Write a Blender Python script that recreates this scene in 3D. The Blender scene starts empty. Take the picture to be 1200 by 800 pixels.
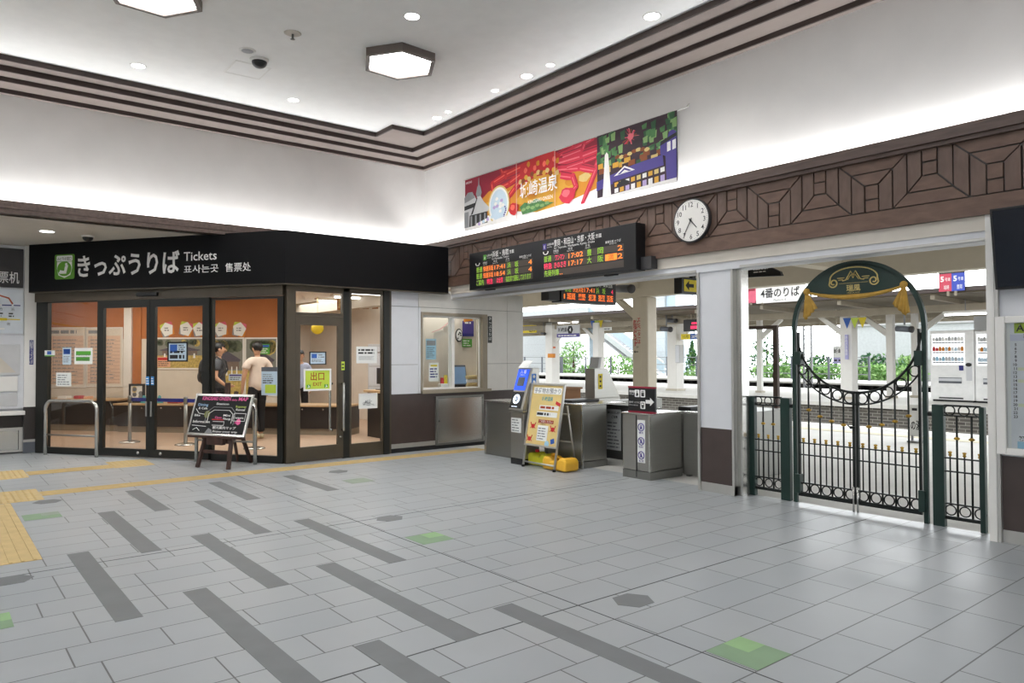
import bpy, math, random
import numpy as np
from mathutils import Vector, Matrix
random.seed(7)
S = bpy.context.scene
COL = S.collection
PI = math.pi

# ------------------------------------------------------------------ camera, world, exposure
CAM_F, CAM_YAW, CAM_PITCH, CAM_ROLL, EYE = 855.494, math.radians(51.24198), math.radians(1.11434), math.radians(-0.17174), 1.5
def cam_axes():
    y, p, r = CAM_YAW, CAM_PITCH, CAM_ROLL
    f = Vector((-math.sin(y)*math.cos(p), math.cos(y)*math.cos(p), math.sin(p)))
    rt = Vector((math.cos(y), math.sin(y), 0)); up = rt.cross(f)
    c, s = math.cos(r), math.sin(r)
    return rt*c+up*s, up*c-rt*s, f
RT, UP, FW = cam_axes()
EYEP = Vector((0, 0, EYE))
cd = bpy.data.cameras.new('camera'); cam = bpy.data.objects.new('camera', cd); COL.objects.link(cam)
cd.sensor_width = 36; cd.lens = 36*CAM_F/1200; cd.clip_start = 0.05; cd.clip_end = 500
M3 = Matrix((RT, UP, -FW)).transposed()
cam.matrix_world = Matrix.Translation(EYEP) @ M3.to_4x4()
S.camera = cam
S.view_settings.view_transform = 'Standard'; S.view_settings.look = 'None'
S.view_settings.gamma = 1; S.view_settings.use_curve_mapping = False
S.view_settings.exposure = 0.0
try:
    S.cycles.use_denoising = True
    S.cycles.max_bounces = 8; S.cycles.diffuse_bounces = 5; S.cycles.glossy_bounces = 3
    S.cycles.transparent_max_bounces = 16; S.cycles.sample_clamp_indirect = 6
    S.cycles.caustics_reflective = False; S.cycles.caustics_refractive = False
except Exception:
    pass
SKY_STRENGTH = 2.1
HEX_W, DOWN_W, COVE_W, THROW_W, BOOTH_W, ALCOVE_W = 26, 7.5, 9, 1.0, 50, 18
w = bpy.data.worlds.new('overcast_sky'); S.world = w; w.use_nodes = True
nt = w.node_tree; nt.nodes.clear()
o_ = nt.nodes.new('ShaderNodeOutputWorld'); b_ = nt.nodes.new('ShaderNodeBackground')
tc = nt.nodes.new('ShaderNodeTexCoord'); nz = nt.nodes.new('ShaderNodeTexNoise'); cr = nt.nodes.new('ShaderNodeValToRGB')
nz.inputs['Scale'].default_value = 2.2; nz.inputs['Detail'].default_value = 5
cr.color_ramp.elements[0].color = (0.86, 0.93, 0.97, 1); cr.color_ramp.elements[1].color = (1, 1, 1, 1)
nt.links.new(tc.outputs['Generated'], nz.inputs['Vector']); nt.links.new(nz.outputs['Fac'], cr.inputs['Fac'])
nt.links.new(cr.outputs['Color'], b_.inputs['Color']); b_.inputs['Strength'].default_value = SKY_STRENGTH
# overcast made brighter over the tracks, to lighten the floor by the gates
sx_ = nt.nodes.new('ShaderNodeSeparateXYZ'); mr_ = nt.nodes.new('ShaderNodeMapRange'); mr_.interpolation_type = 'SMOOTHSTEP'
mr_.inputs['From Min'].default_value = .45; mr_.inputs['From Max'].default_value = .95; mr_.inputs['To Min'].default_value = SKY_STRENGTH; mr_.inputs['To Max'].default_value = SKY_STRENGTH*4.4
nt.links.new(tc.outputs['Generated'], sx_.inputs[0]); nt.links.new(sx_.outputs['Y'], mr_.inputs['Value']); nt.links.new(mr_.outputs[0], b_.inputs['Strength'])
nt.links.new(b_.outputs[0], o_.inputs[0])

def area_light(name, loc, sx, sy, watts, color=(1, 1, 1), rot=(0, 0, 0), shape='RECTANGLE', spread=180):
    l = bpy.data.lights.new(name, 'AREA'); l.shape = shape; l.size = sx; l.size_y = sy; l.energy = watts; l.color = color
    l.spread = math.radians(spread)
    o = bpy.data.objects.new(name, l); COL.objects.link(o); o.location = loc; o.rotation_euler = rot
    return o
# LED strips in the timber ledge's cove; the tilted second set is added ceiling fill
for nm_, pw_, tl_, sp_, dd_ in (('cove_wash_light', COVE_W, 12, 180, 0), ('cove_throw_light', THROW_W, 52, 96, .018)):
    tl_ = math.radians(tl_)
    area_light(nm_, (-10.70+dd_, -0.5, 3.35+dd_), 0.045, 14.2, pw_*14, (.97, .985, 1), (PI, tl_, 0), spread=sp_)
    area_light(nm_, (-2.3, 6.675-dd_, 3.35+dd_), 16.4, 0.045, pw_*16, (.97, .985, 1), (PI-tl_, 0, 0), spread=sp_)
    area_light(nm_, (5.95-dd_, -0.6, 3.35+dd_), 0.045, 14.2, pw_*14, (.97, .985, 1), (PI, -tl_, 0), spread=sp_)  # unseen coves on right and back walls, added to lighten the ceiling
    area_light(nm_, (-2.3, -7.95+dd_, 3.35+dd_), 16.4, 0.045, pw_*16, (.97, .985, 1), (PI+tl_, 0, 0), spread=sp_)
# ceiling panels inside the ticket office
area_light('office_ceiling_light', (-12.6, 3.9, 2.72), 2.2, 1.0, BOOTH_W, (1, 0.96, 0.9), (0, 0, math.radians(40)))
area_light('office_ceiling_light', (-11.8, 6.4, 2.72), 1.6, 1.6, BOOTH_W, (1, 0.96, 0.92))
area_light('office_ceiling_light', (-15.6, 6.2, 2.72), 2.4, 1.6, BOOTH_W, (1, .97, .94))
area_light('office_ceiling_light', (-15.8, 2.4, 2.72), 1.6, 1.0, BOOTH_W*.6, (1, 0.92, 0.82), (0, 0, math.radians(40)))

# ------------------------------------------------------------------ helpers
def lin(h):
    h = h.lstrip('#'); out = []
    for i in (0, 2, 4):
        v = int(h[i:i+2], 16)/255
        out.append(v/12.92 if v <= .04045 else ((v+.055)/1.055)**2.4)
    return (*out, 1)
MATS = {}
def mat(name, col, rough=.5, metal=0., var=.06, scale=6., bump=0., emit=0., spec=.5, stretch=None, coat=0.):
    if name in MATS: return MATS[name]
    m = bpy.data.materials.new(name); m.use_nodes = True; n = m.node_tree; p = n.nodes['Principled BSDF']
    c = lin(col) if isinstance(col, str) else (*col, 1)
    p.inputs['Roughness'].default_value = rough; p.inputs['Metallic'].default_value = metal
    p.inputs['Specular IOR Level'].default_value = spec
    if coat: p.inputs['Coat Weight'].default_value = coat
    if emit:
        p.inputs['Base Color'].default_value = c
        p.inputs['Emission Color'].default_value = c; p.inputs['Emission Strength'].default_value = emit
    else:
        t = n.nodes.new('ShaderNodeTexCoord'); z = n.nodes.new('ShaderNodeTexNoise'); r = n.nodes.new('ShaderNodeValToRGB')
        z.inputs['Scale'].default_value = scale; z.inputs['Detail'].default_value = 4
        if stretch:
            mp = n.nodes.new('ShaderNodeMapping'); mp.inputs['Scale'].default_value = stretch
            n.links.new(t.outputs['Object'], mp.inputs['Vector']); n.links.new(mp.outputs['Vector'], z.inputs['Vector'])
        else: n.links.new(t.outputs['Object'], z.inputs['Vector'])
        r.color_ramp.elements[0].position = .3; r.color_ramp.elements[1].position = .7
        r.color_ramp.elements[0].color = (*[max(0, x*(1-var)) for x in c[:3]], 1)
        r.color_ramp.elements[1].color = (*[min(1, x*(1+var)) for x in c[:3]], 1)
        n.links.new(z.outputs['Fac'], r.inputs['Fac']); n.links.new(r.outputs['Color'], p.inputs['Base Color'])
        if bump:
            bp = n.nodes.new('ShaderNodeBump'); bp.inputs['Strength'].default_value = bump; bp.inputs['Distance'].default_value = .02
            n.links.new(z.outputs['Fac'], bp.inputs['Height']); n.links.new(bp.outputs['Normal'], p.inputs['Normal'])
    MATS[name] = m; return m
def glass_mat(name, tint=(1, 1, 1), refl=.9):
    m = bpy.data.materials.new(name); m.use_nodes = True; n = m.node_tree; n.nodes.clear()
    o = n.nodes.new('ShaderNodeOutputMaterial'); mx = n.nodes.new('ShaderNodeMixShader'); tr = n.nodes.new('ShaderNodeBsdfTransparent')
    gl = n.nodes.new('ShaderNodeBsdfGlossy'); fr = n.nodes.new('ShaderNodeFresnel'); mu = n.nodes.new('ShaderNodeMath')
    fr.inputs['IOR'].default_value = 1.45; mu.operation = 'MULTIPLY'; mu.inputs[1].default_value = refl
    tr.inputs['Color'].default_value = (*tint, 1); gl.inputs['Roughness'].default_value = .02
    n.links.new(fr.outputs[0], mu.inputs[0]); n.links.new(mu.outputs[0], mx.inputs[0])
    n.links.new(tr.outputs[0], mx.inputs[1]); n.links.new(gl.outputs[0], mx.inputs[2]); n.links.new(mx.outputs[0], o.inputs[0])
    MATS[name] = m; return m
def wood_mat(name, a, b, scale=9., axis=(1, 12, 12), rough=.5):
    m = bpy.data.materials.new(name); m.use_nodes = True; n = m.node_tree; p = n.nodes['Principled BSDF']
    t = n.nodes.new('ShaderNodeTexCoord'); mp = n.nodes.new('ShaderNodeMapping'); z = n.nodes.new('ShaderNodeTexNoise'); r = n.nodes.new('ShaderNodeValToRGB')
    mp.inputs['Scale'].default_value = axis; z.inputs['Scale'].default_value = scale/5; z.inputs['Detail'].default_value = 6; z.inputs['Distortion'].default_value = .5
    r.color_ramp.elements[0].color = lin(a); r.color_ramp.elements[1].color = lin(b); r.color_ramp.elements[0].position = .3; r.color_ramp.elements[1].position = .72
    n.links.new(t.outputs['Object'], mp.inputs['Vector']); n.links.new(mp.outputs['Vector'], z.inputs['Vector'])
    n.links.new(z.outputs['Fac'], r.inputs['Fac']); n.links.new(r.outputs['Color'], p.inputs['Base Color'])
    p.inputs['Roughness'].default_value = rough; MATS[name] = m; return m

def ray(px, py):
    return RT*((px-600)/CAM_F) - UP*((py-400)/CAM_F) + FW
class Frame:
    """a vertical plane seen from the front: u runs to the viewer's right, off runs away behind the plane, z up"""
    def __init__(s, x, y, rz):
        s.rz = math.radians(rz); s.o = Vector((x, y, 0)); s.u = Vector((math.cos(s.rz), math.sin(s.rz), 0)); s.n = Vector((-math.sin(s.rz), math.cos(s.rz), 0))
    def uv(s, px, py, off=0.):
        d = ray(px, py); o = s.o+s.n*off; t = (o-EYEP).dot(s.n)/d.dot(s.n); p = EYEP+d*t
        return (p-s.o).dot(s.u), p.z
    def rect(s, x0, y0, x1, y1, off=0.):
        a = s.uv(x0, y0, off); b = s.uv(x1, y1, off); c = s.uv(x0, y1, off); d = s.uv(x1, y0, off)
        return (a[0]+c[0])/2, (b[0]+d[0])/2, (b[1]+c[1])/2, (a[1]+d[1])/2
    def w(s, u, off, z): return s.o+s.u*u+s.n*off+Vector((0, 0, z))
def onz(px, py, z=0.):
    d = ray(px, py); return EYEP+d*((z-EYE)/d.z)
W0 = Frame(0, 0, 0)
GW = Frame(0, 6.72, 0); TW = Frame(-9.95, 0, 90); FA = Frame(-9.95, 3.93, 35); MW = Frame(-13.8, 0, 90)
EA = Frame(-10.18, 3.015, 29); CN = Frame(-13.42, 5.47, 42); LW = Frame(-10.76, 0, 90)

_TXT = {}
def text_geo(s, bold=0.):
    k = (s, bold)
    if k in _TXT: return _TXT[k]
    c = bpy.data.curves.new('t', 'FONT'); c.body = s; c.size = 1; c.resolution_u = 2; c.offset = bold; c.align_x = 'LEFT'
    o = bpy.data.objects.new('t', c); COL.objects.link(o)
    dg = bpy.context.evaluated_depsgraph_get(); me = bpy.data.meshes.new_from_object(o.evaluated_get(dg))
    v = [(q.co.x, q.co.y) for q in me.vertices]; f = [tuple(p.vertices) for p in me.polygons]
    bpy.data.objects.remove(o); bpy.data.curves.remove(c); bpy.data.meshes.remove(me)
    if not v: v = [(0, 0)]
    xs = [q[0] for q in v]; ys = [q[1] for q in v]
    r = (v, f, min(xs), max(xs), min(ys), max(ys)); _TXT[k] = r; return r

class MB:
    def __init__(s): s.v = []; s.f = []; s.m = []; s.sm = []
    def add(s, v, f, mi=0, smooth=False):
        n = len(s.v); s.v += [tuple(q) for q in v]
        for q in f: s.f.append(tuple(i+n for i in q)); s.m.append(mi); s.sm.append(smooth)
        return s
    def box(s, x0, x1, y0, y1, z0, z1, mi=0):
        if x0 > x1: x0, x1 = x1, x0
        if y0 > y1: y0, y1 = y1, y0
        if z0 > z1: z0, z1 = z1, z0
        v = [(x, y, z) for z in (z0, z1) for x, y in ((x0, y0), (x1, y0), (x1, y1), (x0, y1))]
        return s.add(v, [(3, 2, 1, 0), (4, 5, 6, 7), (0, 1, 5, 4), (1, 2, 6, 5), (2, 3, 7, 6), (3, 0, 4, 7)], mi)
    def hexa(s, a, b, mi=0):
        """a, b: two matching loops of points joined into a solid"""
        n = len(a); return s.add(list(a)+list(b), [tuple(range(n))[::-1], tuple(range(n, 2*n))]+[(i, (i+1) % n, n+(i+1) % n, n+i) for i in range(n)], mi)
    def poly(s, pts, y0, y1, mi=0):      # x,z outline given depth along y
        if sum(pts[i-1][0]*pts[i][1]-pts[i][0]*pts[i-1][1] for i in range(len(pts))) < 0: pts = pts[::-1]
        if y0 > y1: y0, y1 = y1, y0
        n = len(pts); v = [(x, y0, z) for x, z in pts]+[(x, y1, z) for x, z in pts]
        return s.add(v, [tuple(range(n)), tuple(range(2*n-1, n-1, -1))]+[(i, n+i, n+(i+1) % n, (i+1) % n) for i in range(n)], mi)
    def polyz(s, pts, z0, z1, mi=0):     # x,y outline given height
        if sum(pts[i-1][0]*pts[i][1]-pts[i][0]*pts[i-1][1] for i in range(len(pts))) < 0: pts = pts[::-1]
        n = len(pts); v = [(x, y, z0) for x, y in pts]+[(x, y, z1) for x, y in pts]
        return s.add(v, [tuple(range(n))[::-1], tuple(range(n, 2*n))]+[(i, (i+1) % n, n+(i+1) % n, n+i) for i in range(n)], mi)
    def tube(s, pts, r, n=10, closed=False, mi=0, caps=True, flat=None):
        pts = [Vector(p) for p in pts]; k = len(pts); R = r if isinstance(r, (list, tuple)) else [r]*k
        rings = []; t0 = None
        for i in range(k):
            if closed: t = (pts[(i+1) % k]-pts[i-1]).normalized()
            else: t = (pts[min(i+1, k-1)]-pts[max(i-1, 0)]).normalized()
            if t0 is None:
                a = Vector((0, 0, 1)) if abs(t.z) < .9 else Vector((1, 0, 0)); x = t.cross(a).normalized()
            else: x = (x - t*x.dot(t)).normalized()
            t0 = t; y = t.cross(x); ph = PI/n if n == 4 else 0
            rings.append([pts[i]+(x*math.cos(2*PI*j/n+ph)+y*math.sin(2*PI*j/n+ph))*R[i] for j in range(n)])
        v = [q for g in rings for q in g]; f = []
        for i in range(k if closed else k-1):
            a = i*n; b = ((i+1) % k)*n
            f += [(a+j, a+(j+1) % n, b+(j+1) % n, b+j) for j in range(n)]
        if caps and not closed: f += [tuple(range(n))[::-1], tuple(range((k-1)*n, k*n))]
        return s.add(v, f, mi, n > 4)
    def lathe(s, prof, c=(0, 0, 0), n=16, mi=0, smooth=True):
        v = []; f = []
        for r, z in prof: v += [(c[0]+r*math.cos(2*PI*j/n), c[1]+r*math.sin(2*PI*j/n), c[2]+z) for j in range(n)]
        for i in range(len(prof)-1): f += [(i*n+j, i*n+(j+1) % n, (i+1)*n+(j+1) % n, (i+1)*n+j) for j in range(n)]
        f += [tuple(range(n))[::-1], tuple(range((len(prof)-1)*n, len(prof)*n))]
        return s.add(v, f, mi, smooth)
    def ring(s, c, R, r, n=24, m=6, mi=0):   # torus in the x,z plane
        return s.tube([(c[0]+R*math.cos(2*PI*i/n), c[1], c[2]+R*math.sin(2*PI*i/n)) for i in range(n)], r, m, True, mi)
    def ell(s, c, rx, ry, rz, n=16, m=10, mi=0, fn=None):
        v = [(0, 0, -1)]
        for i in range(1, m):
            a = -PI/2+PI*i/m; v += [(math.cos(a)*math.cos(2*PI*j/n), math.cos(a)*math.sin(2*PI*j/n), math.sin(a)) for j in range(n)]
        v.append((0, 0, 1)); f = [(0, 1+(j+1) % n, 1+j) for j in range(n)]
        for i in range(m-2): f += [(1+i*n+j, 1+i*n+(j+1) % n, 1+(i+1)*n+(j+1) % n, 1+(i+1)*n+j) for j in range(n)]
        f += [(len(v)-1, 1+(m-2)*n+j, 1+(m-2)*n+(j+1) % n) for j in range(n)]
        if fn: v = [fn(*q) for q in v]
        return s.add([(c[0]+x*rx, c[1]+y*ry, c[2]+z*rz) for x, y, z in v], f, mi, True)
    def disc(s, cx, cz, r, y0, y1, mi=0, n=32, rz=None):
        return s.poly([(cx+r*math.cos(2*PI*i/n), cz+(rz or r)*math.sin(2*PI*i/n)) for i in range(n)], y0, y1, mi)
    def text(s, t, x, z, h, y=-.001, mi=0, al='c', w=None, bold=0., vert=False, rot=0.):
        if vert:
            for i, ch in enumerate(t): s.text(ch, x, z-i*h*1.12, h, y, mi, 'c', None, bold)
            return s
        v, f, a, b, c, d = text_geo(t, bold)
        sy = h/.73; sx = sy
        if w: sx = w/max(b-a, 1e-6)
        W = (b-a)*sx; ox = {'c': x-W/2, 'l': x, 'r': x-W}[al]
        P = []
        for q in v:
            X = ox+(q[0]-a)*sx; Z = z+q[1]*sy
            if rot:
                dx, dz = X-x, Z-z; X = x+dx*math.cos(rot)-dz*math.sin(rot); Z = z+dx*math.sin(rot)+dz*math.cos(rot)
            P.append((X, y, Z))
        return s.add(P, f, mi)
    def lines(s, x0, x1, z0, z1, n, y=-.001, mi=0, fill=.45, seed=0, rag=.35):
        """n ragged lines of small print"""
        rnd = random.Random(seed); dz = (z1-z0)/n
        for i in range(n):
            z = z1-(i+.75)*dz; x = x0; end = x1-(x1-x0)*rag*rnd.random()
            while x < end:
                wd = min(dz*rnd.uniform(.5, 2.4), end-x)
                s.add([(x, y, z), (x+wd, y, z), (x+wd, y, z+dz*fill), (x, y, z+dz*fill)], [(0, 1, 2, 3)], mi); x += wd+dz*.35
        return s
    def rect(s, x0, x1, z0, z1, y, mi=0): return s.add([(x0, y, z0), (x1, y, z0), (x1, y, z1), (x0, y, z1)], [(0, 1, 2, 3)], mi)
    def xf(s, M, start=0):
        s.v[start:] = [tuple(M @ Vector(q)) for q in s.v[start:]]; return s
    def mesh(s, name, mats, shift=(0, 0, 0)):
        me = bpy.data.meshes.new(name)
        me.from_pydata([(q[0]-shift[0], q[1]-shift[1], q[2]-shift[2]) for q in s.v], [], s.f)
        for m in (mats if isinstance(mats, (list, tuple)) else [mats]): me.materials.append(MATS[m] if isinstance(m, str) else m)
        me.polygons.foreach_set('material_index', s.m); me.polygons.foreach_set('use_smooth', s.sm); me.update(); return me
def set_props(o, label=None, cat=None, group=None, kind=None):
    if label: o['label'] = label
    if cat: o['category'] = cat
    if group: o['group'] = group
    if kind: o['kind'] = kind
    return o
def link(name, me, parent=None):
    o = bpy.data.objects.new(name, me); COL.objects.link(o)
    if parent: o.parent = parent
    return o
def bevel(o, wd, seg=2):
    b = o.modifiers.new('soft_edge', 'BEVEL'); b.width = wd; b.segments = seg; b.limit_method = 'ANGLE'; b.angle_limit = .7; return o
def struct(name, mb, mats, frame=W0, parent=None, bev=0):
    o = link(name, mb.mesh(name, mats), parent)
    if not parent: o.location = frame.o; o.rotation_euler = (0, 0, frame.rz); o['kind'] = 'structure'
    if bev: bevel(o, bev)
    return o
SURF = {'lettering', 'print', 'characters', 'led_lettering', 'white_lettering', 'dark_cells', 'led_row', 'heading', 'dial', 'map_print', 'symbols', 'pictograms', 'pattern', 'chalk_drawing', 'keyhole', 'grille', 'seam', 'red_band', 'door_gap', 'corner_strip'}
class Thing:
    """an empty at the base; part meshes are given in the frame's own coordinates"""
    def __init__(s, name, label, cat, frame, u, off, z, group=None):
        s.e = bpy.data.objects.new(name, None); COL.objects.link(s.e); s.e.empty_display_size = .1
        s.e.location = frame.w(u, off, z); s.e.rotation_euler = (0, 0, frame.rz); s.sh = (u, off, z); s.first = None; set_props(s.e, label, cat, group)
    def part(s, name, mb, mats, parent=None, bev=0, label=None):
        if parent is None and name in SURF and s.first: parent = s.first
        o = link(name, mb.mesh(name, mats, s.sh), parent or s.e)
        if bev: bevel(o, bev)
        if label: o['label'] = label
        if s.first is None and parent is None: s.first = o
        return o
def single(name, label, cat, mb, mats, frame, u, off, z, group=None, bev=0, kind=None):
    o = link(name, mb.mesh(name, mats, (u, off, z))); o.location = frame.w(u, off, z); o.rotation_euler = (0, 0, frame.rz)
    set_props(o, label, cat, group, kind)
    if bev: bevel(o, bev)
    return o
def copy_tree(o, parent=None):
    c = o.copy(); COL.objects.link(c)
    if parent: c.parent = parent
    for ch in [x for x in bpy.data.objects if x.parent == o]: copy_tree(ch, c)
    return c
def arc(cx, cz, r, a0, a1, n, y=0.): return [(cx+r*math.cos(a0+(a1-a0)*i/n), y, cz+r*math.sin(a0+(a1-a0)*i/n)) for i in range(n+1)]

# ------------------------------------------------------------------ materials
mat('plaster', '#dfdcd9', .85, var=.03, scale=2.5, bump=.12)
mat('ceiling_white', '#f7f6f4', .9, var=.02)
mat('soffit_beige', '#cfc8bd', .8, var=.03)
mat('cornice_band', '#8a7e78', .8, var=.04)
mat('dark_batten', '#3b2f2b', .6, var=.1)
mat('white_panel', '#d9dbe0', .35, var=.02)
mat('cream_tile', '#dcd9d3', .35, var=.03)
mat('gap_dark', '#6a6763', .8)
mat('dark_brown', '#453a37', .4, var=.08)
mat('brown_black', '#2c2624', .35, var=.08)
mat('black_fascia', '#08090c', .5, var=.1, spec=.2)
mat('bronze_frame', '#544c40', .35, .3, var=.08)
mat('black_frame', '#20211e', .4, .1)
mat('steel', '#a3a29d', .32, .85, var=.022, scale=3, stretch=(1, 1, 14))
mat('steel_dark', '#8b8b87', .36, .8, var=.022, scale=3, stretch=(1, 1, 12))
mat('steel_bright', '#c9c8c4', .22, .9, var=.03)
mat('alu', '#c4c3bf', .38, .7, var=.03)
mat('beige_paint', '#cbc3b3', .55, var=.03)
mat('beige_dark', '#958b7a', .6, var=.05)
mat('white_paint', '#eceae6', .5, var=.02)
mat('paper', '#eef0ee', .7, var=.02)
mat('ink', '#2b2b2d', .7); mat('grey_ink', '#83868a', .7); mat('white_ink', '#f4f4f2', .5)
mat('yellow_tactile', '#c2aa78', .65, var=.08, scale=9)
mat('strip_grey', '#6d7072', .5, var=.06, scale=5)
mat('joint_dark', '#4b4c4c', .8)
mat('tile_green', '#7f9b7a', .5); mat('tile_green_light', '#8fb47f', .5); mat('tile_green_dull', '#8e9c8b', .5)
wood_mat('wood_dark', '#4c3d37', '#64524a', 9, (2, 14, 14)); wood_mat('wood_plank', '#5b453b', '#72594b', 10, (3, 9, 9)); wood_mat('wood_plank_cool', '#58453c', '#6d574c', 10, (9, 9, 3))
wood_mat('wood_red', '#32201b', '#54382f', 9, (9, 9, 1)); wood_mat('counter_wood', '#b2926a', '#cdb08a', 9, (2, 9, 9))
glass_mat('glass', (.975, .985, .98), .16); glass_mat('glass_clear', (.98, .99, .99), .6)
mat('orange_wall', '#b5703c', .7, var=.05); mat('cream_wall', '#ded6c9', .75, var=.03)
mat('pink_floor', '#c3a78f', .45, var=.06)
mat('gate_green', '#15302a', .42, .05, var=.1); mat('iron_black', '#141a18', .4, .3); mat('gold', '#b08d3c', .35, .8); mat('gold_pale', '#d3bd78', .5, .1); mat('gold_cloth', '#b9923f', .75, var=.15, scale=18)
mat('black_plastic', '#141518', .4); mat('rubber', '#1b1b1b', .8)
mat('led_orange', (1., .22, .03), emit=1.15); mat('led_green', (.30, .6, .04), emit=.42); mat('led_red', (1., .03, .12), emit=.9)
mat('led_cell', '#4a433e', .4); mat('lamp', (1, 1, .98), emit=14.); mat('lamp_small', (1, .99, .95), emit=10.); mat('tube_lamp', (1, 1, 1), emit=5.)
mat('screen_navy', '#0c1420', .12, var=.2)
for n_, c_ in dict(red='#c4252c', crimson='#8e1c34', yellow='#e5cf2a', lime='#c3d94a', green='#58a63c', blue='#2f5fb4', navy='#2a2a7a', skyblue='#9cc9e0', pale_blue='#c9dcea', orange='#d98a2a', purple='#4b3f8e', pink='#d8607a', teal='#4a9aa0', tan='#dcc27c', grey='#8d8f92', dark_grey='#3b3a3c', lightgrey='#c7c8ca', slate='#60646c', park_sky='#83857c', brown_ink='#a03818', wheat='#e3cf9a', peach='#e6b28f').items(): mat(n_, c_, .55, var=.04)
# ------------------------------------------------------------------ the hall
def tr(mb, s, fr, x0, y0, x1, y1, off=0., mi=0, bold=0., eps=.002):
    a, b, c, d = fr.rect(x0, y0, x1, y1, off); v, f, p, q, r, t = text_geo(s, bold)
    sx = (b-a)/max(q-p, 1e-6); sz = (d-c)/max(t-r, 1e-6)
    mb.add([(a+(i-p)*sx, off-eps, c+(j-r)*sz) for i, j in v], f, mi)
def frame_mb(u0, u1, z0, z1, o0, o1, l, r, t, b, mb=None):
    mb = mb or MB(); mb.box(u0, u0+l, o0, o1, z0, z1); mb.box(u1-r, u1, o0, o1, z0, z1)
    mb.box(u0+l, u1-r, o0, o1, z1-t, z1); mb.box(u0+l, u1-r, o0, o1, z0, z0+b); return mb

def floor_material():
    m = bpy.data.materials.new('grey_floor_tiles'); m.use_nodes = True; n = m.node_tree; p = n.nodes['Principled BSDF']
    t = n.nodes.new('ShaderNodeTexCoord'); sp = n.nodes.new('ShaderNodeSeparateXYZ'); cb = n.nodes.new('ShaderNodeCombineXYZ')
    ax = n.nodes.new('ShaderNodeMath'); ax.operation = 'ADD'; ax.inputs[1].default_value = 30-.09
    ay = n.nodes.new('ShaderNodeMath'); ay.operation = 'ADD'; ay.inputs[1].default_value = 30+1.4
    br = n.nodes.new('ShaderNodeTexBrick'); br.offset = .25; br.offset_frequency = 3; br.squash = .75; br.squash_frequency = 2
    br.inputs['Scale'].default_value = 1; br.inputs['Brick Width'].default_value = .6; br.inputs['Row Height'].default_value = .3
    br.inputs['Mortar Size'].default_value = .0042; br.inputs['Mortar Smooth'].default_value = .1; br.inputs['Bias'].default_value = 0
    br.inputs['Color1'].default_value = lin('#a2a7ab'); br.inputs['Color2'].default_value = lin('#a9adb0'); br.inputs['Mortar'].default_value = lin('#565757')
    z = n.nodes.new('ShaderNodeTexNoise'); z.inputs['Scale'].default_value = 3; z.inputs['Detail'].default_value = 6
    mx = n.nodes.new('ShaderNodeMix'); mx.data_type = 'RGBA'; mx.blend_type = 'MULTIPLY'; mx.inputs['Factor'].default_value = .16
    rr = n.nodes.new('ShaderNodeMapRange'); rr.inputs['To Min'].default_value = .32; rr.inputs['To Max'].default_value = .44; p.inputs['Specular IOR Level'].default_value = .55
    n.links.new(t.outputs['Object'], sp.inputs[0]); n.links.new(sp.outputs['Y'], ax.inputs[0]); n.links.new(sp.outputs['X'], ay.inputs[0])
    n.links.new(ax.outputs[0], cb.inputs['X']); n.links.new(ay.outputs[0], cb.inputs['Y']); n.links.new(cb.outputs[0], br.inputs['Vector'])
    n.links.new(t.outputs['Object'], z.inputs['Vector']); n.links.new(br.outputs['Color'], mx.inputs['A']); n.links.new(z.outputs['Fac'], mx.inputs['B'])
    n.links.new(mx.outputs['Result'], p.inputs['Base Color']); n.links.new(z.outputs['Fac'], rr.inputs['Value']); n.links.new(rr.outputs[0], p.inputs['Roughness'])
    MATS['floor_tiles'] = m
floor_material()
fl = MB(); fl.box(-19, 6.2, -8.2, 6.95, -.1, 0)
def inlay(x0, x1, y0, y1, mi, h=.0012): fl.box(x0, x1, y0, y1, 0, h, mi)
for x0, x1, y0 in [(-6.47, -4.65, .85), (-4.97, -3.19, 1.29), (-8.0, -6.15, 1.30), (-9.1, -7.73, 1.75), (-6.47, -4.69, 1.74), (-3.48, -1.7, 1.74), (-8.0, -6.18, 2.18), (-4.98, -3.19, 2.19), (-9.06, -7.71, 2.63), (-6.47, -4.7, 2.63), (-3.48, -1.68, 2.64), (-8.96, -7.65, 3.5), (-3.45, -1.7, .85)]:
    inlay(x0, x1, y0, y0+.145, 1)
for cx, cy in [(-3.05, 3.395), (-6.0, 3.36), (-8.96, 1.0), (-5.97, .46), (-8.85, 4.2)]:
    fl.polyz([(cx+.15*math.cos(PI/3*i+PI/2)*.85, cy+.135*math.sin(PI/3*i+PI/2)) for i in range(6)], 0, .0014, 1)
for x0, y0, k, q in [(-2.3, 3.1, 3, 4), (-5.29, 3.1, 3, 4), (-8.2, 3.93, 5, 5), (-8.33, .72, 3, 5), (-5.23, .1, 3, 4)]:
    inlay(x0, x0+.298, y0, y0+.298, k); inlay(x0, x0+.15, y0+.149, y0+.298, q, .0016)
for a in (-6.08, -3.2): inlay(a, a+.008, -8.2, 6.7, 2, .001)
inlay(-9.9, 6.2, 3.065, 3.073, 2, .001)
struct('floor', fl, ['floor_tiles', 'strip_grey', 'joint_dark', 'tile_green', 'tile_green_light', 'tile_green_dull'])

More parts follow.
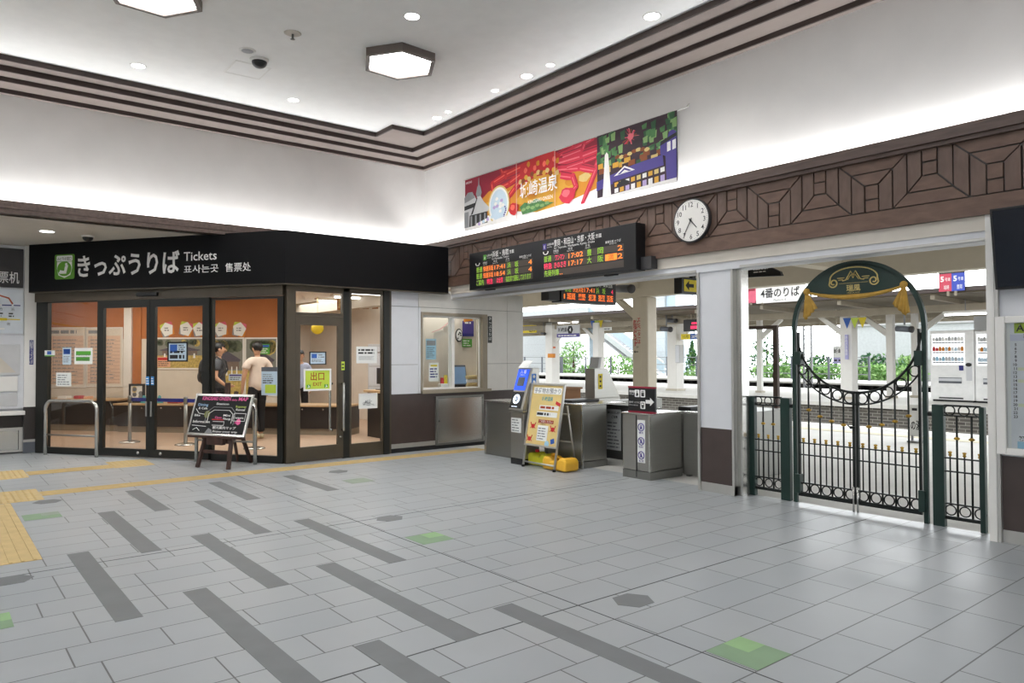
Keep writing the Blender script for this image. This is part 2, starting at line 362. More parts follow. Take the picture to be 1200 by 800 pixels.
# yellow tactile paving: each run of it a thing that lies on the floor
def tactile(label, rects, bars, group=None):
    mb = MB()
    for x0, x1, y0, y1 in rects: mb.box(x0, x1, y0, y1, 0, .003)
    for x0, x1, y0, y1, kind in bars:
        if kind == 'x':
            y = y0+.035
            while y < y1: mb.box(x0+.01, x1-.01, y, y+.022, .003, .0075); y += .075
        elif kind == 'y':
            x = x0+.035
            while x < x1: mb.box(x, x+.022, y0+.01, y1-.01, .003, .0075); x += .075
        else:
            for i in range(int((x1-x0)/.06)):
                for j in range(int((y1-y0)/.06)):
                    mb.lathe([(.013, 0), (.009, .004)], (x0+.03+i*.06, y0+.03+j*.06, .003), 6)
    x0, x1, y0, y1 = rects[0]
    single('tactile_paving', label, 'tactile paving', mb, 'yellow_tactile', W0, (x0+x1)/2, (y0+y1)/2, 0)
tactile('wide yellow tactile guiding path with raised bars at lower left floor edge', [(-9.08, -6.43, -1.2, .69)], [(-9.08, -6.43, -1.2, .69, 'x')])
tactile('yellow tactile warning patch of raised dots where the paths cross', [(-9.9, -9.11, .05, .99)], [(-9.9, -9.11, .05, .99, 'd')])
tactile('long thin yellow tactile strip running past the ticket office to the gates', [(-9.66, -9.36, .995, 7.0)], [(-9.66, -9.36, .995, 7.0, 'y')])
tactile('short yellow tactile strip leading to the sliding office doors', [(-11.45, -11.1, 1.03, 2.0)], [(-11.45, -11.1, 1.03, 2.0, 'y')])
tactile('yellow tactile square of raised dots just outside the sliding office doors', [(-11.75, -11.05, 2.005, 2.5)], [(-11.75, -11.05, 2.0, 2.5, 'd')])
tactile('yellow tactile square at the start of the short strip to the doors', [(-11.7, -10.9, .45, 1.02)], [(-11.7, -10.9, .45, 1.02, 'd')])
tactile('small yellow tactile bit nearest the ticket machines', [(-13.3, -12.5, .55, .8)], [(-13.3, -12.5, .55, .8, 'd')])

# walls
struct('wall_left', MB().box(-10.95, -10.76, -8.2, 6.72, 3.25, 5.0), 'plaster')
struct('wall_gate', MB().box(-10.95, 6.2, 6.72, 6.95, 2.63, 5.0), 'plaster')
struct('wall_back', MB().box(-19, -3.5, -8.2, -8, 0, 5).box(3, 6.2, -8.2, -8, 0, 5).box(-3.5, 3, -8.2, -8, 2.4, 5), 'plaster')
struct('wall_right', MB().box(6, 6.2, -8.2, 6.95, 0, 5), 'plaster')
lin_ = MB().box(-9.95, 6.2, 6.70, 6.96, 2.505, 2.63, 0).box(-9.95, 6.2, 6.715, 6.955, 2.42, 2.505, 1).box(-4.5, -2.2, 6.70, 6.714, 2.425, 2.45, 2).box(-9.9, -5.07, 6.705, 6.714, 2.425, 2.45, 2)
struct('wall_lintel', lin_, ['soffit_beige', 'white_panel', 'alu'])
ce = MB().polyz([(-9.93, -8.2), (6.2, -8.2), (6.2, 5.87), (-9.43, 5.87), (-9.43, 5.33), (-9.93, 5.33)], 4.90, 5.02)
struct('ceiling', ce, 'ceiling_white')
# stepped cornice: soffit bands and dark battens
co = MB(); D = [0, .08, .385, .62, .83]; Z = [4.70, 4.745, 4.79, 4.845]
for k in range(4):
    a, b = D[k], D[k+1]
    co.box(-10.76+a, -10.76+b, -8.2, 6.72-a, Z[k], 5.01, 0); co.box(-10.76+b, 6.2, 6.72-b, 6.72-a, Z[k], 5.01, 0)
co.box(-9.93, -9.43, 5.33, 5.89, Z[3], 5.01, 0)
for k in range(3):
    b = D[k+1]; z1 = Z[k+1]
    co.box(-10.76+b-.004, -10.76+b+.02, -8.2, 6.72-b+.004, Z[k]-.006, z1+.001, 1); co.box(-10.76+b+.02, 6.2, 6.72-b-.02, 6.72-b+.004, Z[k]-.006, z1+.001, 1)
zz = (Z[3]-.006, 4.902)
co.box(-9.934, -9.91, -8.2, 5.33, *zz, 1); co.box(-9.91, -9.406, 5.306, 5.334, *zz, 1); co.box(-9.434, -9.41, 5.334, 5.874, *zz, 1); co.box(-9.41, 6.2, 5.85, 5.874, *zz, 1)
struct('trim_1', co, ['cornice_band', 'dark_batten'])
# timber ledges that hide the cove lights (a trough with a lip), then the panelled timber frieze
le = MB()
le.box(-10.76, -10.62, -8.2, 6.6, 3.235, 3.30).box(-10.65, -10.61, -8.2, 6.6, 3.29, 3.385)
struct('trim_2', le, 'wood_dark')
le = MB().box(-10.6, 6.2, 6.62, 6.72, 3.255, 3.30).box(-10.6, 6.2, 6.59, 6.63, 3.29, 3.39)
le.box(-10.6, 6, -8.0, -7.9, 3.255, 3.30).box(-10.6, 6, -7.9, -7.86, 3.29, 3.39).box(5.9, 6.0, -7.9, 6.6, 3.255, 3.30).box(5.86, 5.9, -7.9, 6.6, 3.29, 3.39)
struct('trim_3', le, 'wood_dark')
fz = MB().box(-10.6, 6.2, 6.69, 6.72, 2.63, 3.26, 0)
fz.box(-10.6, 6.2, 6.66, 6.695, 2.63, 2.785, 1)
L = [3.262, 3.15, 3.035, 2.905, 2.79]; g = .007; U = .1225
def plank(pts, mi, j=0):
    cx = sum(p[0] for p in pts)/len(pts); cz = sum(p[1] for p in pts)/len(pts); q = []
    n = len(pts)
    ar = sum(pts[i-1][0]*pts[i][1]-pts[i][0]*pts[i-1][1] for i in range(n))
    if ar < 0: pts = pts[::-1]
    for i in range(n):     # inset each edge by g
        p0, p1, p2 = Vector(pts[i-1]), Vector(pts[i]), Vector(pts[(i+1) % n])
        e1 = (p1-p0).normalized(); e2 = (p2-p1).normalized(); n1 = Vector((-e1.y, e1.x)); n2 = Vector((-e2.y, e2.x))
        bs = n1+n2; q.append(tuple(p1+bs*(g/max(.3, 1+n1.dot(n2)))))
    fz.poly(q, 6.664+.003*(j % 3), 6.695, mi)
k = 0
for per in range(-8, 10):
    x = -3.40+per*8*U
    if x+9*U > 6.2 or x < -10.6: continue
    for flip, s0 in ((False, 0), (True, 4)):
        Q = L if not flip else L[::-1]; u = lambda i: x+(s0+i)*U
        plank([(u(0), Q[0]), (u(5), Q[0]), (u(4), Q[1]), (u(1), Q[1])], 1, k); plank([(u(1), Q[1]), (u(4), Q[1]), (u(3), Q[2]), (u(2), Q[2])], 1, k+1)
        plank([(u(2), Q[2]), (u(3), Q[2]), (u(3), Q[3]), (u(2), Q[3])], 1, k+2); plank([(u(2), Q[3]), (u(3), Q[3]), (u(3), Q[4]), (u(2), Q[4])], 1, k)
        plank([(u(1), Q[1]), (u(2), Q[2]), (u(2), Q[4]), (u(1), Q[4])], 2, k+1); plank([(u(3), Q[2]), (u(4), Q[1]), (u(4), Q[4]), (u(3), Q[4])], 2, k+2)
        plank([(u(4), Q[1]), (u(5), Q[0]), (u(5), Q[3]), (u(4), Q[4])], 2, k)
        k += 1
struct('trim_4', fz, ['brown_black', 'wood_plank', 'wood_plank_cool'])

# gate wall below the frieze: pillar between the openings, wall at the right
pl = MB().box(-5.04, -4.62, 6.735, 6.98, .1, .70, 1).box(-5.04, -4.62, 6.735, 6.98, .70, 2.42, 0).box(-5.06, -4.6, 6.73, 6.98, 0, .1, 2)
pl.box(-5.065, -5.035, 6.715, 6.98, 0, 2.42, 2).box(-4.625, -4.6, 6.72, 6.98, 0, 2.42, 2)
pl.box(-4.6, -4.535, 6.78, 6.91, 0, 2.42, 3)
struct('wall_pillar', pl, ['white_panel', 'dark_brown', 'alu', 'steel_bright'])
pr = MB().box(-2.13, 6.2, 6.73, 6.95, .1, .69, 1).box(-2.13, 6.2, 6.73, 6.95, .69, 2.63, 0).box(-2.13, 6.2, 6.725, 6.95, 0, .1, 2)
pr.box(-2.20, -2.145, 6.69, 6.96, 0, 2.63, 3).box(-2.143, -2.118, 6.692, 6.95, 0, 2.63, 2)
struct('wall_timetable', pr, ['white_panel', 'dark_brown', 'alu', 'white_paint'])

# low soffit over the alcove at the left, with the wall of ticket machines
struct('ceiling.001', MB().box(-19, -10.76, -8.2, 1.9, 3.25, 3.33).box(-13.75, -10.76, 1.9, 4.5, 3.25, 3.33), 'soffit_beige')
struct('wall_machines', MB().box(-8.2, 1.2, 0, .2, .12, 3.25, 0).box(-8.2, 1.2, 0, .2, 0, .12, 1).box(-8.2, 1.2, -.0015, .0, .12, .6, 1), ['white_panel', 'brown_black'], MW)
struct('wall_post', MB().box(1.2, 1.375, -.1, .2, .72, 3.25, 2).box(1.2, 1.375, -.095, .2, .2, .72, 1).box(1.2, 1.375, -.105, .2, .17, .21, 3).box(1.2, 1.37, -.1, .2, 0, .17, 4),
       ['white_panel', 'brown_black', 'white_paint', 'alu', 'slate'], MW)

# tiled wall with the ticket window (frame TW: u is world y)
tw = MB(); tw.box(5.6, 6.13, .02, .18, .9, 2.56, 2).box(7.44, 8.24, .02, .18, .9, 2.56, 2).box(6.13, 7.44, .02, .18, 2.2, 2.56, 2)
tw.box(5.6, 8.24, .005, .18, .14, .9, 1).box(5.6, 8.24, 0, .18, .07, .14, 3).box(5.6, 8.24, .01, .18, 0, .07, 4)
xs = [5.6, 6.085, 7.88, 8.24]; zs = [.905, 1.365, 2.275, 2.56]; g2 = .003
for z0, z1 in zip(zs, zs[1:]):
    tw.box(5.6+g2, 6.085-g2, 0, .03, z0+g2, z1-g2, 0 if z1 < 9 else 0); tw.box(7.88+g2, 8.24-g2, 0, .03, z0+g2, z1-g2, 5)
for z0, z1 in ((.905, 1.365), (1.365, 2.275)): tw.box(7.45, 7.88-g2, 0, .03, z0+g2, z1-g2, 5)
tw.box(6.085+g2, 7.88-g2, 0, .03, 2.275+g2, 2.56, 5); tw.box(6.13, 7.45, 0, .03, 2.2, 2.272, 5); tw.box(6.088, 6.13, 0, .03, .908, 2.272, 0)
struct('wall_ticket', tw, ['white_panel', 'dark_brown', 'gap_dark', 'alu', 'rubber', 'cream_tile'], TW)
# ------------------------------------------------------------------ ticket office
# interior shell
def P2(fr, u, off): p = fr.w(u, off, 0); return (p.x, p.y)
ob = MB().polyz([P2(FA, -4.5, .06), P2(FA, 0, .06), (-10.0, 3.95), (-10.0, 8.1), (-18.8, 8.1), (-18.8, 1.6)], 0, .012)
struct('floor.001', ob, 'pink_floor')
oc = MB().polyz([P2(FA, -4.55, .1), P2(FA, -.05, .1), (-10.05, 3.95), (-10.05, 8.1), (-18.8, 8.1), (-18.8, 1.6)], 2.76, 2.85)
struct('ceiling.002', oc, 'ceiling_white')
struct('wall_office_back', MB().box(-18.9, -18.7, 1.2, 9.8, 0, 2.9).box(-18.8, -10.15, 8.06, 8.24, 0, 2.9).box(-18.8, -14.05, 1.3, 1.42, 0, 2.9), 'cream_wall')
CO = .62   # depth of the wall behind the counter
WE = CN.uv(342, 400, CO)[0]; wl = MB().box(-7.2, WE, CO, CO+.12, 1.87, 2.76, 0).box(-7.2, WE, CO, CO+.12, 0, 1.87, 1)
a, b = CN.uv(145, 380, CO-.06)[0], CN.uv(154, 380, CO-.06)[0]
wl.box(a, b, CO-.06, CO+.02, .5, 2.76, 2)
c = CN.uv(166, 380, CO)[0]; wl.box(b, c, CO-.02, CO+.02, .5, 2.76, 0)
struct('wall_office_counter', wl, ['orange_wall', 'cream_wall', 'white_paint'], CN)

# counters
t = Thing('service_counter', 'long dark service counter with pale wood top under the picture panels', 'counter', CN, -2, 0, .012)
m = MB().box(-3.74, 1.1, 0, .5, .13, .545, 0).box(-3.74, 1.1, .03, .5, .012, .13, 1); t.part('body', m, ['brown_black', 'beige_dark'])
t.part('worktop', MB().box(-3.80, 1.12, -.05, .55, .545, .58), 'counter_wood', bev=.006)
for i in range(10): t.part('bag_hook', MB().lathe([(.016, -.012), (.016, .012)], (0, 0, 0), 12).xf(Matrix.Translation((-3.2+i*.42, -.004, .495)) @ Matrix.Rotation(PI/2, 4, 'X')), 'steel_bright')
t = Thing('shelf_counter', 'lower wall shelf with dark front below the timetable boards', 'counter', CN, -5, 0, .012)
t.part('body', MB().box(-7.1, -3.83, .12, .53, .14, .62, 0).box(-7.1, -3.83, .14, .6, .012, .14, 1), ['brown_black', 'beige_dark'])
t.part('worktop', MB().box(-7.1, -3.82, .06, .55, .62, .655), 'counter_wood', bev=.005)
t = Thing('side_counter', 'dark side counter with wood top behind the narrow glass panel', 'counter', W0, -12, 6.5, .012)
t.part('body', MB().box(-12.3, -11.15, 6.42, 6.9, .012, .83), 'brown_black'); t.part('worktop', MB().box(-12.35, -11.1, 6.36, 6.95, .83, .875), 'counter_wood', bev=.006)

# black fascia band
cu = (P2(FA, 0, -.13)); crn = -9.95+.13
# corner where the two fascia planes meet
n_ = FA.n; s_ = ((crn) - (FA.o+FA.n*-.13).x)/FA.u.x; cy = (FA.o+FA.n*-.13+FA.u*s_).y
fb = Thing('ticket_office_sign', 'black fascia over the ticket office with white multilingual Tickets lettering', 'sign', FA, 0, -.13, 2.5)
u0 = FA.uv(34, 300, -.13)[0]
p0, p1 = FA.w(u0, -.13, 0), Vector((crn, cy, 0)); p2 = Vector((crn, 6.57, 0)); q0, q1, q2 = FA.w(u0, .05, 0), Vector((crn-.18, cy+.14, 0)), Vector((crn-.18, 6.57, 0))
inv = (Matrix.Translation(FA.o) @ Matrix.Rotation(FA.rz, 4, 'Z')).inverted()
def slab(pts, z0, z1): return MB().polyz([(p.x, p.y) for p in [inv @ q for q in pts]], z0, z1)
fb.part('front_panel', slab([p0, p1, q1, q0], 2.515, 3.25), 'black_fascia'); fb.part('side_panel', slab([p1, p2, q2, q1], 2.515, 3.25), 'black_fascia')
e_ = .012
fb.part('lower_edge', MB().polyz([(p.x, p.y) for p in [inv @ q for q in (p0, p1, p2, q2, q1, q0)]], 2.50, 2.514), 'bronze_frame')
tx = MB(); o = -.13
tr(tx, 'きっぷうりば', FA, 91, 296, 210.5, 322.5, o, 0, .024); tr(tx, 'Tickets', FA, 215.5, 294.5, 254, 305, o, 0, .008); tr(tx, '표사는곳', FA, 215.5, 310, 256, 319.5, o, 0, .006); tr(tx, '售票处', FA, 264, 307.5, 294, 318, o, 0, .006)
fb.part('lettering', tx, 'white_ink')
a, b, c, d = FA.rect(64.5, 298, 87.5, 327, o); lg = MB()
def rr(x0, x1, z0, z1, r, n=5):
    out = []
    for cx, cz, a0 in ((x1-r, z1-r, 0), (x0+r, z1-r, PI/2), (x0+r, z0+r, PI), (x1-r, z0+r, 1.5*PI)): out += [(cx+r*math.cos(a0+PI/2*i/n), cz+r*math.sin(a0+PI/2*i/n)) for i in range(n+1)]
    return out
lg.poly(rr(a, b, c, d, .03), o-.006, o, 0); wd = b-a; h = d-c; cx = (a+b)/2; cz = c+h*.42
lg.poly(rr(a+wd*.1, b-wd*.1, c+h*.72, d-h*.05, .02), o-.008, o-.006, 1)
el = lambda rx, rz, n=28: [(cx+rx*math.cos(2*PI*i/n), cz+rz*math.sin(2*PI*i/n)) for i in range(n)]
lg.poly([(a+wd*.12, d-h*.3), (a+wd*.12, cz), (cx-wd*.30, c+h*.16), (cx, c+h*.05), (cx+wd*.30, c+h*.16), (b-wd*.12, cz), (b-wd*.12, d-h*.3)], o-.0075, o-.006, 1); lg.poly(el(wd*.36, h*.30), o-.009, o-.0075, 0)
lg.text('みどりの窓口', cx, d-h*.235, h*.11, o-.0095, 2, 'c', wd*.7, .01)
S_ = lambda *q: [(cx+x*wd, cz+z*h) for x, z in q]
lg.disc(cx+.10*wd, cz+.17*h, wd*.06, o-.0115, o-.009, 1, 14); lg.poly(S_((.04, .10), (.2, .14), (.12, -.12), (-.02, -.16)), o-.0115, o-.009, 1); lg.poly(S_((.12, -.10), (.10, -.2), (-.22, -.2), (-.28, -.17), (-.2, -.05), (-.12, -.07)), o-.0115, o-.009, 1)
fb.part('green_seat_logo', lg, ['lime_logo' if 'lime_logo' in MATS else mat('lime_logo', '#5f9a2c', .5).name, 'white_ink', 'ink'])

# glazing of the angled front
def glazed(name, fr, u0, u1, z0, z1, o0, o1, l, r, t, b, fm='bronze_frame', extra=None, bev=0):
    m = frame_mb(u0, u1, z0, z1, o0, o1, l, r, t, b)
    f = struct(name, m, fm, fr); f.location = fr.w((u0+u1)/2, 0, 0)
    f.data.transform(Matrix.Translation((-(u0+u1)/2, 0, 0)))
    g = MB().box(u0+l-.004, u1-r+.004, (o0+o1)/2-.004, (o0+o1)/2+.004, z0+b-.004, z1-t+.004)
    link('glass_pane', g.mesh('glass_pane', 'glass', ((u0+u1)/2, 0, 0)), f); return f, ((u0+u1)/2, 0, 0)
zt = 2.36
glazed('window_1', FA, -4.50, -3.27, 0, zt, .0, .07, .23, .02, .012, .10, 'black_frame')
for nm, u0, u1, l, r in (('door_1', -3.265, -2.292, .115, .06), ('door_2', -2.286, -1.25, .085, .115)):
    f, sh = glazed(nm, FA, u0, u1, .012, zt-.005, -.035, .02, l, r, .115, .115, 'black_frame')
    uu = u1-.035 if nm == 'door_1' else u0+.045
    link('handle', MB().box(uu-.014, uu+.014, -.06, -.036, .62, .84).mesh('handle', 'steel_bright', sh), f)
    m = MB().lathe([(.026, 0), (.024, .012), (.01, .014)], (0, 0, 0), 16).xf(Matrix.Translation((uu-.16 if nm == 'door_1' else uu+.16, -.036, .075)) @ Matrix.Rotation(PI/2, 4, 'X'))
    link('floor_lock', m.mesh('floor_lock', 'steel_bright', sh), f)
glazed('window_2', FA, -1.245, -.05, 0, zt-.01, .0, .07, .02, .09, .03, .10, 'black_frame')
f = struct('trim_5', MB().box(-4.5, -.04, -.03, .08, zt, 2.51), 'bronze_frame', FA)
m = MB().poly([(-2.52, 2.40), (-2.14, 2.40), (-2.14, 2.455), (-2.52, 2.455)], -.075, -.03); single('door_sensor', 'small black motion sensor on the header above the sliding doors', 'sensor', m, 'black_plastic', FA, -2.33, -.03, 2.40, bev=.01)
# bronze side: corner post, transom, exit door, narrow panel, end post (frame TW)
struct('trim_6', MB().box(3.93, 4.06, -.02, .12, 0, 2.51, 0).box(5.46, 5.56, -.02, .1, 0, 2.51, 1).box(5.56, 5.6, 0, .1, 0, 2.51, 0).box(4.80, 4.90, 0, .08, 0, 2.51, 1).box(4.06, 5.46, .0, .08, 2.455, 2.51, 0), ['bronze_frame', 'black_frame'], TW)
glazed('window_3', TW, 4.06, 4.80, 2.08, 2.455, .0, .06, .012, .02, .03, .045)
f, sh = glazed('door_3', TW, 4.065, 4.795, .012, 2.075, -.01, .04, .07, .085, .13, .20)
hm = MB()
for o_, du in ((-.07, .015), (.10, -.12)):
    s0 = -.01 if o_ < 0 else .04
    hm.tube([(4.76+du, s0, 1.10), (4.76+du, o_, 1.10), (4.755+du, o_-.004 if o_ < 0 else o_, 1.07), (4.755+du, o_, .45), (4.76+du, o_, .42), (4.76+du, s0, .42)], .017, 10)
link('pull_handle', hm.mesh('pull_handle', 'steel_bright', sh), f)
m = MB().lathe([(.018, 0), (.016, .01)], (0, 0, 0), 12).xf(Matrix.Translation((4.755, -.01, .32)) @ Matrix.Rotation(PI/2, 4, 'X')); link('door_lock', m.mesh('door_lock', 'steel_bright', sh), f)
glazed('window_4', TW, 4.90, 5.46, .0, 2.455, .0, .06, .03, .012, .02, .20)

# notices stuck to the glass (each a sheet of its own)
def sheet(label, fr, px, off, bg, paint=None, mats=(), name='notice', cat='notice', frame=None, group=None, th=.003, fw=.02):
    a, b, c, d = fr.rect(*px, off); t = Thing(name, label, cat, fr, (a+b)/2, off, c, group)
    t.part('sheet', MB().box(a, b, off-th, off, c, d), bg)
    if frame: t.part('frame', frame_mb(a-fw, b+fw, c-fw, d+fw, off-th-.008, off, fw, fw, fw, fw), frame)
    if paint:
        m = MB(); paint(m, a, b, c, d, off-th-.001); t.part('print', m, list(mats))
    return t
def p_notice(head=0, seed=1, n=7, fill=None):
    def f(m, a, b, c, d, y):
        w, h = b-a, d-c
        if head: m.rect(a+w*.06, b-w*.06, d-h*.32, d-h*.08, y, 1)
        m.lines(a+w*.1, b-w*.1, c+h*.08, d-h*(.38 if head else .1), n, y-.0005, 0, .4, seed)
    return f
off = -.002
sheet('pale blue poster with dark bands on the left office window', FA, (73.5, 407, 83.5, 427), off, 'pale_blue', lambda m, a, b, c, d, y: (m.rect(a+.02, b-.02, d-.09, d-.03, y, 1), m.rect(a+.02, b-.02, c+.16, c+.24, y, 1), m.lines(a+.02, b-.02, c+.03, c+.14, 4, y, 0, .4, 3)), ['grey_ink', 'blue'])
sheet('white notice with green heading bars on the left office window', FA, (87.5, 407.5, 108.5, 426.5), off, 'paper', lambda m, a, b, c, d, y: (m.rect(a+.03, b-.03, d-.11, d-.05, y, 1), m.rect(a+.03, b-.05, d-.20, d-.14, y, 1), m.lines(a+.03, b-.03, c+.05, c+.16, 3, y, 0, .4, 4)), ['grey_ink', 'green'])
sheet('small white notice low on the left office window', FA, (66, 436.5, 83.5, 452.5), off, 'paper', p_notice(0, 5, 5), ['grey_ink'])
sheet('small white sticker with blue square on the left window frame', FA, (52.5, 410.5, 64.5, 417.5), -.012, 'paper', lambda m, a, b, c, d, y: (m.rect(a+.05, b-.07, c+.03, d-.01, y, 0), m.rect(a, b, c, c+.018, y, 1)), ['blue', 'green'], 'sticker', 'sticker')
sheet('black framed notice with blue panel on the right sliding door', FA, (198, 402, 219, 422), -.022, 'pale_blue', lambda m, a, b, c, d, y: (m.rect(a+.02, a+.15, d-.13, d-.02, y, 1), m.lines(a+.17, b-.02, d-.13, d-.02, 4, y, 0, .5, 6), m.lines(a+.02, b-.02, c+.09, c+.15, 1, y, 0, .6, 7), m.lines(a+.02, b-.02, c+.01, c+.07, 1, y, 0, .9, 8)), ['ink', 'blue'], frame='black_plastic')
for px, nm in (((171, 441, 175, 451), 'left'), ((177, 441, 180.5, 451), 'right')):
    sheet('bright blue push sticker on the meeting stile of the %s sliding door' % nm, FA, px, -.037, mat('sticker_blue', '#3f8fd6', .5).name, p_notice(0, 9, 3), ['white_ink'], 'sticker', 'sticker')
sheet('tall pale blue poster with lime picture beside the corner post', FA, (306.5, 430, 325, 463), off, 'pale_blue', lambda m, a, b, c, d, y: (m.rect(a, b, d-.06, d, y, 1), m.lines(a+.02, b-.02, d-.2, d-.09, 4, y, 0, .4, 2), m.rect(a+.06, b-.02, c+.03, c+.15, y, 2), m.lines(a+.02, b-.02, c+.16, c+.22, 2, y, 1, .6, 5)), ['grey_ink', 'slate', 'lime'])
off = .011
sheet('black framed notice with blue corner on the exit door', TW, (363.5, 413, 381, 426), off, 'pale_blue', lambda m, a, b, c, d, y: (m.rect(a+.02, a+.1, d-.08, d-.02, y, 1), m.lines(a+.02, b-.02, c+.02, d-.09, 3, y, 0, .5, 12), m.lines(a+.12, b-.01, d-.08, d-.02, 2, y, 0, .5, 2)), ['grey_ink', 'blue'], frame='black_plastic', fw=.014)
def p_exit(m, a, b, c, d, y):
    w, h = b-a, d-c; m.text('出口', (a+b)/2, c+h*.50, h*.36, y, 0, 'c', w*.56, .012); m.text('EXIT', (a+b)/2, c+h*.17, h*.2, y, 0, 'c', w*.36, .012)
    for q in (a+w*.06, b-w*.22): m.rect(q, q+w*.16, c+h*.06, c+h*.24, y, 1); m.disc(q+w*.08, c+h*.19, w*.02, y-.001, y, 2, 10); m.poly([(q+w*.03, c+h*.07), (q+w*.1, c+h*.17), (q+w*.14, c+h*.1)], y-.001, y, 2)
t = sheet('lime green EXIT sign with red characters on the bronze glass door', TW, (357.5, 434, 386, 455.5), off, 'lime', p_exit, ['brown_ink', 'green', 'white_ink'], 'exit_sign', 'sign', frame='paper', fw=.025)
sheet('yellow green sticker above the exit door handle', TW, (400, 423.5, 403.8, 433.5), -.013, 'lime', p_notice(0, 4, 2), ['ink'], 'sticker', 'sticker')
sheet('large white notice on the narrow glass panel', TW, (417.5, 406, 441.5, 425.5), off+.01, 'paper', lambda m, a, b, c, d, y: (m.lines(a+.03, b-.04, d-.12, d-.03, 2, y, 1, .55, 31, .1), m.lines(a+.04, b-.04, c+.05, d-.14, 5, y, 0, .35, 32)), ['grey_ink', 'ink'])
sheet('small framed map notice low on the narrow glass panel', TW, (421, 461.5, 441, 477.5), off+.01, 'paper', lambda m, a, b, c, d, y: [m.tube([(a+.05+.2*random.random(), y, c+.03+.1*random.random()) for _ in range(4)], .003, 4, mi=0) for _ in range(6)], ['grey_ink'], frame='white_paint', fw=.012)

# ------------------------------------------------------------------ inside the office
o = CO-.004
for i, (px, seed, h) in enumerate((((56.5, 384.5, 100, 453), 1, 'tight'), ((92 + 9, 384.5, 143, 452), 2, 'wide'))):
    def p_tt(m, a, b, c, d, y, seed=seed):
        w, hh = b-a, d-c; m.rect(a+w*.05, b-w*.05, c+hh*.04, d-hh*.13, y, 1); m.lines(a+w*.06, b-w*.2, d-hh*.11, d-hh*.03, 1, y-.001, 0, .7, seed)
        for k in range(13): z = c+hh*(.05+.06*k); m.rect(a+w*.05, b-w*.05, z, z+hh*.006, y-.001, 2); m.lines(a+w*.12, b-w*.15, z+hh*.01, z+hh*.05, 1, y-.001, 0, .4, seed+k)
        m.rect(a+w*.14, a+w*.15, c+hh*.04, d-hh*.13, y-.001, 2)
    sheet(('left' if i == 0 else 'right')+' one of two tall cream timetable boards under the orange wall', CN, px, o, 'wheat' if 0 else 'cream_wall', p_tt, ['grey_ink', mat('board_peach', '#dfc0a8', .6).name, mat('board_rule', '#a8897a', .6).name], 'timetable_board', 'board', frame='white_paint')
def penta(label, cx, cy, k):
    u, z = CN.uv(cx, cy, o); t = Thing('pentagon_card', label, 'card', CN, u, o, z-.12, 'pentagon cards on the orange wall')
    r = .155; rot = (.3, -.25, .1, .25, -.2)[k]
    P = lambda rad, a0: [(u+rad*math.cos(a0+2*PI*i/5), z+rad*math.sin(a0+2*PI*i/5)) for i in range(5)]
    m = MB()
    for i, c in enumerate((0, 1, 2, 3)):
        a = rot+2*PI*(i+.5)/4; m.poly([(u+r*.95*math.cos(a-.75), z+r*.95*math.sin(a-.75)), (u+r*1.22*math.cos(a), z+r*1.22*math.sin(a)), (u+r*.95*math.cos(a+.75), z+r*.95*math.sin(a+.75)), (u, z)], o-.003, o, c)
    t.part('backing', m, ['pink', 'lime', 'grey', 'orange']); t.part('card', MB().poly(P(r*.98, PI/2+rot), o-.006, o-.003), 'paper')
    q = MB().lines(u-.06, u+.06, z-.04, z+.05, 2, o-.007, 0, .5, k); t.part('print', q, 'grey_ink')
for k, (cx, cy, l) in enumerate(((196, 386, 'first pentagon card from the left on the orange wall'), (218, 385.5, 'second pentagon card from the left, lime corner at its top'), (234, 386, 'pentagon card half hidden by the stile of the right sliding door'), (259, 386, 'pentagon card above the head of the man in grey'), (280.5, 386, 'last pentagon card at the right, above the man in cream'))): penta(l, cx, cy, k)
# three park pictures above cream panels
def p_park(m, a, b, c, d, y):
    w, h = b-a, d-c; rnd = random.Random(int(a*100))
    m.rect(a, b, c+h*.42, d, y, 0)
    for i in range(9):
        cx, r = a+w*rnd.random(), h*rnd.uniform(.07, .14); cx = min(max(cx, a+r), b-r); m.disc(cx, d-r-h*.02, r, y-.002, y-.001, rnd.choice((1, 1, 1, 2)), 9)
    m.poly([(a+w*.05, c+h*.62), (a+w*.5, c+h*.78), (a+w*.95, c+h*.62), (a+w*.9, c+h*.59), (a+w*.1, c+h*.59)], y-.003, y-.002, 3); m.rect(a+w*.12, a+w*.88, c+h*.45, c+h*.6, y-.0025, 4)
    m.rect(a, b, c, c+h*.43, y-.002, 2)
    for i in range(5):
        q = a+w*(.15+.16*i); m.poly([(q, c+h*.34), (q+w*.05, c+h*.34), (q+w*.04, c+h*.5), (q+w*.01, c+h*.5)], y-.004, y-.003, 5)
for k, (px, l) in enumerate((((184, 397, 238, 431), 'park picture panel partly behind the framed notice on the sliding door'), ((248, 397, 284.5, 462), 'park picture panel behind the man in the grey shirt'), ((288.5, 397, 324, 462), 'park picture panel behind the man in the cream shirt'))):
    sheet(l, CN, px, o, 'slate', p_park, ['park_sky', mat('park_green', '#5c6650', .7, var=.4, scale=20).name, mat('park_gold', '#c2ab62', .7, var=.3, scale=25).name, mat('park_roof', '#5a5560', .7).name, mat('park_wall', '#7a6a60', .7).name, 'paper'], 'park_picture', 'picture', frame='white_paint', fw=.03)
sheet('green leaflet pinned at the right picture panel', CN, (302.5, 403, 316, 415), o-.012, 'green', p_notice(1, 3, 3), ['white_ink', 'blue'])
sheet('small peach notice on the cream panel behind the sliding doors', CN, (184, 418, 199.5, 430), o-.012, 'peach', p_notice(1, 8, 3), ['ink', 'red'])
sheet('lavender price notice on the counter panel between the two men', CN, (268, 438, 284, 446), o-.014, 'pale_blue', p_notice(1, 18, 2), ['ink', 'purple'])
m = MB(); u, z = CN.uv(160, 448, .2); zc = .58
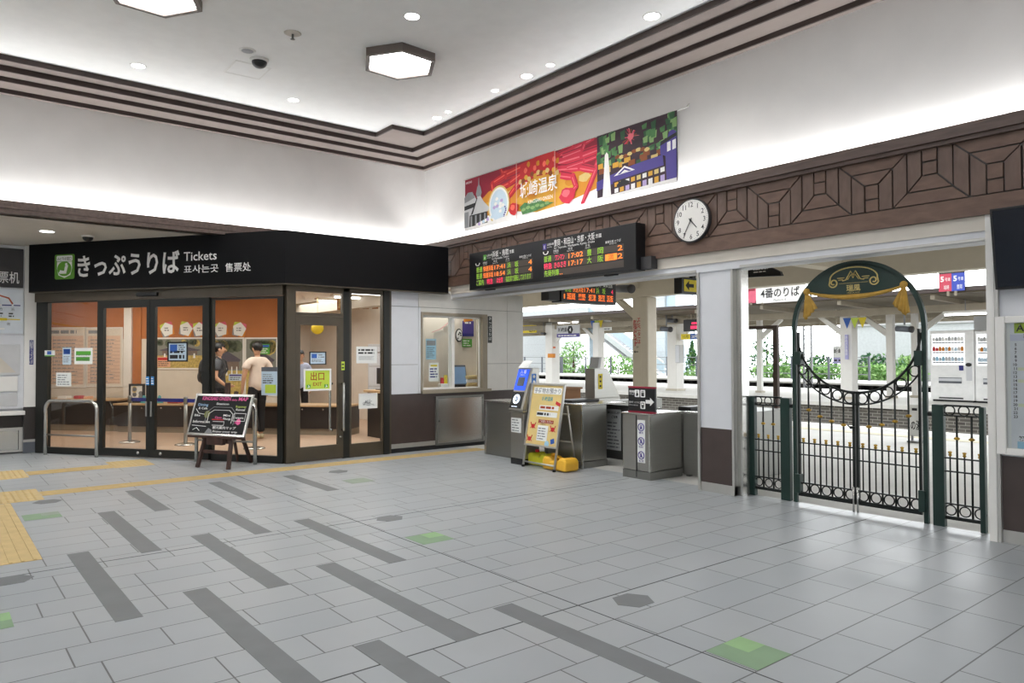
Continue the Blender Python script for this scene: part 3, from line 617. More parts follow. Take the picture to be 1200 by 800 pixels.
t = Thing('framed_picture', 'dark ornate picture frame standing on the counter', 'picture', CN, u, .2, zc)
t.part('frame', frame_mb(u-.17, u+.17, zc, zc+.38, .19, .24, .04, .04, .04, .04), 'ink', bev=.006); m = MB().box(u-.13, u+.13, .205, .22, zc+.04, zc+.34, 0)
for i in range(7): m.disc(u+.09*math.cos(i*2.1), zc+.19+.1*math.sin(i*1.7), .045, .2-.001*i, .205, 1+i % 3, 10)
t.part('picture', m, ['paper', 'grey', 'tan', 'slate'])
for px, c in ((169, 'left'), (187, 'right')):
    u, z = CN.uv(px, 450, .15); m = MB().lathe([(.07, 0), (.07, .015), (.035, .05), (.03, .14), (.0, .16)], (u, .15, .58), 14); single('desk_bell', 'small teal stand on the counter, %s of the door handles' % c, 'counter item', m, 'teal', CN, u, .15, .58)
u, z = CN.uv(205, 451, .15); t = Thing('pen_tray', 'small brown tray of paper slips on the counter', 'tray', CN, u, .15, .58)
t.part('tray', MB().box(u-.12, u+.12, .08, .24, .58, .61), 'brown_ink', bev=.008); t.part('slips', MB().box(u-.09, u+.05, .1, .2, .611, .65), 'paper')
for k, px in enumerate((263, 276)):
    u, z = CN.uv(px, 452, .1); t = Thing('card_stand', 'low stand of flyers on the counter, %s of two between the men' % ('left' if k == 0 else 'right'), 'stand', CN, u, .1, .58)
    t.part('stand', MB().hexa([(u-.07, .06, .58), (u+.07, .06, .58), (u+.07, .16, .58), (u-.07, .16, .58)], [(u-.07, .12, .70), (u+.07, .12, .70), (u+.07, .14, .70), (u-.07, .14, .70)]), 'dark_grey' if k == 0 else 'purple'); t.part('flyer', MB().hexa([(u-.06, .072, .61), (u+.06, .072, .61), (u+.06, .078, .61), (u-.06, .078, .61)], [(u-.06, .11, .69), (u+.06, .11, .69), (u+.06, .118, .69), (u-.06, .118, .69)]), 'paper' if k else 'lime')
for k, (px, wd, hh, mt) in enumerate(((75, .2, .05, 'paper'), (92, .12, .06, 'red'), (103, .1, .05, 'peach'))):
    u, z = CN.uv(px, 457, .2); single('leaflet_pile', ['white', 'red', 'peach'][k]+' leaflet pile on the shelf below the timetable boards', 'leaflets', MB().box(u-wd/2, u+wd/2, .14, .3, .655, .655+hh), mt, CN, u, .2, .655, bev=.004)
# rope stanchions with blue belt
ST = [(-14.1, 2.78), (-13.08, 3.43), (-11.82, 4.15)]
lab = ['left steel belt post behind the left sliding door', 'middle steel belt post behind the right sliding door', 'right steel belt post behind the blackboard easel']
for i, (x, y) in enumerate(ST):
    t = Thing('belt_post', lab[i], 'belt post', W0, x, y, .012, 'queue belt posts')
    t.part('base', MB().lathe([(.17, 0), (.17, .012), (.12, .028), (.03, .035)], (x, y, .012), 28), 'steel_bright'); t.part('pole', MB().lathe([(.03, .03), (.03, .76)], (x, y, .012), 16), 'steel')
    t.part('belt_head', MB().lathe([(.036, .69), (.036, .80), (.02, .815)], (x, y, .012), 16), 'steel_dark')
for i in (0, 1):
    a, b = Vector((*ST[i], .76)), Vector((*ST[i+1], .76)); d = (b-a).normalized(); a += d*.03; b -= d*.03; n = Vector((-d.y, d.x, 0))*.002
    m = MB().hexa([a-n-Vector((0, 0, .03)), b-n-Vector((0, 0, .03)), b+n-Vector((0, 0, .03)), a+n-Vector((0, 0, .03))], [a-n+Vector((0, 0, .03)), b-n+Vector((0, 0, .03)), b+n+Vector((0, 0, .03)), a+n+Vector((0, 0, .03))])
    single('queue_belt', 'blue queue belt stretched between the %s belt posts' % ('left and middle' if i == 0 else 'middle and right'), 'belt', m, mat('belt_blue', '#2a35a0', .6).name, W0, a.x, a.y, .73)
# back office seen through the exit door and narrow panel
for k, (x, y, r) in enumerate(((-12.6, 6.9, 0), (-13.7, 7.1, 0), (-14.9, 7.3, 0))):
    t = Thing('fluorescent_fitting', ['nearest', 'middle', 'farthest'][k]+' fluorescent fitting on the office ceiling', 'ceiling lamp', W0, x, y, 2.70, 'office tube lamps')
    t.part('housing', MB().box(x-.08, x+.08, y-.75, y+.75, 2.715, 2.76), 'white_paint'); t.part('tube', MB().tube([(x, y-.68, 2.69), (x, y+.68, 2.69)], .02, 10), 'tube_lamp')
for k, u in enumerate((.75, 1.15, 1.5)):
    a, b = CN.uv(414+11*k, 343, 1.6)[0], CN.uv(421+11*k, 343, 1.6)[0]
    t = Thing('hanging_plaque', ['left', 'middle', 'right'][k]+' wooden plaque hanging inside above the narrow panel', 'plaque', CN, a, 1.6, 2.3, 'wooden plaques inside the office')
    z0, z1 = CN.uv(418, 362, 1.6)[1], 2.76; t.part('board', MB().box(a, b, 1.6, 1.62, z0, z1), mat('plaque_wood', '#9b6a3c', .6).name)
    q = MB().lines(a+.03, b-.03, z0+.04, z1-.04, 6, 1.598, 0, .6, k); t.part('characters', q, 'wheat')
a, b = CN.uv(395, 343, 1.4)[0], CN.uv(401, 343, 1.4)[0]
t = Thing('hanging_plaque', 'wooden plaque behind the glass above the exit door', 'plaque', CN, a, 1.4, 2.3, 'wooden plaques inside the office'); z0 = CN.uv(398, 363, 1.4)[1]
t.part('board', MB().box(a, b, 1.4, 1.42, z0, 2.76), 'plaque_wood'); t.part('characters', MB().lines(a+.03, b-.03, z0+.04, 2.7, 6, 1.398, 0, .6, 8), 'wheat')
# office clutter: shelving, monitor, flower arrangement, boxes
t = Thing('office_cabinet', 'grey filing cabinet standing at the back of the office', 'cabinet', CN, 1.2, 1.5, .012)
t.part('body', MB().box(.9, 1.5, 1.5, 1.9, .012, 1.75), 'lightgrey', bev=.008)
for k in range(4): d_ = t.part('drawer', MB().box(.93, 1.47, 1.485, 1.5, .05+.42*k, .43+.42*k), 'white_panel'); t.part('drawer_handle', MB().box(1.12, 1.28, 1.47, 1.486, .3+.42*k, .33+.42*k), 'steel', d_)
t = Thing('desk_monitor', 'dark computer monitor on the side counter', 'monitor', W0, -12.0, 6.6, .875)
t.part('screen', MB().box(-12.25, -11.9, 6.58, 6.61, .98, 1.28), 'black_plastic', bev=.006); t.part('stand', MB().box(-12.1, -12.04, 6.6, 6.64, .9, 1.05).box(-12.18, -11.96, 6.52, 6.7, .875, .89), 'dark_grey')
t = Thing('gift_display', 'orange and peach souvenir heap on the side counter', 'souvenir display', W0, -11.5, 6.6, .875)
m = MB(); rnd = random.Random(4)
for k in range(16):
    r = .05+.03*rnd.random(); m.ell((-11.75+.5*rnd.random(), 6.62+.15*rnd.random(), .875+r*.9+.13*(k//8)), r, r, r, 10, 7, k % 3)
t.part('goods', m, ['orange', 'peach', 'wheat']); t.part('ribbon', MB().tube([(-11.85, 6.6, .88), (-11.75, 6.58, 1.06), (-11.55, 6.58, 1.18), (-11.3, 6.6, 1.1)], .012, 8), 'navy')
t = Thing('white_partition', 'tall white screen panel standing behind the narrow glass panel', 'panel', W0, -11.9, 7.0, .012)
t.part('panel', MB().box(-12.2, -11.55, 7.0, 7.04, .3, 1.78), 'white_panel', bev=.006); t.part('foot', MB().box(-12.15, -12.1, 6.98, 7.2, .012, .3).box(-11.65, -11.6, 6.98, 7.2, .012, .3), 'alu')
t = Thing('wall_ornament', 'round yellow ornament on the office wall seen over the exit door', 'ornament', CN, 1.3, 1.5, 1.9)
u, z = CN.uv(372, 385, 1.5); t.part('rosette', MB().ell((u, 1.5, z), .14, .05, .12, 14, 8), 'yellow'); t.part('cord', MB().tube([(u, 1.5, z+.1), (u, 1.5, 2.76)], .006, 6), 'wheat')

# ------------------------------------------------------------------ ticket window in the tiled wall
g = TW
f = struct('window_5', frame_mb(6.13, 7.44, .91, 2.2, -.015, .15, .03, .10, .05, .05).box(6.13, 7.5, -.05, .0, .90, .945), 'beige_dark', TW)
sh = (0, 0, 0)
sa = frame_mb(6.155, 6.79, .95, 2.15, .02, .05, .035, .05, .03, .045); link('sash', sa.mesh('sash', 'white_paint'), f)
sb = frame_mb(6.71, 7.35, .95, 2.15, .06, .09, .06, .03, .03, .03); link('sash', sb.mesh('sash', 'white_paint'), f)
link('glass_pane', MB().box(6.185, 6.745, .033, .038, .99, 2.125).mesh('glass_pane', 'glass'), f)
struct('trim_7', MB().box(7.46, 7.545, -.006, .002, 1.72, 2.175, 0), ['black_frame'], TW)
q = MB()
for i, ch in enumerate('きっぷうりば'): q.text(ch, 7.503, 2.11-i*.068, .045, -.008, 0)
single('window_label', 'narrow black vertical label at the right edge of the ticket window', 'label', q, 'white_ink', TW, 7.5, -.008, 1.75)
struct('wall_booth_inner', MB().box(6.0, 7.75, .66, .70, .3, 2.5, 0), 'cream_wall', TW)
struct('wall_booth_side', MB().box(7.7, 7.75, .18, .66, .3, 2.5, 0), 'white_paint', TW)
struct('wall_booth_left', MB().box(5.95, 6.0, .18, .66, .3, 2.5, 0), 'cream_wall', TW)
struct('window_sill', MB().box(6.0, 7.7, .2, .655, .86, .91, 0), 'counter_wood', TW)
area_light('window_booth_light', (-10.45, 6.85, 2.45), .5, 1.0, 9, (1, .98, .92))
sheet('teal grey poster hanging behind the ticket window', TW, (499, 397, 511, 421), .12, 'skyblue', p_notice(1, 3, 6), ['slate', 'grey'])
sheet('white notice with yellow heading behind the ticket window glass', TW, (502.5, 425, 514, 446.5), .07, 'paper', lambda m, a, b, c, d, y: (m.rect(a+.03, b-.03, d-.06, d-.03, y, 1), m.lines(a+.02, b-.02, c+.05, c+.22, 4, y, 0, .5, 3)), ['navy', 'yellow'])
sheet('purple and orange poster on the inner wall of the ticket window', TW, (542, 376, 555, 394), .64, 'purple', lambda m, a, b, c, d, y: (m.poly([(a+.02, c+.25), (b-.02, c+.28), (b-.05, c+.36), (a+.03, c+.35)], y-.001, y, 0), m.rect(a, b, c, c+.05, y, 1), m.lines(a+.05, b-.05, d-.06, d-.01, 1, y, 2, .6, 3)), ['orange', 'navy', 'white_ink'])
sheet('bright green flyer below the purple poster', TW, (541.5, 397, 553, 406.5), .64, 'green', p_notice(0, 5, 3), ['white_ink'])
a, b, c, d = TW.rect(533.5, 385, 541.5, 400.5, .65); t = Thing('round_plaque', 'oval black and white plaque on the inner wall behind the sliding pane', 'plaque', TW, (a+b)/2, .65, c)
t.part('plate', MB().disc((a+b)/2, (c+d)/2, (b-a)/2, .635, .65, 0, 28, (d-c)/2), 'ink'); q = MB().disc((a+b)/2, (c+d)/2, (b-a)*.42, .63, .635, 0, 24, (d-c)*.42)
for k in range(5): q.disc((a+b)/2+(b-a)*.22*math.cos(k*1.4), (c+d)/2+(d-c)*.25*math.sin(k*2.2), (b-a)*.1, .627, .63, 1, 10)
t.part('pattern', q, ['paper', 'ink'])
u0_, z0_ = TW.uv(509, 388, .3); u1_, z1_ = TW.uv(524, 380, .3)
t = Thing('bunting', 'string of pink and cream paper pennants behind the ticket window', 'bunting', TW, u0_, .3, z0_-.3)
t.part('string', MB().tube([(u0_-.05, .3, z0_-.02), ((u0_+u1_)/2, .3, (z0_+z1_)/2-.02), (u1_+.05, .3, z1_+.05)], .004, 6), 'pink')
for k, (px, py, r) in enumerate(((513.5, 394.5, .085), (522.5, 386, .05))):
    u, z = TW.uv(px, py, .3); t.part('pennant', MB().poly([(u-r, z+r*.9), (u+r, z+r*1.2), (u+r*.95, z-r*.5), (u, z-r*1.5), (u-r, z-r*.7)], .296, .3), 'cream_wall')
u, z = TW.uv(538, 437, .45)
t = Thing('ticket_terminal', 'grey ticket terminal with blue screen inside the ticket window', 'monitor', TW, u, .5, .91)
t.part('screen', MB().hexa([(u-.16, .40, 1.0), (u+.14, .40, 1.0), (u+.14, .44, 1.0), (u-.16, .44, 1.0)], [(u-.14, .50, 1.34), (u+.17, .50, 1.34), (u+.17, .54, 1.34), (u-.14, .54, 1.34)]), 'slate', bev=.008)
t.part('display', MB().hexa([(u-.14, .397, 1.03), (u+.12, .397, 1.03), (u+.12, .40, 1.02), (u-.14, .40, 1.02)], [(u-.125, .484, 1.31), (u+.15, .484, 1.31), (u+.15, .49, 1.31), (u-.125, .49, 1.31)]), mat('display_blue', '#8fb2da', .3).name); t.part('stand', MB().box(u-.12, u+.12, .42, .6, .91, 1.01), 'dark_grey')
u, z = TW.uv(553, 445, .5)
for k in range(4): single('paper_bundle', ['lowest', 'second lowest', 'third', 'topmost'][k]+' pale paper bundle in the pile inside the ticket window', 'paper bundle', MB().box(u-.19, u+.16+.02*(k % 2), .36, .64, .91+.062*k, .97+.062*k), 'wheat' if k % 2 else 'paper', TW, u, .5, .91+.062*k, 'paper bundles inside the ticket window', bev=.015)
u, z = TW.uv(521, 448, .25); t = Thing('counter_caddy', 'small caddy with red and yellow tags behind the ticket window', 'caddy', TW, u, .25, .91)
t.part('cup', MB().box(u-.1, u+.1, .2, .3, .91, 1.04), 'paper', bev=.01); t.part('tags', MB().box(u-.09, u-.03, .22, .24, 1.03, 1.14, 0).box(u-.01, u+.05, .24, .26, 1.03, 1.18, 1), ['red', 'yellow'])
# steel hatch under the window
t = Thing('steel_hatch', 'square stainless steel hatch below the ticket window', 'hatch', TW, 6.87, 0, .07)
t.part('frame', frame_mb(6.40, 7.36, .06, .85, -.02, .01, .035, .035, .035, .035), 'steel_dark', bev=.003); t.part('door', MB().box(6.443, 7.322, -.016, .006, .1, .812), 'steel_bright', bev=.003)
t.part('keyhole', MB().lathe([(.012, 0), (.012, .004)], (0, 0, 0), 10).xf(Matrix.Translation((6.47, -.016, .45)) @ Matrix.Rotation(PI/2, 4, 'X')), 'ink')
t.part('hinge', MB().box(7.325, 7.345, -.026, -.016, .68, .78), 'steel'); t.part('hinge', MB().box(7.325, 7.345, -.026, -.016, .16, .26), 'steel')
# ------------------------------------------------------------------ ceiling lamps and fittings
ZC = 4.90
HEXP = [(0, -.41), (.40, -.23), (.46, .17), (.09, .40), (-.40, .24), (-.42, -.17)]
def hex_lamp(x, y, label, watts=HEX_W):
    t = Thing('hexagon_ceiling_light', label, 'ceiling lamp', W0, x, y, ZC, 'hexagonal ceiling lights')
    R = .44; O = [(x+R*math.cos(PI/3*i+PI/2+.06), y+R*math.sin(PI/3*i+PI/2+.06)) for i in range(6)]; I = [(x+(a-x)*.885, y+(b-y)*.885) for a, b in O]
    m = MB()
    for i in range(6):
        j = (i+1) % 6; m.hexa([(*O[i], ZC-.09), (*O[j], ZC-.09), (*I[j], ZC-.09), (*I[i], ZC-.09)], [(*O[i], ZC), (*O[j], ZC), (*I[j], ZC), (*I[i], ZC)])
    t.part('frame', m, mat('lamp_frame', '#6b615c', .4, .4).name); t.part('diffuser', MB().polyz(I, ZC-.068, ZC-.04), 'lamp')
    area_light('hexagon_lamp_light', (x, y, ZC-.105), .7, .7, watts, (.985, .995, 1), shape='DISK')
hex_lamp(-7.25, 4.19, 'bright hexagonal ceiling light in a dark wooden frame, wholly in view'); hex_lamp(-7.25, 1.60, 'hexagonal ceiling light cut off by the top edge')
for x in (-3.4, .4, 3.8):
    for y in (3.6, -.4, -4.2): area_light('hexagon_lamp_light', (x, y, ZC-.03), .7, .7, HEX_W*1.1, (.985, .995, 1), shape='DISK')
for y in (-1.6, -5): area_light('hexagon_lamp_light', (-7.25, y, ZC-.03), .7, .7, HEX_W, (.985, .995, 1), shape='DISK')
def downlight(px, py, r, label, z=ZC, wt=DOWN_W):
    p = onz(px, py, z); t = Thing('downlight', label, 'downlight', W0, p.x, p.y, z, 'recessed round downlights')
    m = MB().lathe([(r*.86, -.004), (r, -.006), (r*1.06, -.002), (r*1.06, 0.0), (r*.86, 0)], (p.x, p.y, z), 24); t.part('trim_ring', m, 'white_paint')
    t.part('lens', MB().lathe([(r*.86, -.005), (r*.84, -.001)], (p.x, p.y, z), 24), 'lamp_small')
    area_light('downlight_lamp', (p.x, p.y, z-.02), r*1.6, r*1.6, wt, (1, .98, .94), shape='DISK', spread=120)
downlight(162, 77, .085, 'left downlight above the ticket office side wall'); downlight(344, 117, .08, 'downlight nearest the hatch along the left cornice')
downlight(483, 19, .085, 'lone downlight above the hexagonal ceiling light'); downlight(764, 19, .09, 'rightmost downlight beside the long cornice')
downlight(617, 89, .08, 'middle large downlight of the row along the gate wall'); downlight(512, 138, .075, 'downlight farthest in the corner, above the cornice notch')
downlight(645, 76, .055, 'small spotlight between the rightmost and middle downlights', wt=8); downlight(580, 106, .055, 'small spotlight left of the middle large downlight', wt=8); downlight(525, 131, .05, 'small spotlight beside the corner downlight', wt=8)
downlight(55, 271, .10, 'downlight in the low soffit over the ticket machines', 3.25, ALCOVE_W)
for x, y in ((-12.0, -1.2), (-12, -4)): area_light('downlight_lamp', (x, y, 3.22), .16, .16, ALCOVE_W*1.4, shape='DISK')
def dome(px, py, z, r, label):
    p = onz(px, py, z); t = Thing('dome_camera', label, 'camera', W0, p.x, p.y, z)
    t.part('mount', MB().lathe([(r*1.15, -.025), (r*1.25, 0)], (p.x, p.y, z), 24), 'white_paint'); t.part('dome', MB().ell((p.x, p.y, z-.03), r, r, r*.8, 18, 10), 'black_plastic')
dome(304, 70, ZC, .085, 'white ringed dark dome camera beside the ceiling hatch'); dome(103, 276, 3.25, .07, 'dark dome camera on the low soffit over the office sign')
p = onz(290, 59, ZC); t = Thing('ceiling_speaker', 'small round white ceiling speaker above the dome camera', 'speaker', W0, p.x, p.y, ZC); t.part('ring', MB().lathe([(.075, -.008), (.085, -.004), (.09, 0)], (p.x, p.y, ZC), 24), 'white_paint'); t.part('grille', MB().lathe([(.065, -.0095), (.06, -.006)], (p.x, p.y, ZC), 20), 'lightgrey')
p = onz(343, 39, ZC); t = Thing('sprinkler', 'small sprinkler head hanging from the ceiling right of the hatch', 'sprinkler', W0, p.x, p.y, ZC)
t.part('rose', MB().lathe([(.07, -.01), (.09, 0)], (p.x, p.y, ZC), 20), 'soffit_beige'); t.part('head', MB().lathe([(.012, -.07), (.025, -.065), (.012, -.055), (.012, -.01)], (p.x, p.y, ZC), 12), 'steel_dark')
a, b, c, d = onz(262, 84, ZC), onz(276, 70, ZC), onz(318, 80, ZC), onz(304, 93, ZC); t = Thing('ceiling_hatch', 'square white access hatch with thin pale rim in the ceiling', 'hatch', W0, (a.x+c.x)/2, (a.y+c.y)/2, ZC)
x0, x1, y0, y1 = (a.x+b.x)/2-.0, (c.x+d.x)/2, (b.y+a.y)/2, (c.y+d.y)/2
q = [(-8.84, 2.62), (-8.28, 2.62), (-8.28, 3.18), (-8.84, 3.18)]
q = [(v.x, v.y) for v in (a, b, c, d)]; ctr = Vector((sum(v[0] for v in q)/4, sum(v[1] for v in q)/4)); I = [tuple(ctr+(Vector(v)-ctr)*.91) for v in q]
m = MB()
for i in range(4): j = (i+1) % 4; m.hexa([(*q[i], ZC-.006), (*q[j], ZC-.006), (*I[j], ZC-.006), (*I[i], ZC-.006)], [(*q[i], ZC), (*q[j], ZC), (*I[j], ZC), (*I[i], ZC)])
t.part('rim', m, 'white_paint'); t.part('panel', MB().polyz(I, ZC-.003, ZC-.0005), 'ceiling_white')

# ------------------------------------------------------------------ banner over the ledge
bo = -.045; bu0, bu1, bz0, bz1 = -9.50, -5.27, 3.475, 4.30
t = Thing('tourism_banner', 'wide colourful banner with red crab and hot spring town above the timber frieze', 'banner', GW, -7.4, bo, bz0)
t.part('cloth', MB().box(bu0, bu1, bo, bo+.004, bz0, bz1), mat('banner_white', '#f0efee', .6).name)
t.part('hanging_rod', MB().tube([(bu0-.03, bo+.002, bz1), (bu1+.14, bo+.002, bz1)], .008, 8).tube([(bu1+.12, bo, bz1), (bu1+.12, .0, bz1+.05)], .006, 6).tube([(bu0, bo, bz1), (bu0, .0, bz1+.03)], .006, 6), 'alu')
Bp = lambda x, y: (bu0+(x-57)/1000*(bu1-bu0), bz0+(1-y)*(bz1-bz0))   # x in picture units 57..1057, y 0 top .. 1 bottom
class Lay:
    def __init__(s): s.k = 0
    def __call__(s, m, pts, c, cl=True):
        s.k += 1; q = [Bp(x, y) for x, y in pts]
        if cl: q = [(min(max(a, bu0+.004), bu1-.004), min(max(b, bz0+.004), bz1-.004)) for a, b in q]
        y = bo-.0004-.00008*s.k; m.poly(q, y, y+.00006, c)
ly = Lay(); m = MB()
# 0 crimson 1 red 2 orange 3 white 4 grey 5 slate 6 ink 7 green 8 purple 9 tan 10 pale_blue 11 salmon 12 night 13 pink red 14 gold 15 lilac 16 ember 17 dark green 18 light green 19 rose
wig = lambda cx, cy, rx, ry, n=14, k=0., e=.12: [(cx+rx*(1+e*math.sin(3*i+k))*math.cos(2*PI*i/n), cy+ry*(1+e*math.cos(2*i+k))*math.sin(2*PI*i/n)) for i in range(n)]
ly(m, [(57, 0), (760, 0), (760, 1), (57, 1)], 0); ly(m, [(150, .5), (205, .36), (300, .30), (420, .22), (560, .2), (700, .38), (758, .5), (758, .93), (57, .93), (120, .6)], 2); ly(m, [(400, .42), (480, .34), (570, .38), (640, .55), (650, .85), (560, .95), (420, .95), (390, .7)], 14)
for i in range(9): ly(m, wig(200+62*i, .62+.1*math.sin(i*2.3), 26, .07, 10, i), (14, 2, 9)[i % 3])
ly(m, [(57, .92), (200, .80), (330, .82), (470, .95), (600, .92), (755, .80), (758, 1), (57, 1)], 3)
def limb(pts, wd, c=1, hi=11):
    for k, ((x0, y0), (x1, y1)) in enumerate(zip(pts, pts[1:])):
        q0, q1 = wd*(1-.16*k), wd*(.84-.16*k); dx, dy = (x1-x0), (y1-y0)*195; l = math.hypot(dx, dy) or 1; nx, ny = -dy/l, dx/l/195
        ly(m, [(x0+nx*q0, y0+ny*q0), (x0+dx*.5+nx*q0*1.1, y0+(y1-y0)*.5+ny*q0*1.1), (x1+nx*q1, y1+ny*q1), (x1-nx*q1, y1-ny*q1), (x0+dx*.5-nx*q0*1.1, y0+(y1-y0)*.5-ny*q0*1.1), (x0-nx*q0, y0-ny*q0)], c)
        ly(m, [(x0+nx*q0*.55, y0+ny*q0*.55), (x1+nx*q1*.5, y1+ny*q1*.5), (x1+nx*q1*.15, y1+ny*q1*.15), (x0+nx*q0*.2, y0+ny*q0*.2)], hi); ly(m, [(x0-nx*q0*.6, y0-ny*q0*.6), (x1-nx*q1*.6, y1-ny*q1*.6), (x1-nx*q1*.9, y1-ny*q1*.9), (x0-nx*q0*.9, y0-ny*q0*.9)], 0)
        ly(m, wig(x1, y1, q1*1.1, q1*1.1/195, 9, k, .05), c)
for pts, wd in (([(330, .12), (285, .10), (275, .0)], 9), ([(395, .12), (300, .17), (228, .24), (236, .42)], 15), ([(395, .24), (320, .34), (245, .38), (262, .52)], 13), ([(395, .34), (355, .45), (318, .58), (322, .74)], 13)): limb(pts, wd, 1)
for pts, wd in (([(560, .12), (650, .06), (735, .0)], 12), ([(570, .2), (690, .21), (782, .19), (745, .48)], 16), ([(575, .31), (680, .40), (748, .52), (690, .98)], 14), ([(590, .43), (648, .52), (662, .70), (612, .86)], 13), ([(600, .14), (690, .12), (700, .02)], 10), ([(620, .33), (700, .32), (760, .30)], 9)): limb(pts, wd, 13, 19)
ly(m, [(388, .05), (470, .0), (560, .0), (590, .1), (575, .3), (520, .36), (470, .34), (420, .40), (385, .3)], 1)
for i in range(12): ly(m, wig(400+16*i, .13+.06*math.sin(i*1.9), 9, .05, 8, i), (1, 11, 2)[i % 3])
for i in range(13): ly(m, wig(388+15.5*i, .36-.06*math.sin(i*.26)+.03*math.sin(i*2.7), 10, .045, 8, i), (9, 16, 14)[i % 3])
ly(m, wig(352, .80, 26, .11), 1); ly(m, wig(346, .77, 12, .05), 11); ly(m, wig(622, .80, 36, .13), 13); ly(m, wig(615, .76, 18, .06), 19)
ly(m, [(385, .80), (410, .74), (440, .77), (470, .72), (520, .82), (560, .86), (470, .93), (400, .94)], 7); [ly(m, wig(405+24*i, .86-.02*(i % 2), 12, .03, 8, i), 18) for i in range(6)]
for r, c in ((62, 9), (56, 3), (49, 10)): ly(m, [(268+r*math.cos(2*PI*i/26), .66+r*1.12*math.sin(2*PI*i/26)/195) for i in range(26)], c)
for i in range(12): ly(m, wig(268+33*math.cos(i*2.4)*(.3+.06*i), .64+.15*math.sin(i*2.4)*(.3+.06*i), 9, .032, 8, i), (3, 15, 10, 3)[i % 4])
for i in range(6): ly(m, wig(304+5*math.sin(i), .72+.035*i, 5, .016, 6, i), 8)
ly(m, [(57, .42), (90, .34), (122, .36), (150, .55), (150, .98), (57, .98)], 4); ly(m, [(57, .36), (80, .27), (110, .28), (125, .4), (60, .46)], 5)
ly(m, [(132, .34), (140, .22), (146, .18), (148, .05), (151, .05), (153, .18), (160, .22), (168, .34), (160, .42), (140, .42)], 5); ly(m, [(140, .40), (160, .40), (180, .52), (214, .66), (206, .72), (100, .72), (118, .58)], 4); ly(m, [(137, .42), (142, .42), (112, .70), (98, .72)], 6); ly(m, [(57, .52), (128, .50), (120, .58), (57, .60)], 6)
ly(m, [(92, .72), (200, .72), (204, .97), (88, .97)], 6)
for i in range(4): ly(m, [(98+28*i, .74), (108+28*i, .74), (108+28*i, .97), (98+28*i, .97)], 5)
ly(m, [(57, .64), (86, .64), (86, .97), (57, .97)], 5); ly(m, [(57, .94), (220, .93), (330, .88), (330, 1), (57, 1)], 3)
for i in range(8): ly(m, wig(140+13*i, .93-.012*i, 9, .035, 8, i), (3, 15, 3, 10)[i % 4])
ly(m, [(755, 0), (1057, 0), (1057, .98), (755, .98)], 12); rnd = random.Random(3)
for i in range(26): a = rnd.uniform(0, 6.28); r = rnd.uniform(.4, 1); ly(m, [(890, .17), (890+34*r*math.cos(a)-2, .17+.15*r*math.sin(a)), (890+34*r*math.cos(a)+3, .17+.15*r*math.sin(a)+.012)], (19, 13, 16)[i % 3])
ly(m, wig(890, .17, 12, .05), 19)
for i in range(70):
    x, y = (755+105*rnd.random(), .02+.42*rnd.random()) if i < 30 else (935+122*rnd.random(), .0+.5*rnd.random()); h = .05+.09*rnd.random(); ly(m, [(x-9, y), (x+10, y-.02), (x+8, y+h), (x-6, y+h)], (7, 17, 18, 7)[i % 4])
for i in range(26): x = 760+230*rnd.random(); y = .47+.12*rnd.random(); ly(m, [(x, y-.03), (x+24, y-.035), (x+24, y+.045), (x, y+.045)], (16, 9, 14, 16, 17, 12)[i % 6])
for i in range(8): ly(m, wig(840+16*i, .42+.02*math.sin(i), 10, .03, 8, i), (16, 9)[i % 2])
ly(m, [(755, .72), (820, .66), (905, .60), (1008, .57), (1012, .74), (830, .80), (755, .86)], 8); ly(m, [(822, .78), (1022, .72), (1022, .96), (822, .98)], 12)
for i in range(9): x = 828+21.5*i; ly(m, [(x, .80-.006*i), (x+15, .795-.006*i), (x+15, .86-.006*i), (x, .865-.006*i)], (14, 9, 3)[i % 3]); ly(m, [(x, .89-.004*i), (x+15, .885-.004*i), (x+15, .95), (x, .955)], (3, 14, 15)[i % 3])
ly(m, [(826, .70), (868, .58), (908, .68)], 3); ly(m, [(840, .69), (868, .61), (896, .675)], 8); ly(m, [(852, .685), (868, .64), (884, .675)], 3); ly(m, [(836, .84), (862, .77), (888, .83), (884, .86), (840, .87)], 6)
ly(m, [(1000, .40), (1025, .36), (1032, .27), (1045, .26), (1057, .30), (1057, .98), (1022, .98), (1018, .6), (1000, .56)], 8); ly(m, [(1002, .38), (1057, .31), (1057, .36), (1000, .44)], 6); ly(m, [(1024, .42), (1036, .41), (1036, .54), (1024, .55)], 3); ly(m, [(1042, .41), (1054, .40), (1054, .53), (1042, .54)], 3)
ly(m, [(790, .34), (797, .30), (804, .34), (815, 1), (780, 1)], 3); ly(m, [(755, .97), (1057, .94), (1057, 1), (755, 1)], 3)
t.part('print', m, ['crimson', 'red', mat('banner_orange', '#d08a26', .6).name, 'banner_white', 'lightgrey', 'grey', 'ink', mat('banner_green', '#4d7f4b', .6, var=.25, scale=14).name, 'purple', 'tan', 'pale_blue', mat('salmon', '#ec6a58', .6).name, mat('night', '#3a2632', .6, var=.3).name, mat('pink_red', '#d2304a', .6).name, mat('banner_gold', '#dba53a', .6).name, mat('lilac', '#b9a6d6', .6).name, mat('ember', '#8a4a22', .6).name, mat('banner_dark_green', '#2f5a3a', .6).name, mat('banner_light_green', '#86ab6c', .6).name, mat('rose', '#e8707e', .6).name])
q = MB(); x, z = Bp(490, .62); q.text('城崎温泉', x, z-.02, .17, bo-.045, 0, 'c', .80, .012); x, z = Bp(500, .76); q.text('KINOSAKI ONSEN', x, z-.03,   .055, bo-.045, 0, 'c', .52); x, z = Bp(78, .06); q.text('KINOSAKI', x, z-.045, .035, bo-.045, 0, 'l', .16, .01)
t.part('lettering', q, 'white_ink'); m = MB()
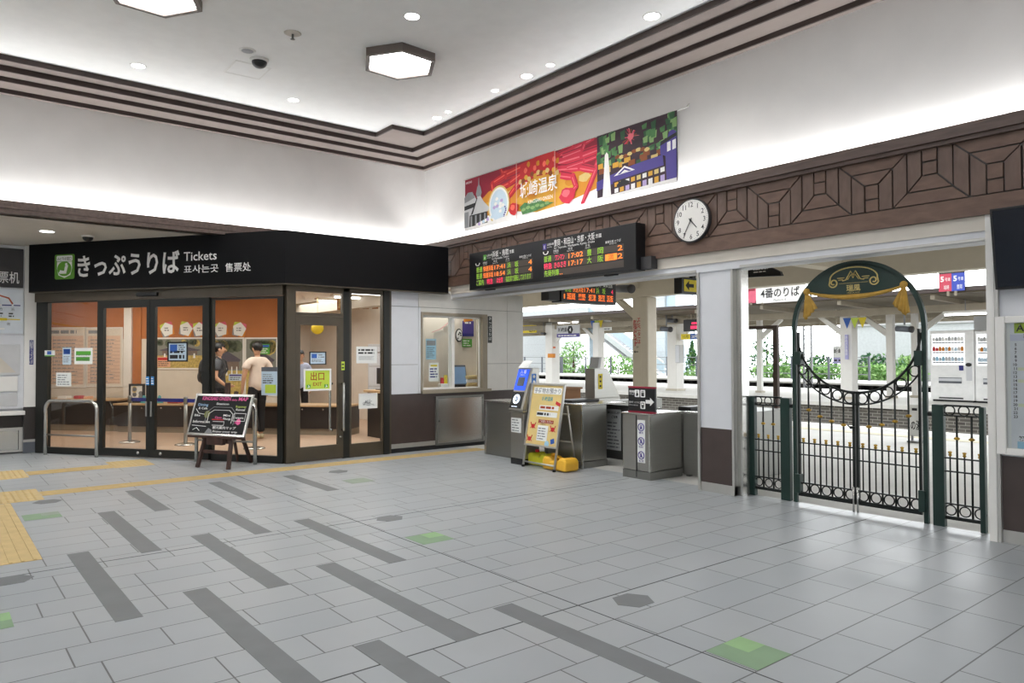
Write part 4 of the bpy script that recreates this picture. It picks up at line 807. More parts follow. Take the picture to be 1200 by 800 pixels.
for x in (377, 572): a, z = Bp(x, 0); m.box(a-.006, a+.006, bo-.045, bo-.0445, bz0, bz1)
t.part('seam', m, mat('seam', '#d9a9a0', .6).name)

# ------------------------------------------------------------------ wall clock
cu, cz, cr_ = -5.055, 2.995, .245; y0 = -.12
t = Thing('wall_clock', 'round white wall clock with black rim on the timber frieze', 'clock', GW, cu, -.06, cz-cr_)
m = MB(); n = 48; prof = [(cr_*.93, -.01), (cr_, -.005), (cr_, .06), (cr_*.93, .06)]
m.tube([(cu+cr_*.965*math.cos(2*PI*i/n), y0+.02, cz+cr_*.965*math.sin(2*PI*i/n)) for i in range(n)], cr_*.045, 8, True); m.disc(cu, cz, cr_*.98, y0+.02, -.06, 0, 48)
t.part('rim', m, 'dark_grey'); t.part('face', MB().disc(cu, cz, cr_*.94, y0+.012, y0+.02, 0, 48), 'white_paint')
q = MB()
for k in range(1, 13):
    a = PI/2-k*PI/6; q.text(str(k), cu+cr_*.73*math.cos(a), cz+cr_*.73*math.sin(a)-.028, .056, y0+.0115, 0, 'c', None, .01)
for k in range(60):
    a = k*PI/30; r0 = .86 if k % 5 else .84; q.poly([(cu+cr_*r0*math.cos(a+e), cz+cr_*r0*math.sin(a+e)) for e in (-.008, .008)]+[(cu+cr_*.89*math.cos(a+e), cz+cr_*.89*math.sin(a+e)) for e in (.008, -.008)], y0+.011, y0+.012)
t.part('dial', q, 'ink')
def hand(name, ang, ln, wd, yy):
    d = Vector((math.sin(ang), math.cos(ang))); n = Vector((d.y, -d.x)); P = [(cu+(d*a+n*b).x, cz+(d*a+n*b).y) for a, b in ((-.03, wd), (-.03, -wd), (ln, -wd*.6), (ln, wd*.6))]
    t.part(name, MB().poly(P, yy-.002, yy), 'black_plastic')
hand('hour_hand', 2*PI*(4+35/60)/12, .12, .007, y0+.006); hand('minute_hand', 2*PI*35/60, .18, .005, y0+.003)
t.part('hub', MB().disc(cu, cz, .012, y0-.002, y0+.004, 0, 14), 'black_plastic')

# ------------------------------------------------------------------ departure boards
def cell_text(q, s, x0, x1, z0, z1, y, mi, bold=.012): q.text(s, (x0+x1)/2, z0+(z1-z0)*.12, (z1-z0)*.76, y, mi, 'c', (x1-x0)*.92, 0.)
bu = (-9.13, -5.76); bz = (2.505, 3.065); bf = -.225
t = Thing('departure_board', 'long black departure board with orange and green lettering on the frieze', 'departure board', GW, -7.4, -.06, bz[0])
t.part('housing', MB().box(*bu, bf, -.055, *bz), 'black_plastic', bev=.006); t.part('end_box', MB().box(-5.76, -5.60, -.14, -.03, 2.515, 2.66), 'dark_grey'); t.part('bracket', MB().box(-8.9, -8.7, -.1, -.05, 2.49, 2.51), 'dark_grey'); t.part('bracket', MB().box(-6.4, -6.2, -.1, -.05, 2.49, 2.51), 'dark_grey')
def panel_geo(px0, px1, ): pass
cells = MB(); y = bf-.001
def row(u0, u1, z0, z1): cells.rect(u0, u1, z0, z1, y)
def BU(px, py): return GW.uv(px, py, bf)
def lay_board(u0, u1, head, sub, rows, badge):
    ink = MB(); W = u1-u0; X = lambda f: u0+W*f
    ink.text(head[0], X(badge[2]), 2.955, .07, y-.001, 0, 'l', W*head[1], .004); ink.text(head[2], X(badge[2]+head[1]+.01), 2.965, .04, y-.001, 0, 'l', None, .01); ink.text(sub, X(badge[2]), 2.912, .03, y-.001, 0, 'l', W*head[1])
    ink.rect(X(badge[1]), X(badge[1])+.07, 2.925, 3.005, y-.001, badge[0]); ink.text(badge[3], X(badge[1])+.035, 2.94, .045, y-.0015, 0); ink.text('山陰本線', X(badge[1])+.085, 2.975, .025, y-.001, 0, 'l'); ink.text('San-in Line', X(badge[1])+.085, 2.945, .016, y-.001, 0, 'l')
    ink.tube([(X(.03)+.05*math.cos(a), y-.002, 2.895+.035*math.sin(a)) for a in [PI*(1.15+.7*i/8) for i in range(9)]], .006, 4, mi=0); ink.disc(X(.03)-.045, 2.89, .011, y-.002, y-.001, 0, 8); ink.disc(X(.03)+.045, 2.89, .011, y-.002, y-.001, 0, 8)
    for f, a, b in ((.17, '列車名', 'Train Name'), (.36, '時 刻', 'Departure Time'), (.58, '行 先', 'Destination'), (.88, '乗車位置 のりば', 'Boarding Track')): ink.text(a, X(f), 2.872, .026, y-.001, 0, 'c'); ink.text(b, X(f), 2.852, .014, y-.001, 0, 'c')
    for i, r in enumerate(rows):
        z1 = 2.838-.098*i; z0 = z1-.086; row(X(0), X(1), z0, z1); led = MB()
        for s, f0, f1, c in r:
            if s == '#': led.rect(X(f0), X(f1), z0+.004, z1-.004, y-.001, c)
            else: cell_text(led, s, X(f0), X(f1), z0, z1, y-.0015, c)
        t.part('led_row', led, ['led_orange', 'led_green', 'led_red'])
    if badge[3] == 'E': ink.text('満', -5.95-1.45*.1425, 2.668, .055, y-.003, 3, 'c', .09)
    t.part('heading', ink, ['white_ink', 'green', 'purple', mat('led_brown', '#b8501e', .5).name])
lay_board(-8.95, -7.63, ('浜坂・鳥取', .30, '方面'), 'for Hamasaka, Tottori', [[('普通', 0, .12, 1), ('快速浜坂', .13, .33, 0), ('17:41', .34, .54, 0), ('浜', .57, .64, 1), ('坂', .70, .77, 1), ('4', .93, .99, 0)], [('普通', 0, .12, 1), ('快速浜坂', .13, .33, 0), ('18:54', .34, .54, 0), ('浜', .57, .64, 1), ('坂', .70, .77, 1), ('4', .93, .99, 0)], [('ご案内', 0, .15, 1), ('特急', .2, .32, 2), ('は全席', .38, .5, 2), ('指定席で運転しております', .53, .99, 1)]], (1, .14, .30, 'A'))
lay_board(-7.40, -5.95, ('豊岡・和田山・京都・大阪', .52, '方面'), 'for Toyooka, Wadayama, Kyoto, Osaka', [[('普通', 0, .11, 1), ('ワンマン', .155, .29, 2), ('17:02', .33, .53, 0), ('豊', .57, .63, 1), ('岡', .70, .77, 1), ('2', .93, .99, 0)], [('特急', 0, .12, 2), ('きのさき', .14, .31, 2), ('17:17', .33, .53, 0), ('大', .57, .63, 1), ('阪', .70, .77, 1), ('#', .79, .925, 0), ('2', .93, .99, 0)], [('先発列車', 0, .22, 1), ('..', .22, .26, 0)]], (2, -.01, .145, 'E'))
t.part('dark_cells', cells, 'led_cell')

LB = Frame(-9.2, 0, 90); a = LB.uv(635, 345); b = LB.uv(722, 350); bo2 = 0; z0 = 2.42; u0, u1 = a[0]+.17, b[0]
t = Thing('platform_departure_board', 'hanging departure board with orange rows beyond the ticket gates', 'departure board', LB, (u0+u1)/2, .12, z0)
z1 = z0+.5
t.part('housing', MB().box(u0+.27, u1, 0, .25, z0, z1), 'black_plastic', bev=.006); t.part('end_box', MB().box(u0, u0+.26, .02, .22, z0+.02, z1), 'dark_grey', bev=.01)
t.part('hanger', MB().tube([(u0+.6, .12, z1), (u0+.6, .12, 3.2)], .02, 8).tube([(u1-.3, .12, z1), (u1-.3, .12, 3.2)], .02, 8), 'beige_dark')
q = MB(); W = u1-u0-.4; X = lambda f: u0+.33+W*f
for s, f0, f1, zz, c in (('普通', .02, .14, .19, 1), ('快速浜坂', .17, .38, .19, 0), ('17:41', .40, .60, .19, 0), ('浜', .63, .70, .19, 1), ('坂', .76, .83, .19, 1), ('4', .95, .99, .19, 2), ('1', .0, .02, .06, 0), ('城崎', .06, .22, .06, 0), ('竹野', .28, .42, .06, 0), ('佐津', .48, .63, .06, 0), ('香住', .68, .82, .06, 0), ('浜坂', .86, .99, .06, 0)): q.text(s, X((f0+f1)/2), z0+zz, .085, -.002, c, 'c', W*(f1-f0), .0)
for f0, f1 in ((.06, .22), (.28, .42), (.48, .63), (.68, .82), (.86, .99)): q.rect(X(f0), X(f1), z0+.055, z0+.06, -.002, 0); q.rect(X(f0), X(f1), z0+.15, z0+.155, -.002, 0)
t.part('led_lettering', q, ['led_orange', 'led_green', 'led_red']); q = MB()
for f, s in ((.5, '時 刻'), (.68, '行 先'), (.88, '乗車位置')): q.text(s, X(f), z0+.31, .045, -.002, 0)
t.part('white_lettering', q, 'white_ink')

# ------------------------------------------------------------------ right wall: screen and timetable
a, b = GW.uv(1166, 244, -.2), GW.uv(1171.5, 339, -.1)
t = Thing('wall_screen', 'dark switched-off display screen hung above the timetable board', 'screen', GW, -1.5, -.02, b[1])
u0 = -2.115; m = MB().hexa([(u0, -.09, b[1]), (u0+1.15, -.09, b[1]), (u0+1.15, -.03, b[1]), (u0, -.03, b[1])], [(u0, -.19, a[1]), (u0+1.15, -.19, a[1]), (u0+1.15, -.13, a[1]), (u0, -.13, a[1])])
t.part('housing', m, 'black_plastic', bev=.005)
dz = a[1]-b[1]; k = lambda f: -.09-.10*f-.003
t.part('display', MB().add([(u0+.02, k(.03), b[1]+dz*.03), (u0+1.13, k(.03), b[1]+dz*.03), (u0+1.13, k(.97), b[1]+dz*.97), (u0+.02, k(.97), b[1]+dz*.97)], [(0, 1, 2, 3)]), 'screen_navy'); t.part('wall_mount', MB().box(u0+.3, u0+.8, -.12, .01, b[1]+.2, a[1]-.2), 'dark_grey')
u0, u1, z0, z1 = -2.135, -.95, .705, 1.80; y = -.045
t = Thing('timetable_case', 'white framed timetable case with hour numbers at the right edge', 'timetable', GW, -1.5, 0, z0)
t.part('frame', frame_mb(u0, u1, z0, z1, -.06, .01, .07, .07, .055, .055), 'white_paint', bev=.008); t.part('backing', MB().box(u0+.06, u1-.06, -.02, .01, z0+.05, z1-.05), 'paper')
q = MB(); pa = u0+.095; q.rect(pa+.03, pa+.11, 1.665, 1.745, -.022, 1); q.text('A', pa+.07, 1.68, .055, -.023, 2, 'c', None, .02); q.text('浜坂・鳥取方面', pa+.14, 1.69, .04, -.023, 2, 'l'); q.text('平 日', pa+.09, 1.625, .03, -.023, 2, 'l'); q.rect(pa, pa+.9, 1.605, 1.655, -.0215, 3)
q.text('平 日', pa+.09, 1.615, .03, -.023, 2, 'l')
for i in range(19): z = 1.565-i*.0315; q.text(str(5+i), pa+.045, z, .022, -.023, 2, 'r', None, .015)
rnd = random.Random(2)
for i in range(19):
    for j in range(rnd.randint(1, 4)): q.text('%02d' % rnd.choice((5, 12, 24, 31, 46, 58)), pa+.11+.1*j, 1.565-i*.0315, .018, -.023, 0, 'l')
for i in (6, 9, 15): q.rect(pa+.05, pa+.9, 1.56-i*.0315, 1.585-i*.0315, -.0212, 4)
q.lines(pa+.09, pa+.6, .91, .97, 3, -.023, 0, .4, 9); q.lines(pa+.09, pa+.6, .85, .89, 2, -.023, 5, .5, 3); q.text('観光案内のお知らせ', pa+.05, .825, .028, -.023, 2, 'l', None, .03); q.rect(pa+.04, pa+.5, .755, .815, -.0215, 6); q.rect(pa+.1, pa+.3, .765, .805, -.0225, 5)
t.part('timetable_sheet', MB().box(pa, pa+.95, -.021, -.02, .75, 1.75), mat('sheet_white', '#e6e9ee', .6).name); t.part('print', q, ['grey_ink', mat('square_green', '#a9c238', .6).name, 'ink', mat('pale_lilac', '#d5d8e8', .6).name, mat('pale_lime', '#e3e8cf', .6).name, 'blue', 'skyblue'])
t.part('glass_door', MB().box(u0+.065, u1-.065, -.05, -.045, z0+.05, z1-.05), 'glass_clear')

# ------------------------------------------------------------------ alcove: ticket machines at the left edge
g = MW
t = Thing('machine_sign', 'dark grey sign over the ticket machines ending in white Chinese characters', 'sign', MW, 0, 0, 2.59); t.part('panel', MB().box(-2.6, 1.185, -.03, .0, 2.59, 3.2), 'dark_grey', bev=.004)
q = MB(); tr(q, '自动售票机', MW, -38, 317, 22.5, 331, -.03, 0, .006); q.text('きっぷうりば', -1.4, 2.95, .16, -.032, 0, 'c', 1.2, .01); t.part('lettering', q, 'white_ink')
t = Thing('fare_map', 'white and pale blue fare map panel above the ticket machine', 'map', MW, 0, 0, 1.87); t.part('panel', MB().box(-2.4, 1.19, -.02, .0, 1.87, 2.56), mat('map_white', '#dfe6ee', .45).name)
q = MB()
for z, c in ((2.31, 1), (2.09, 2)): q.box(-2.2, 1.15, -.022, -.0205, z-.008, z+.008, c)
q.tube([(.3, -.022, 2.53), (.75, -.022, 2.5), (1.0, -.022, 2.42), (1.05, -.022, 2.33)], .012, 5, mi=3); q.rect(-2.2, .98, 2.07, 2.11, -.0215, 2)
for i in range(14): q.text('浜竹玄城豊国江養八和京福園大'[i], 1.05-.15*i, 2.23, .035, -.023, 0); q.disc(1.05-.15*i, 2.31, .014, -.024, -.022, 4, 10); q.text('佐香鎧餘居久諸浜岩大東福鳥湖'[i], 1.0-.15*i, 2.0, .035, -.023, 0); q.lines(1.0-.15*i, 1.08-.15*i, 2.12, 2.2, 2, -.023, 0, .5, i)
q.rect(-.8, .95, 1.93, 1.955, -.0215, 4); q.lines(-.75, .9, 1.925, 1.96, 1, -.023, 0, .5, 5); t.part('map_print', q, ['ink', 'navy', 'yellow', mat('line_red', '#c96a4e', .6).name, 'white_ink'])
t = Thing('ticket_machine', 'pale grey ticket machine front built into the left wall', 'ticket machine', MW, .2, 0, .66)
t.part('body', MB().box(-1.2, 1.2, -.06, .0, .70, 1.84), 'white_panel', bev=.01); t.part('upper_panel', MB().box(-.6, 1.15, -.075, -.06, 1.22, 1.70), 'lightgrey', bev=.006); t.part('lower_panel', MB().box(-.6, 1.12, -.07, -.06, .74, .94), 'lightgrey', bev=.004)
t.part('screen_cover', MB().hexa([(.2, -.078, 1.26), (1.1, -.078, 1.26), (1.1, -.074, 1.26), (.2, -.074, 1.26)], [(.2, -.10, 1.66), (.75, -.10, 1.66), (.75, -.095, 1.66), (.2, -.095, 1.66)]), 'soffit_beige'); t.part('slot_panel', MB().box(-.5, .8, -.085, -.075, .97, 1.2).box(.83, 1.12, -.085, -.075, .97, 1.2), 'white_paint', bev=.004)
single('counter_ledge', 'white ledge running below the ticket machine', 'ledge', MB().box(-3, 1.215, -.16, .0, .60, .665), 'white_paint', MW, .2, 0, .6, bev=.008)
t = Thing('floor_hatch', 'small steel flap with pale frame under the ticket machine ledge', 'hatch', MW, .5, -.002, .02); t.part('frame', frame_mb(-.4, 1.2, .02, .40, -.03, -.002, .05, .05, .04, .03), 'alu'); t.part('flap', MB().box(-.35, 1.14, -.025, -.003, .05, .36), 'steel_bright')
a, b, c, d = MW.rect(34.5, 398.5, 39.3, 427, -.105); t = Thing('pillar_label', 'narrow navy vertical label on the white post beside the office', 'label', MW, (a+b)/2, -.1, c); t.part('plate', MB().box(a, b, -.105, -.1, c, d), 'navy'); q = MB()
for i, ch in enumerate('自動きっぷうりば'): q.text(ch, (a+b)/2, d-.055-i*(d-c-.03)/8, .04, -.107, 0)
t.part('lettering', q, 'white_ink')

# ------------------------------------------------------------------ steel hoop rails at the office front
def hoop(pa, pb, h, label):
    a, b = onz(*pa), onz(*pb); d = (b-a); d.z = 0; L_ = d.length; d.normalize(); up = Vector((0, 0, 1)); r = .13
    t = Thing('hoop_rail', label, 'railing', W0, a.x, a.y, 0, 'steel hoop rails'); P = [a, a+up*(h-r)]
    for i in range(1, 9): q = PI/2*i/8; P.append(a+up*(h-r)+d*(r-r*math.cos(q))+up*(r*math.sin(q)))
    for i in range(0, 9): q = PI/2*i/8; P.append(b+up*(h-r)-d*r+d*(r*math.sin(q))+up*(r*math.cos(q)))
    P.append(b); t.part('hoop', MB().tube(P, .026, 12), 'steel_bright'); t.part('cross_bar', MB().tube([a+up*.31, b+up*.31], .014, 10), 'steel')
hoop((53, 532.5), (113, 535.5), .83, 'left steel hoop rail before the fixed office window'); hoop((230, 540.5), (299, 544), .86, 'right steel hoop rail behind the blackboard easel')

# ------------------------------------------------------------------ blackboard on a wooden easel
B0, B1, zb, zt_ = -.50, .50, .435, .985; yb, yt = .06, .24; oy = lambda z: yb+(z-zb)/(zt_-zb)*(yt-yb)
t = Thing('easel', 'dark wooden easel with spread legs before the ticket office', 'easel', EA, 0, .2, 0); m = MB()
for s in (-1, 1):
    t.part('front_leg', MB().tube([(s*.27, .0, 0), (s*.16, .26, 1.02)], .03, 4), 'wood_red')
t.part('back_leg', MB().tube([(.10, .62, 0), (.0, .26, .98)], .028, 4), 'wood_red'); t.part('back_leg', MB().tube([(-.14, .62, 0), (-.02, .27, .98)], .022, 4), 'wood_red')
t.part('cross_bar', MB().box(-.24, .24, .05, .085, .19, .235), 'wood_red'); t.part('tray', MB().box(-.46, .46, yb-.05, yb+.05, .40, .43), 'wood_red', bev=.005); t.part('block', MB().box(-.14, .14, yb-.035, yb+.03, .31, .40), 'wood_red', bev=.008)
t.part('mast', MB().box(-.035, .035, .25, .29, .3, 1.14), 'wood_red', bev=.005)
t = Thing('blackboard', 'tilted blackboard with chalk-drawn onsen map in a silver frame', 'blackboard', EA, 0, .1, zb)
def tilt(m): m.v = [(x, y+oy(z), z) for x, y, z in m.v]; return m
t.part('frame', tilt(frame_mb(B0, B1, zb, zt_, -.03, .0, .028, .028, .028, .028)), 'steel_bright'); t.part('board', tilt(MB().box(B0+.02, B1-.02, -.018, -.004, zb+.02, zt_-.02)), mat('board_black', '#0e0f11', .7).name)
q = MB(); yy = -.0195; q.text('KINOSAKI ONSEN', -.13, .90, .05, yy, 1, 'c', .50, .02); q.text('daily', .19, .90, .025, yy, 1, 'c', .1, .01); q.text('MAP', .34, .90, .05, yy, 1, 'c', .16, .02)
def ct(s, x, z, h, mi, w=None): q.text(s, x, z, h, yy, mi, 'c', w, .012)
ct('Dining', -.34, .82, .035, 2, .18); ct('& Cafe', -.33, .775, .03, 0, .16); ct('SPA', -.22, .70, .03, 3, .08); ct('Station', .0, .84, .03, 0, .22); ct('Ropeway', .33, .81, .03, 3, .18); ct('Rental', .33, .77, .028, 0, .15); ct('Mini', .12, .69, .03, 0, .12); ct('Shop', .13, .645, .03, 0, .14); ct('Information', -.3, .595, .035, 0, .30); ct('Sweets', .33, .665, .03, 0, .17); ct('Open', -.02, .66, .03, 1, .12); ct('観光案内マップ', .12, .525, .03, 0, .40); ct('Enjoy your trip', .15, .48, .025, 0, .42); ct('Bike', -.4, .68, .03, 0, .1); ct('ice', .33, .60, .035, 1, .1)
def st(pts, mi=0, r=.004): q.tube([(x, yy-.001, z) for x, z in pts], r, 4, mi=mi)
st([(-.2, .60), (-.2, .72), (-.12, .77), (.15, .77), (.22, .72), (.22, .60)]); st([(-.24, .60), (-.24, .74), (-.14, .81), (.17, .81), (.26, .74), (.26, .58)], 4); st([(-.45, .78), (-.38, .72), (-.28, .71)]); st([(.24, .735), (.44, .735), (.44, .635), (.24, .635), (.24, .735)], 0); st([(-.1, .57), (.1, .57), (.1, .62), (-.1, .62)], 0); st([(-.12, .645), (.08, .645)], 5, .008); st([(-.45, .56), (-.2, .55)], 0); st([(-.42, .50), (-.36, .53), (-.3, .49)], 0)
q.disc(.34, .625, .04, yy-.0005, yy, 1, 12); q.poly([(-.2, .465), (-.06, .465), (-.09, .51), (-.15, .53)], yy-.0005, yy, 4); q.disc(-.23, .71, .05, yy-.0004, yy, 6, 12)
t.part('chalk_drawing', tilt(q), ['white_ink', mat('chalk_pink', '#f06aa8', .7).name, mat('chalk_blue', '#9fc6ea', .7).name, mat('chalk_lime', '#b9cf6a', .7).name, 'grey', 'red', mat('chalk_olive', '#7b7f45', .7).name])

# ------------------------------------------------------------------ ticket gates
def pose(name, m, mats, t, **k): return t.part(name, m, mats, **k)
ZG = .80
t = Thing('ticket_gate_cabinet', 'nearest wide steel gate cabinet carrying the black direction sign', 'ticket gate', W0, -6.0, 7.0, 0)
m = MB().box(-6.24, -5.80, 6.77, 7.36, .10, ZG-.02); t.part('body', m, 'steel', bev=.006); t.part('door_gap', MB().box(-6.015, -6.005, 6.762, 6.772, .02, ZG-.03), 'ink')
t.part('plinth', MB().box(-6.235, -5.795, 6.765, 7.37, 0, .095), 'steel_dark'); t.part('top_plate', MB().box(-6.25, -5.79, 6.755, 7.40, ZG-.02, ZG), 'steel_bright', bev=.005)
t.part('corner_strip', MB().box(-5.812, -5.792, 6.76, 6.78, .1, ZG-.02), 'steel_bright'); t.part('rear_body', MB().box(-6.2, -5.84, 7.36, 8.7, .1, ZG-.03).box(-6.15, -5.9, 7.5, 8.6, 0, .1), 'steel_dark', bev=.006)
t.part('reader', MB().box(-6.12, -5.92, 7.7, 8.4, ZG-.03, ZG+.03), 'black_plastic', bev=.012)
t = Thing('gate_side_panel', 'steel panel closing the gap between the nearest gate and the pillar', 'panel', W0, -5.4, 7.45, 0); t.part('panel', MB().box(-5.79, -5.06, 7.385, 7.42, .02, ZG-.03), 'steel', bev=.004); t.part('top_rail', MB().box(-5.79, -5.06, 7.375, 7.48, ZG-.03, ZG), 'steel_bright'); t.part('foot', MB().box(-5.75, -5.7, 7.39, 7.45, 0, .03).box(-5.12, -5.07, 7.39, 7.45, 0, .03), 'steel_dark')
t.part('black_reader', MB().box(-5.55, -5.1, 7.7, 7.9, ZG+.01, ZG+.07), 'black_plastic', bev=.015); t.part('reader_body', MB().box(-5.6, -5.08, 7.6, 8.6, .0, ZG+.01), 'steel_dark')
# pictogram label and direction sign
a, b, c, d = -5.995, -5.875, .20, .715; y = 6.77
t = Thing('rule_label', 'white vertical label with three purple rule pictograms on the nearest gate', 'label', W0, -5.93, y, c); t.part('sheet', MB().box(a, b, y-.004, y-.001, c, d), 'paper'); q = MB(); P_ = 'purple'
for i, s in enumerate(('優先', '駆込禁止', '傘に注意')):
    z = d-.085-i*.17; cx = (a+b)/2; q.v, q.f  # pictogram: ring, figure, stroke
    q.ring((cx, y-.005, z), .045, .006, 20, 5); q.disc(cx, z+.018, .009, y-.006, y-.0045, 0, 10); q.poly([(cx-.012, z+.008), (cx+.012, z+.008), (cx+.016, z-.028), (cx+.004, z-.028), (cx, z-.01), (cx-.004, z-.028), (cx-.016, z-.028)], y-.006, y-.0045); 
    if i: q.poly([(cx-.033, z+.028), (cx-.028, z+.033), (cx+.033, z-.028), (cx+.028, z-.033)], y-.007, y-.005)
    q.text(s, cx, z-.078, .02, y-.005, 0, 'c', .07, .01)
t.part('pictograms', q, 'purple')
sa = (6.79, -6.16, -5.735, .80, 1.12); y, a, b, c, d = sa
t = Thing('direction_sign', 'black and red direction sign with white arrow standing on the nearest gate', 'sign', W0, -5.95, y+.02, ZG); t.part('board', MB().box(a, b, y, y+.03, c+.02, d-.02), 'black_plastic', bev=.003); t.part('red_band', MB().box(a, b, y-.003, y+.03, d-.02, d).box(a, b, y-.003, y+.03, c+.0, c+.02), 'crimson'); t.part('foot', MB().box(a+.05, b-.05, y+.03, y+.09, ZG, ZG+.012), 'dark_grey')
q = MB(); yy = y-.001; q.text('駅長室', a+.02, d-.075, .022, yy, 0, 'l', None, .02); q.text('のりば', a+.02, d-.105, .018, yy, 0, 'l'); q.text('案内所・のりかえ', a+.015, c+.115, .02, yy, 0, 'l', .17); q.text('Information', a+.015, c+.085, .016, yy, 0, 'l', .14)
for cx, cz in ((a+.145, d-.085), (a+.235, d-.085), (a+.235, c+.095)): q.poly(rr(cx-.038, cx+.038, cz-.045, cz+.045, .01), yy-.001, yy, 0)
for cx, cz, k in ((a+.145, d-.085, 0), (a+.225, d-.085, 1), (a+.247, d-.085, 1)): q.disc(cx, cz+.025, .008, yy-.002, yy-.001, 1, 8); q.poly([(cx-.009, cz+.014), (cx+.009, cz+.014), (cx+.011, cz-.032), (cx-.011, cz-.032)] if k else [(cx-.006, cz+.014), (cx+.006, cz+.014), (cx+.02, cz-.012), (cx+.01, cz-.032), (cx-.018, cz-.03)], yy-.002, yy-.001, 1)
cx, cz = a+.235, c+.095; q.poly(rr(cx-.022, cx+.022, cz-.02, cz+.03, .006), yy-.002, yy-.001, 1); q.rect(cx-.016, cx+.016, cz+.002, cz+.022, yy-.003, 0); q.poly([(cx-.022, cz-.035), (cx-.012, cz-.022), (cx+.012, cz-.022), (cx+.022, cz-.035)], yy-.002, yy-.001, 1)
ax, az = b-.015, (c+d)/2-.02; q.poly([(ax, az), (ax-.06, az+.05), (ax-.06, az+.022), (ax-.13, az+.022), (ax-.13, az-.022), (ax-.06, az-.022), (ax-.06, az-.05)], yy-.001, yy, 0)
t.part('symbols', q, ['white_ink', 'black_plastic'])
# middle cabinet, notice panel, tall attendant box
t = Thing('ticket_gate_cabinet', 'steel gate cabinet behind the yellow folding sign', 'ticket gate', W0, -7.4, 7.0, 0)
t.part('body', MB().box(-7.72, -6.985, 6.80, 7.26, .09, .83), 'steel', bev=.006); t.part('plinth', MB().box(-7.72, -6.98, 6.795, 7.27, 0, .085), 'steel_dark'); t.part('corner_strip', MB().box(-7.0, -6.972, 6.785, 6.81, .0, .83), 'steel_bright'); t.part('top_plate', MB().box(-7.74, -6.96, 6.78, 7.62, .83, .85), 'steel_bright', bev=.005); t.part('rear_body', MB().box(-7.64, -7.46, 7.26, 9.0, 0, .83), 'steel_dark')
t.part('reader', MB().box(-7.68, -7.35, 6.95, 7.5, .85, .88), 'black_plastic', bev=.01)
t = Thing('gate_barrier', 'narrow steel gate leaf with a tall white notice between two gates', 'gate leaf', W0, -7.2, 7.66, 0); t.part('panel', MB().box(-7.40, -6.42, 7.65, 7.68, .03, .80), 'steel_dark', bev=.003); t.part('post', MB().box(-7.43, -7.40, 7.64, 7.69, 0, .85), 'steel_bright'); t.part('post', MB().box(-6.42, -6.38, 7.64, 7.69, 0, .80), 'steel_bright')
t = Thing('tall_notice', 'tall white printed notice on the steel leaf between the gates', 'notice', W0, -7.18, 7.65, .13); t.part('sheet', MB().box(-7.36, -7.08, 7.645, 7.648, .155, .735), 'paper'); q = MB().text('お知らせいたします', -7.22, .67, .03, 7.644, 0, 'c', .24, .02); q.text('ご注意', -7.2, .61, .03, 7.644, 0, 'c', None, .02); q.lines(-7.34, -7.10, .18, .57, 8, 7.644, 1, .3, 5); t.part('print', q, ['ink', 'grey_ink'])
bx = (-8.42, -8.14); F8 = W0
t = Thing('fare_adjustment_box', 'tall steel gate console with yellow vertical label beyond the gates', 'console', W0, -8.3, 8.7, 0)
t.part('body', MB().box(-8.66, -8.44, 8.5, 9.1, 0, .8).hexa([(-8.66, 8.5, .8), (-8.44, 8.5, .8), (-8.44, 9.1, .8), (-8.66, 9.1, .8)], [(-8.66, 8.5, 1.285), (-8.44, 8.5, 1.285), (-8.44, 8.8, 1.285), (-8.66, 8.8, 1.285)]), 'steel', bev=.006)
t.part('head', MB().hexa([(-8.65, 8.58, 1.29), (-8.45, 8.58, 1.29), (-8.45, 8.64, 1.29), (-8.65, 8.64, 1.29)], [(-8.67, 8.64, 1.47), (-8.47, 8.64, 1.47), (-8.47, 8.7, 1.47), (-8.67, 8.7, 1.47)]), 'lightgrey', bev=.006)
q = MB().box(-8.438, -8.436, 8.58, 8.68, .95, 1.2, 0)
for i in range(3): q.lathe([(.018, 0), (.018, .002)], (0, 0, 0), 10, 1).xf(Matrix.Translation((-8.436, 8.63, 1.15-.075*i)) @ Matrix.Rotation(PI/2, 4, 'Y'), len(q.v)-20)
t.part('yellow_label', q, ['yellow', 'ink'])
# back left cabinet against the tiled wall
t = Thing('ticket_gate_cabinet', 'low steel gate cabinet against the tiled wall behind the card reader', 'ticket gate', W0, -8.7, 6.7, 0)
t.part('body', MB().box(-9.0, -8.2, 6.70, 7.1, 0, .80), 'steel_dark', bev=.006); t.part('corner_strip', MB().box(-9.01, -8.97, 6.685, 6.715, 0, .81), 'steel_bright'); t.part('top_plate', MB().box(-9.02, -8.2, 6.68, 7.15, .80, .825), 'steel_bright', bev=.004)
# card reader kiosk
x0, x1, y0, y1 = -7.98, -7.70, 6.38, 6.64
t = Thing('card_reader', 'slanted steel card reader post with glowing blue front', 'card reader', W0, -7.84, 6.5, 0)
t.part('base', MB().box(x0, x1, y0, y1, 0, .085), 'black_plastic'); t.part('post', MB().box(x0, x1, y0, y1, .085, .72), 'steel', bev=.006)
t.part('collar', MB().box(x0-.02, x1+.02, y0-.03, y1+.02, .72, .755), 'steel_dark', bev=.006)
sl = lambda z: y0-.03+(z-.755)*(.20/.6)
t.part('head', MB().hexa([(x0-.01, sl(.755), .755), (x1+.01, sl(.755), .755), (x1+.01, y1+.02, .755), (x0-.01, y1+.02, .755)], [(x0-.01, sl(1.33), 1.33), (x1+.01, sl(1.33), 1.33), (x1+.01, y1+.02, 1.33), (x0-.01, y1+.02, 1.33)]), 'steel', bev=.008)
def slp(m, dd): m.v = [(x, sl(z)+y-dd, z) for x, y, z in m.v]; return m
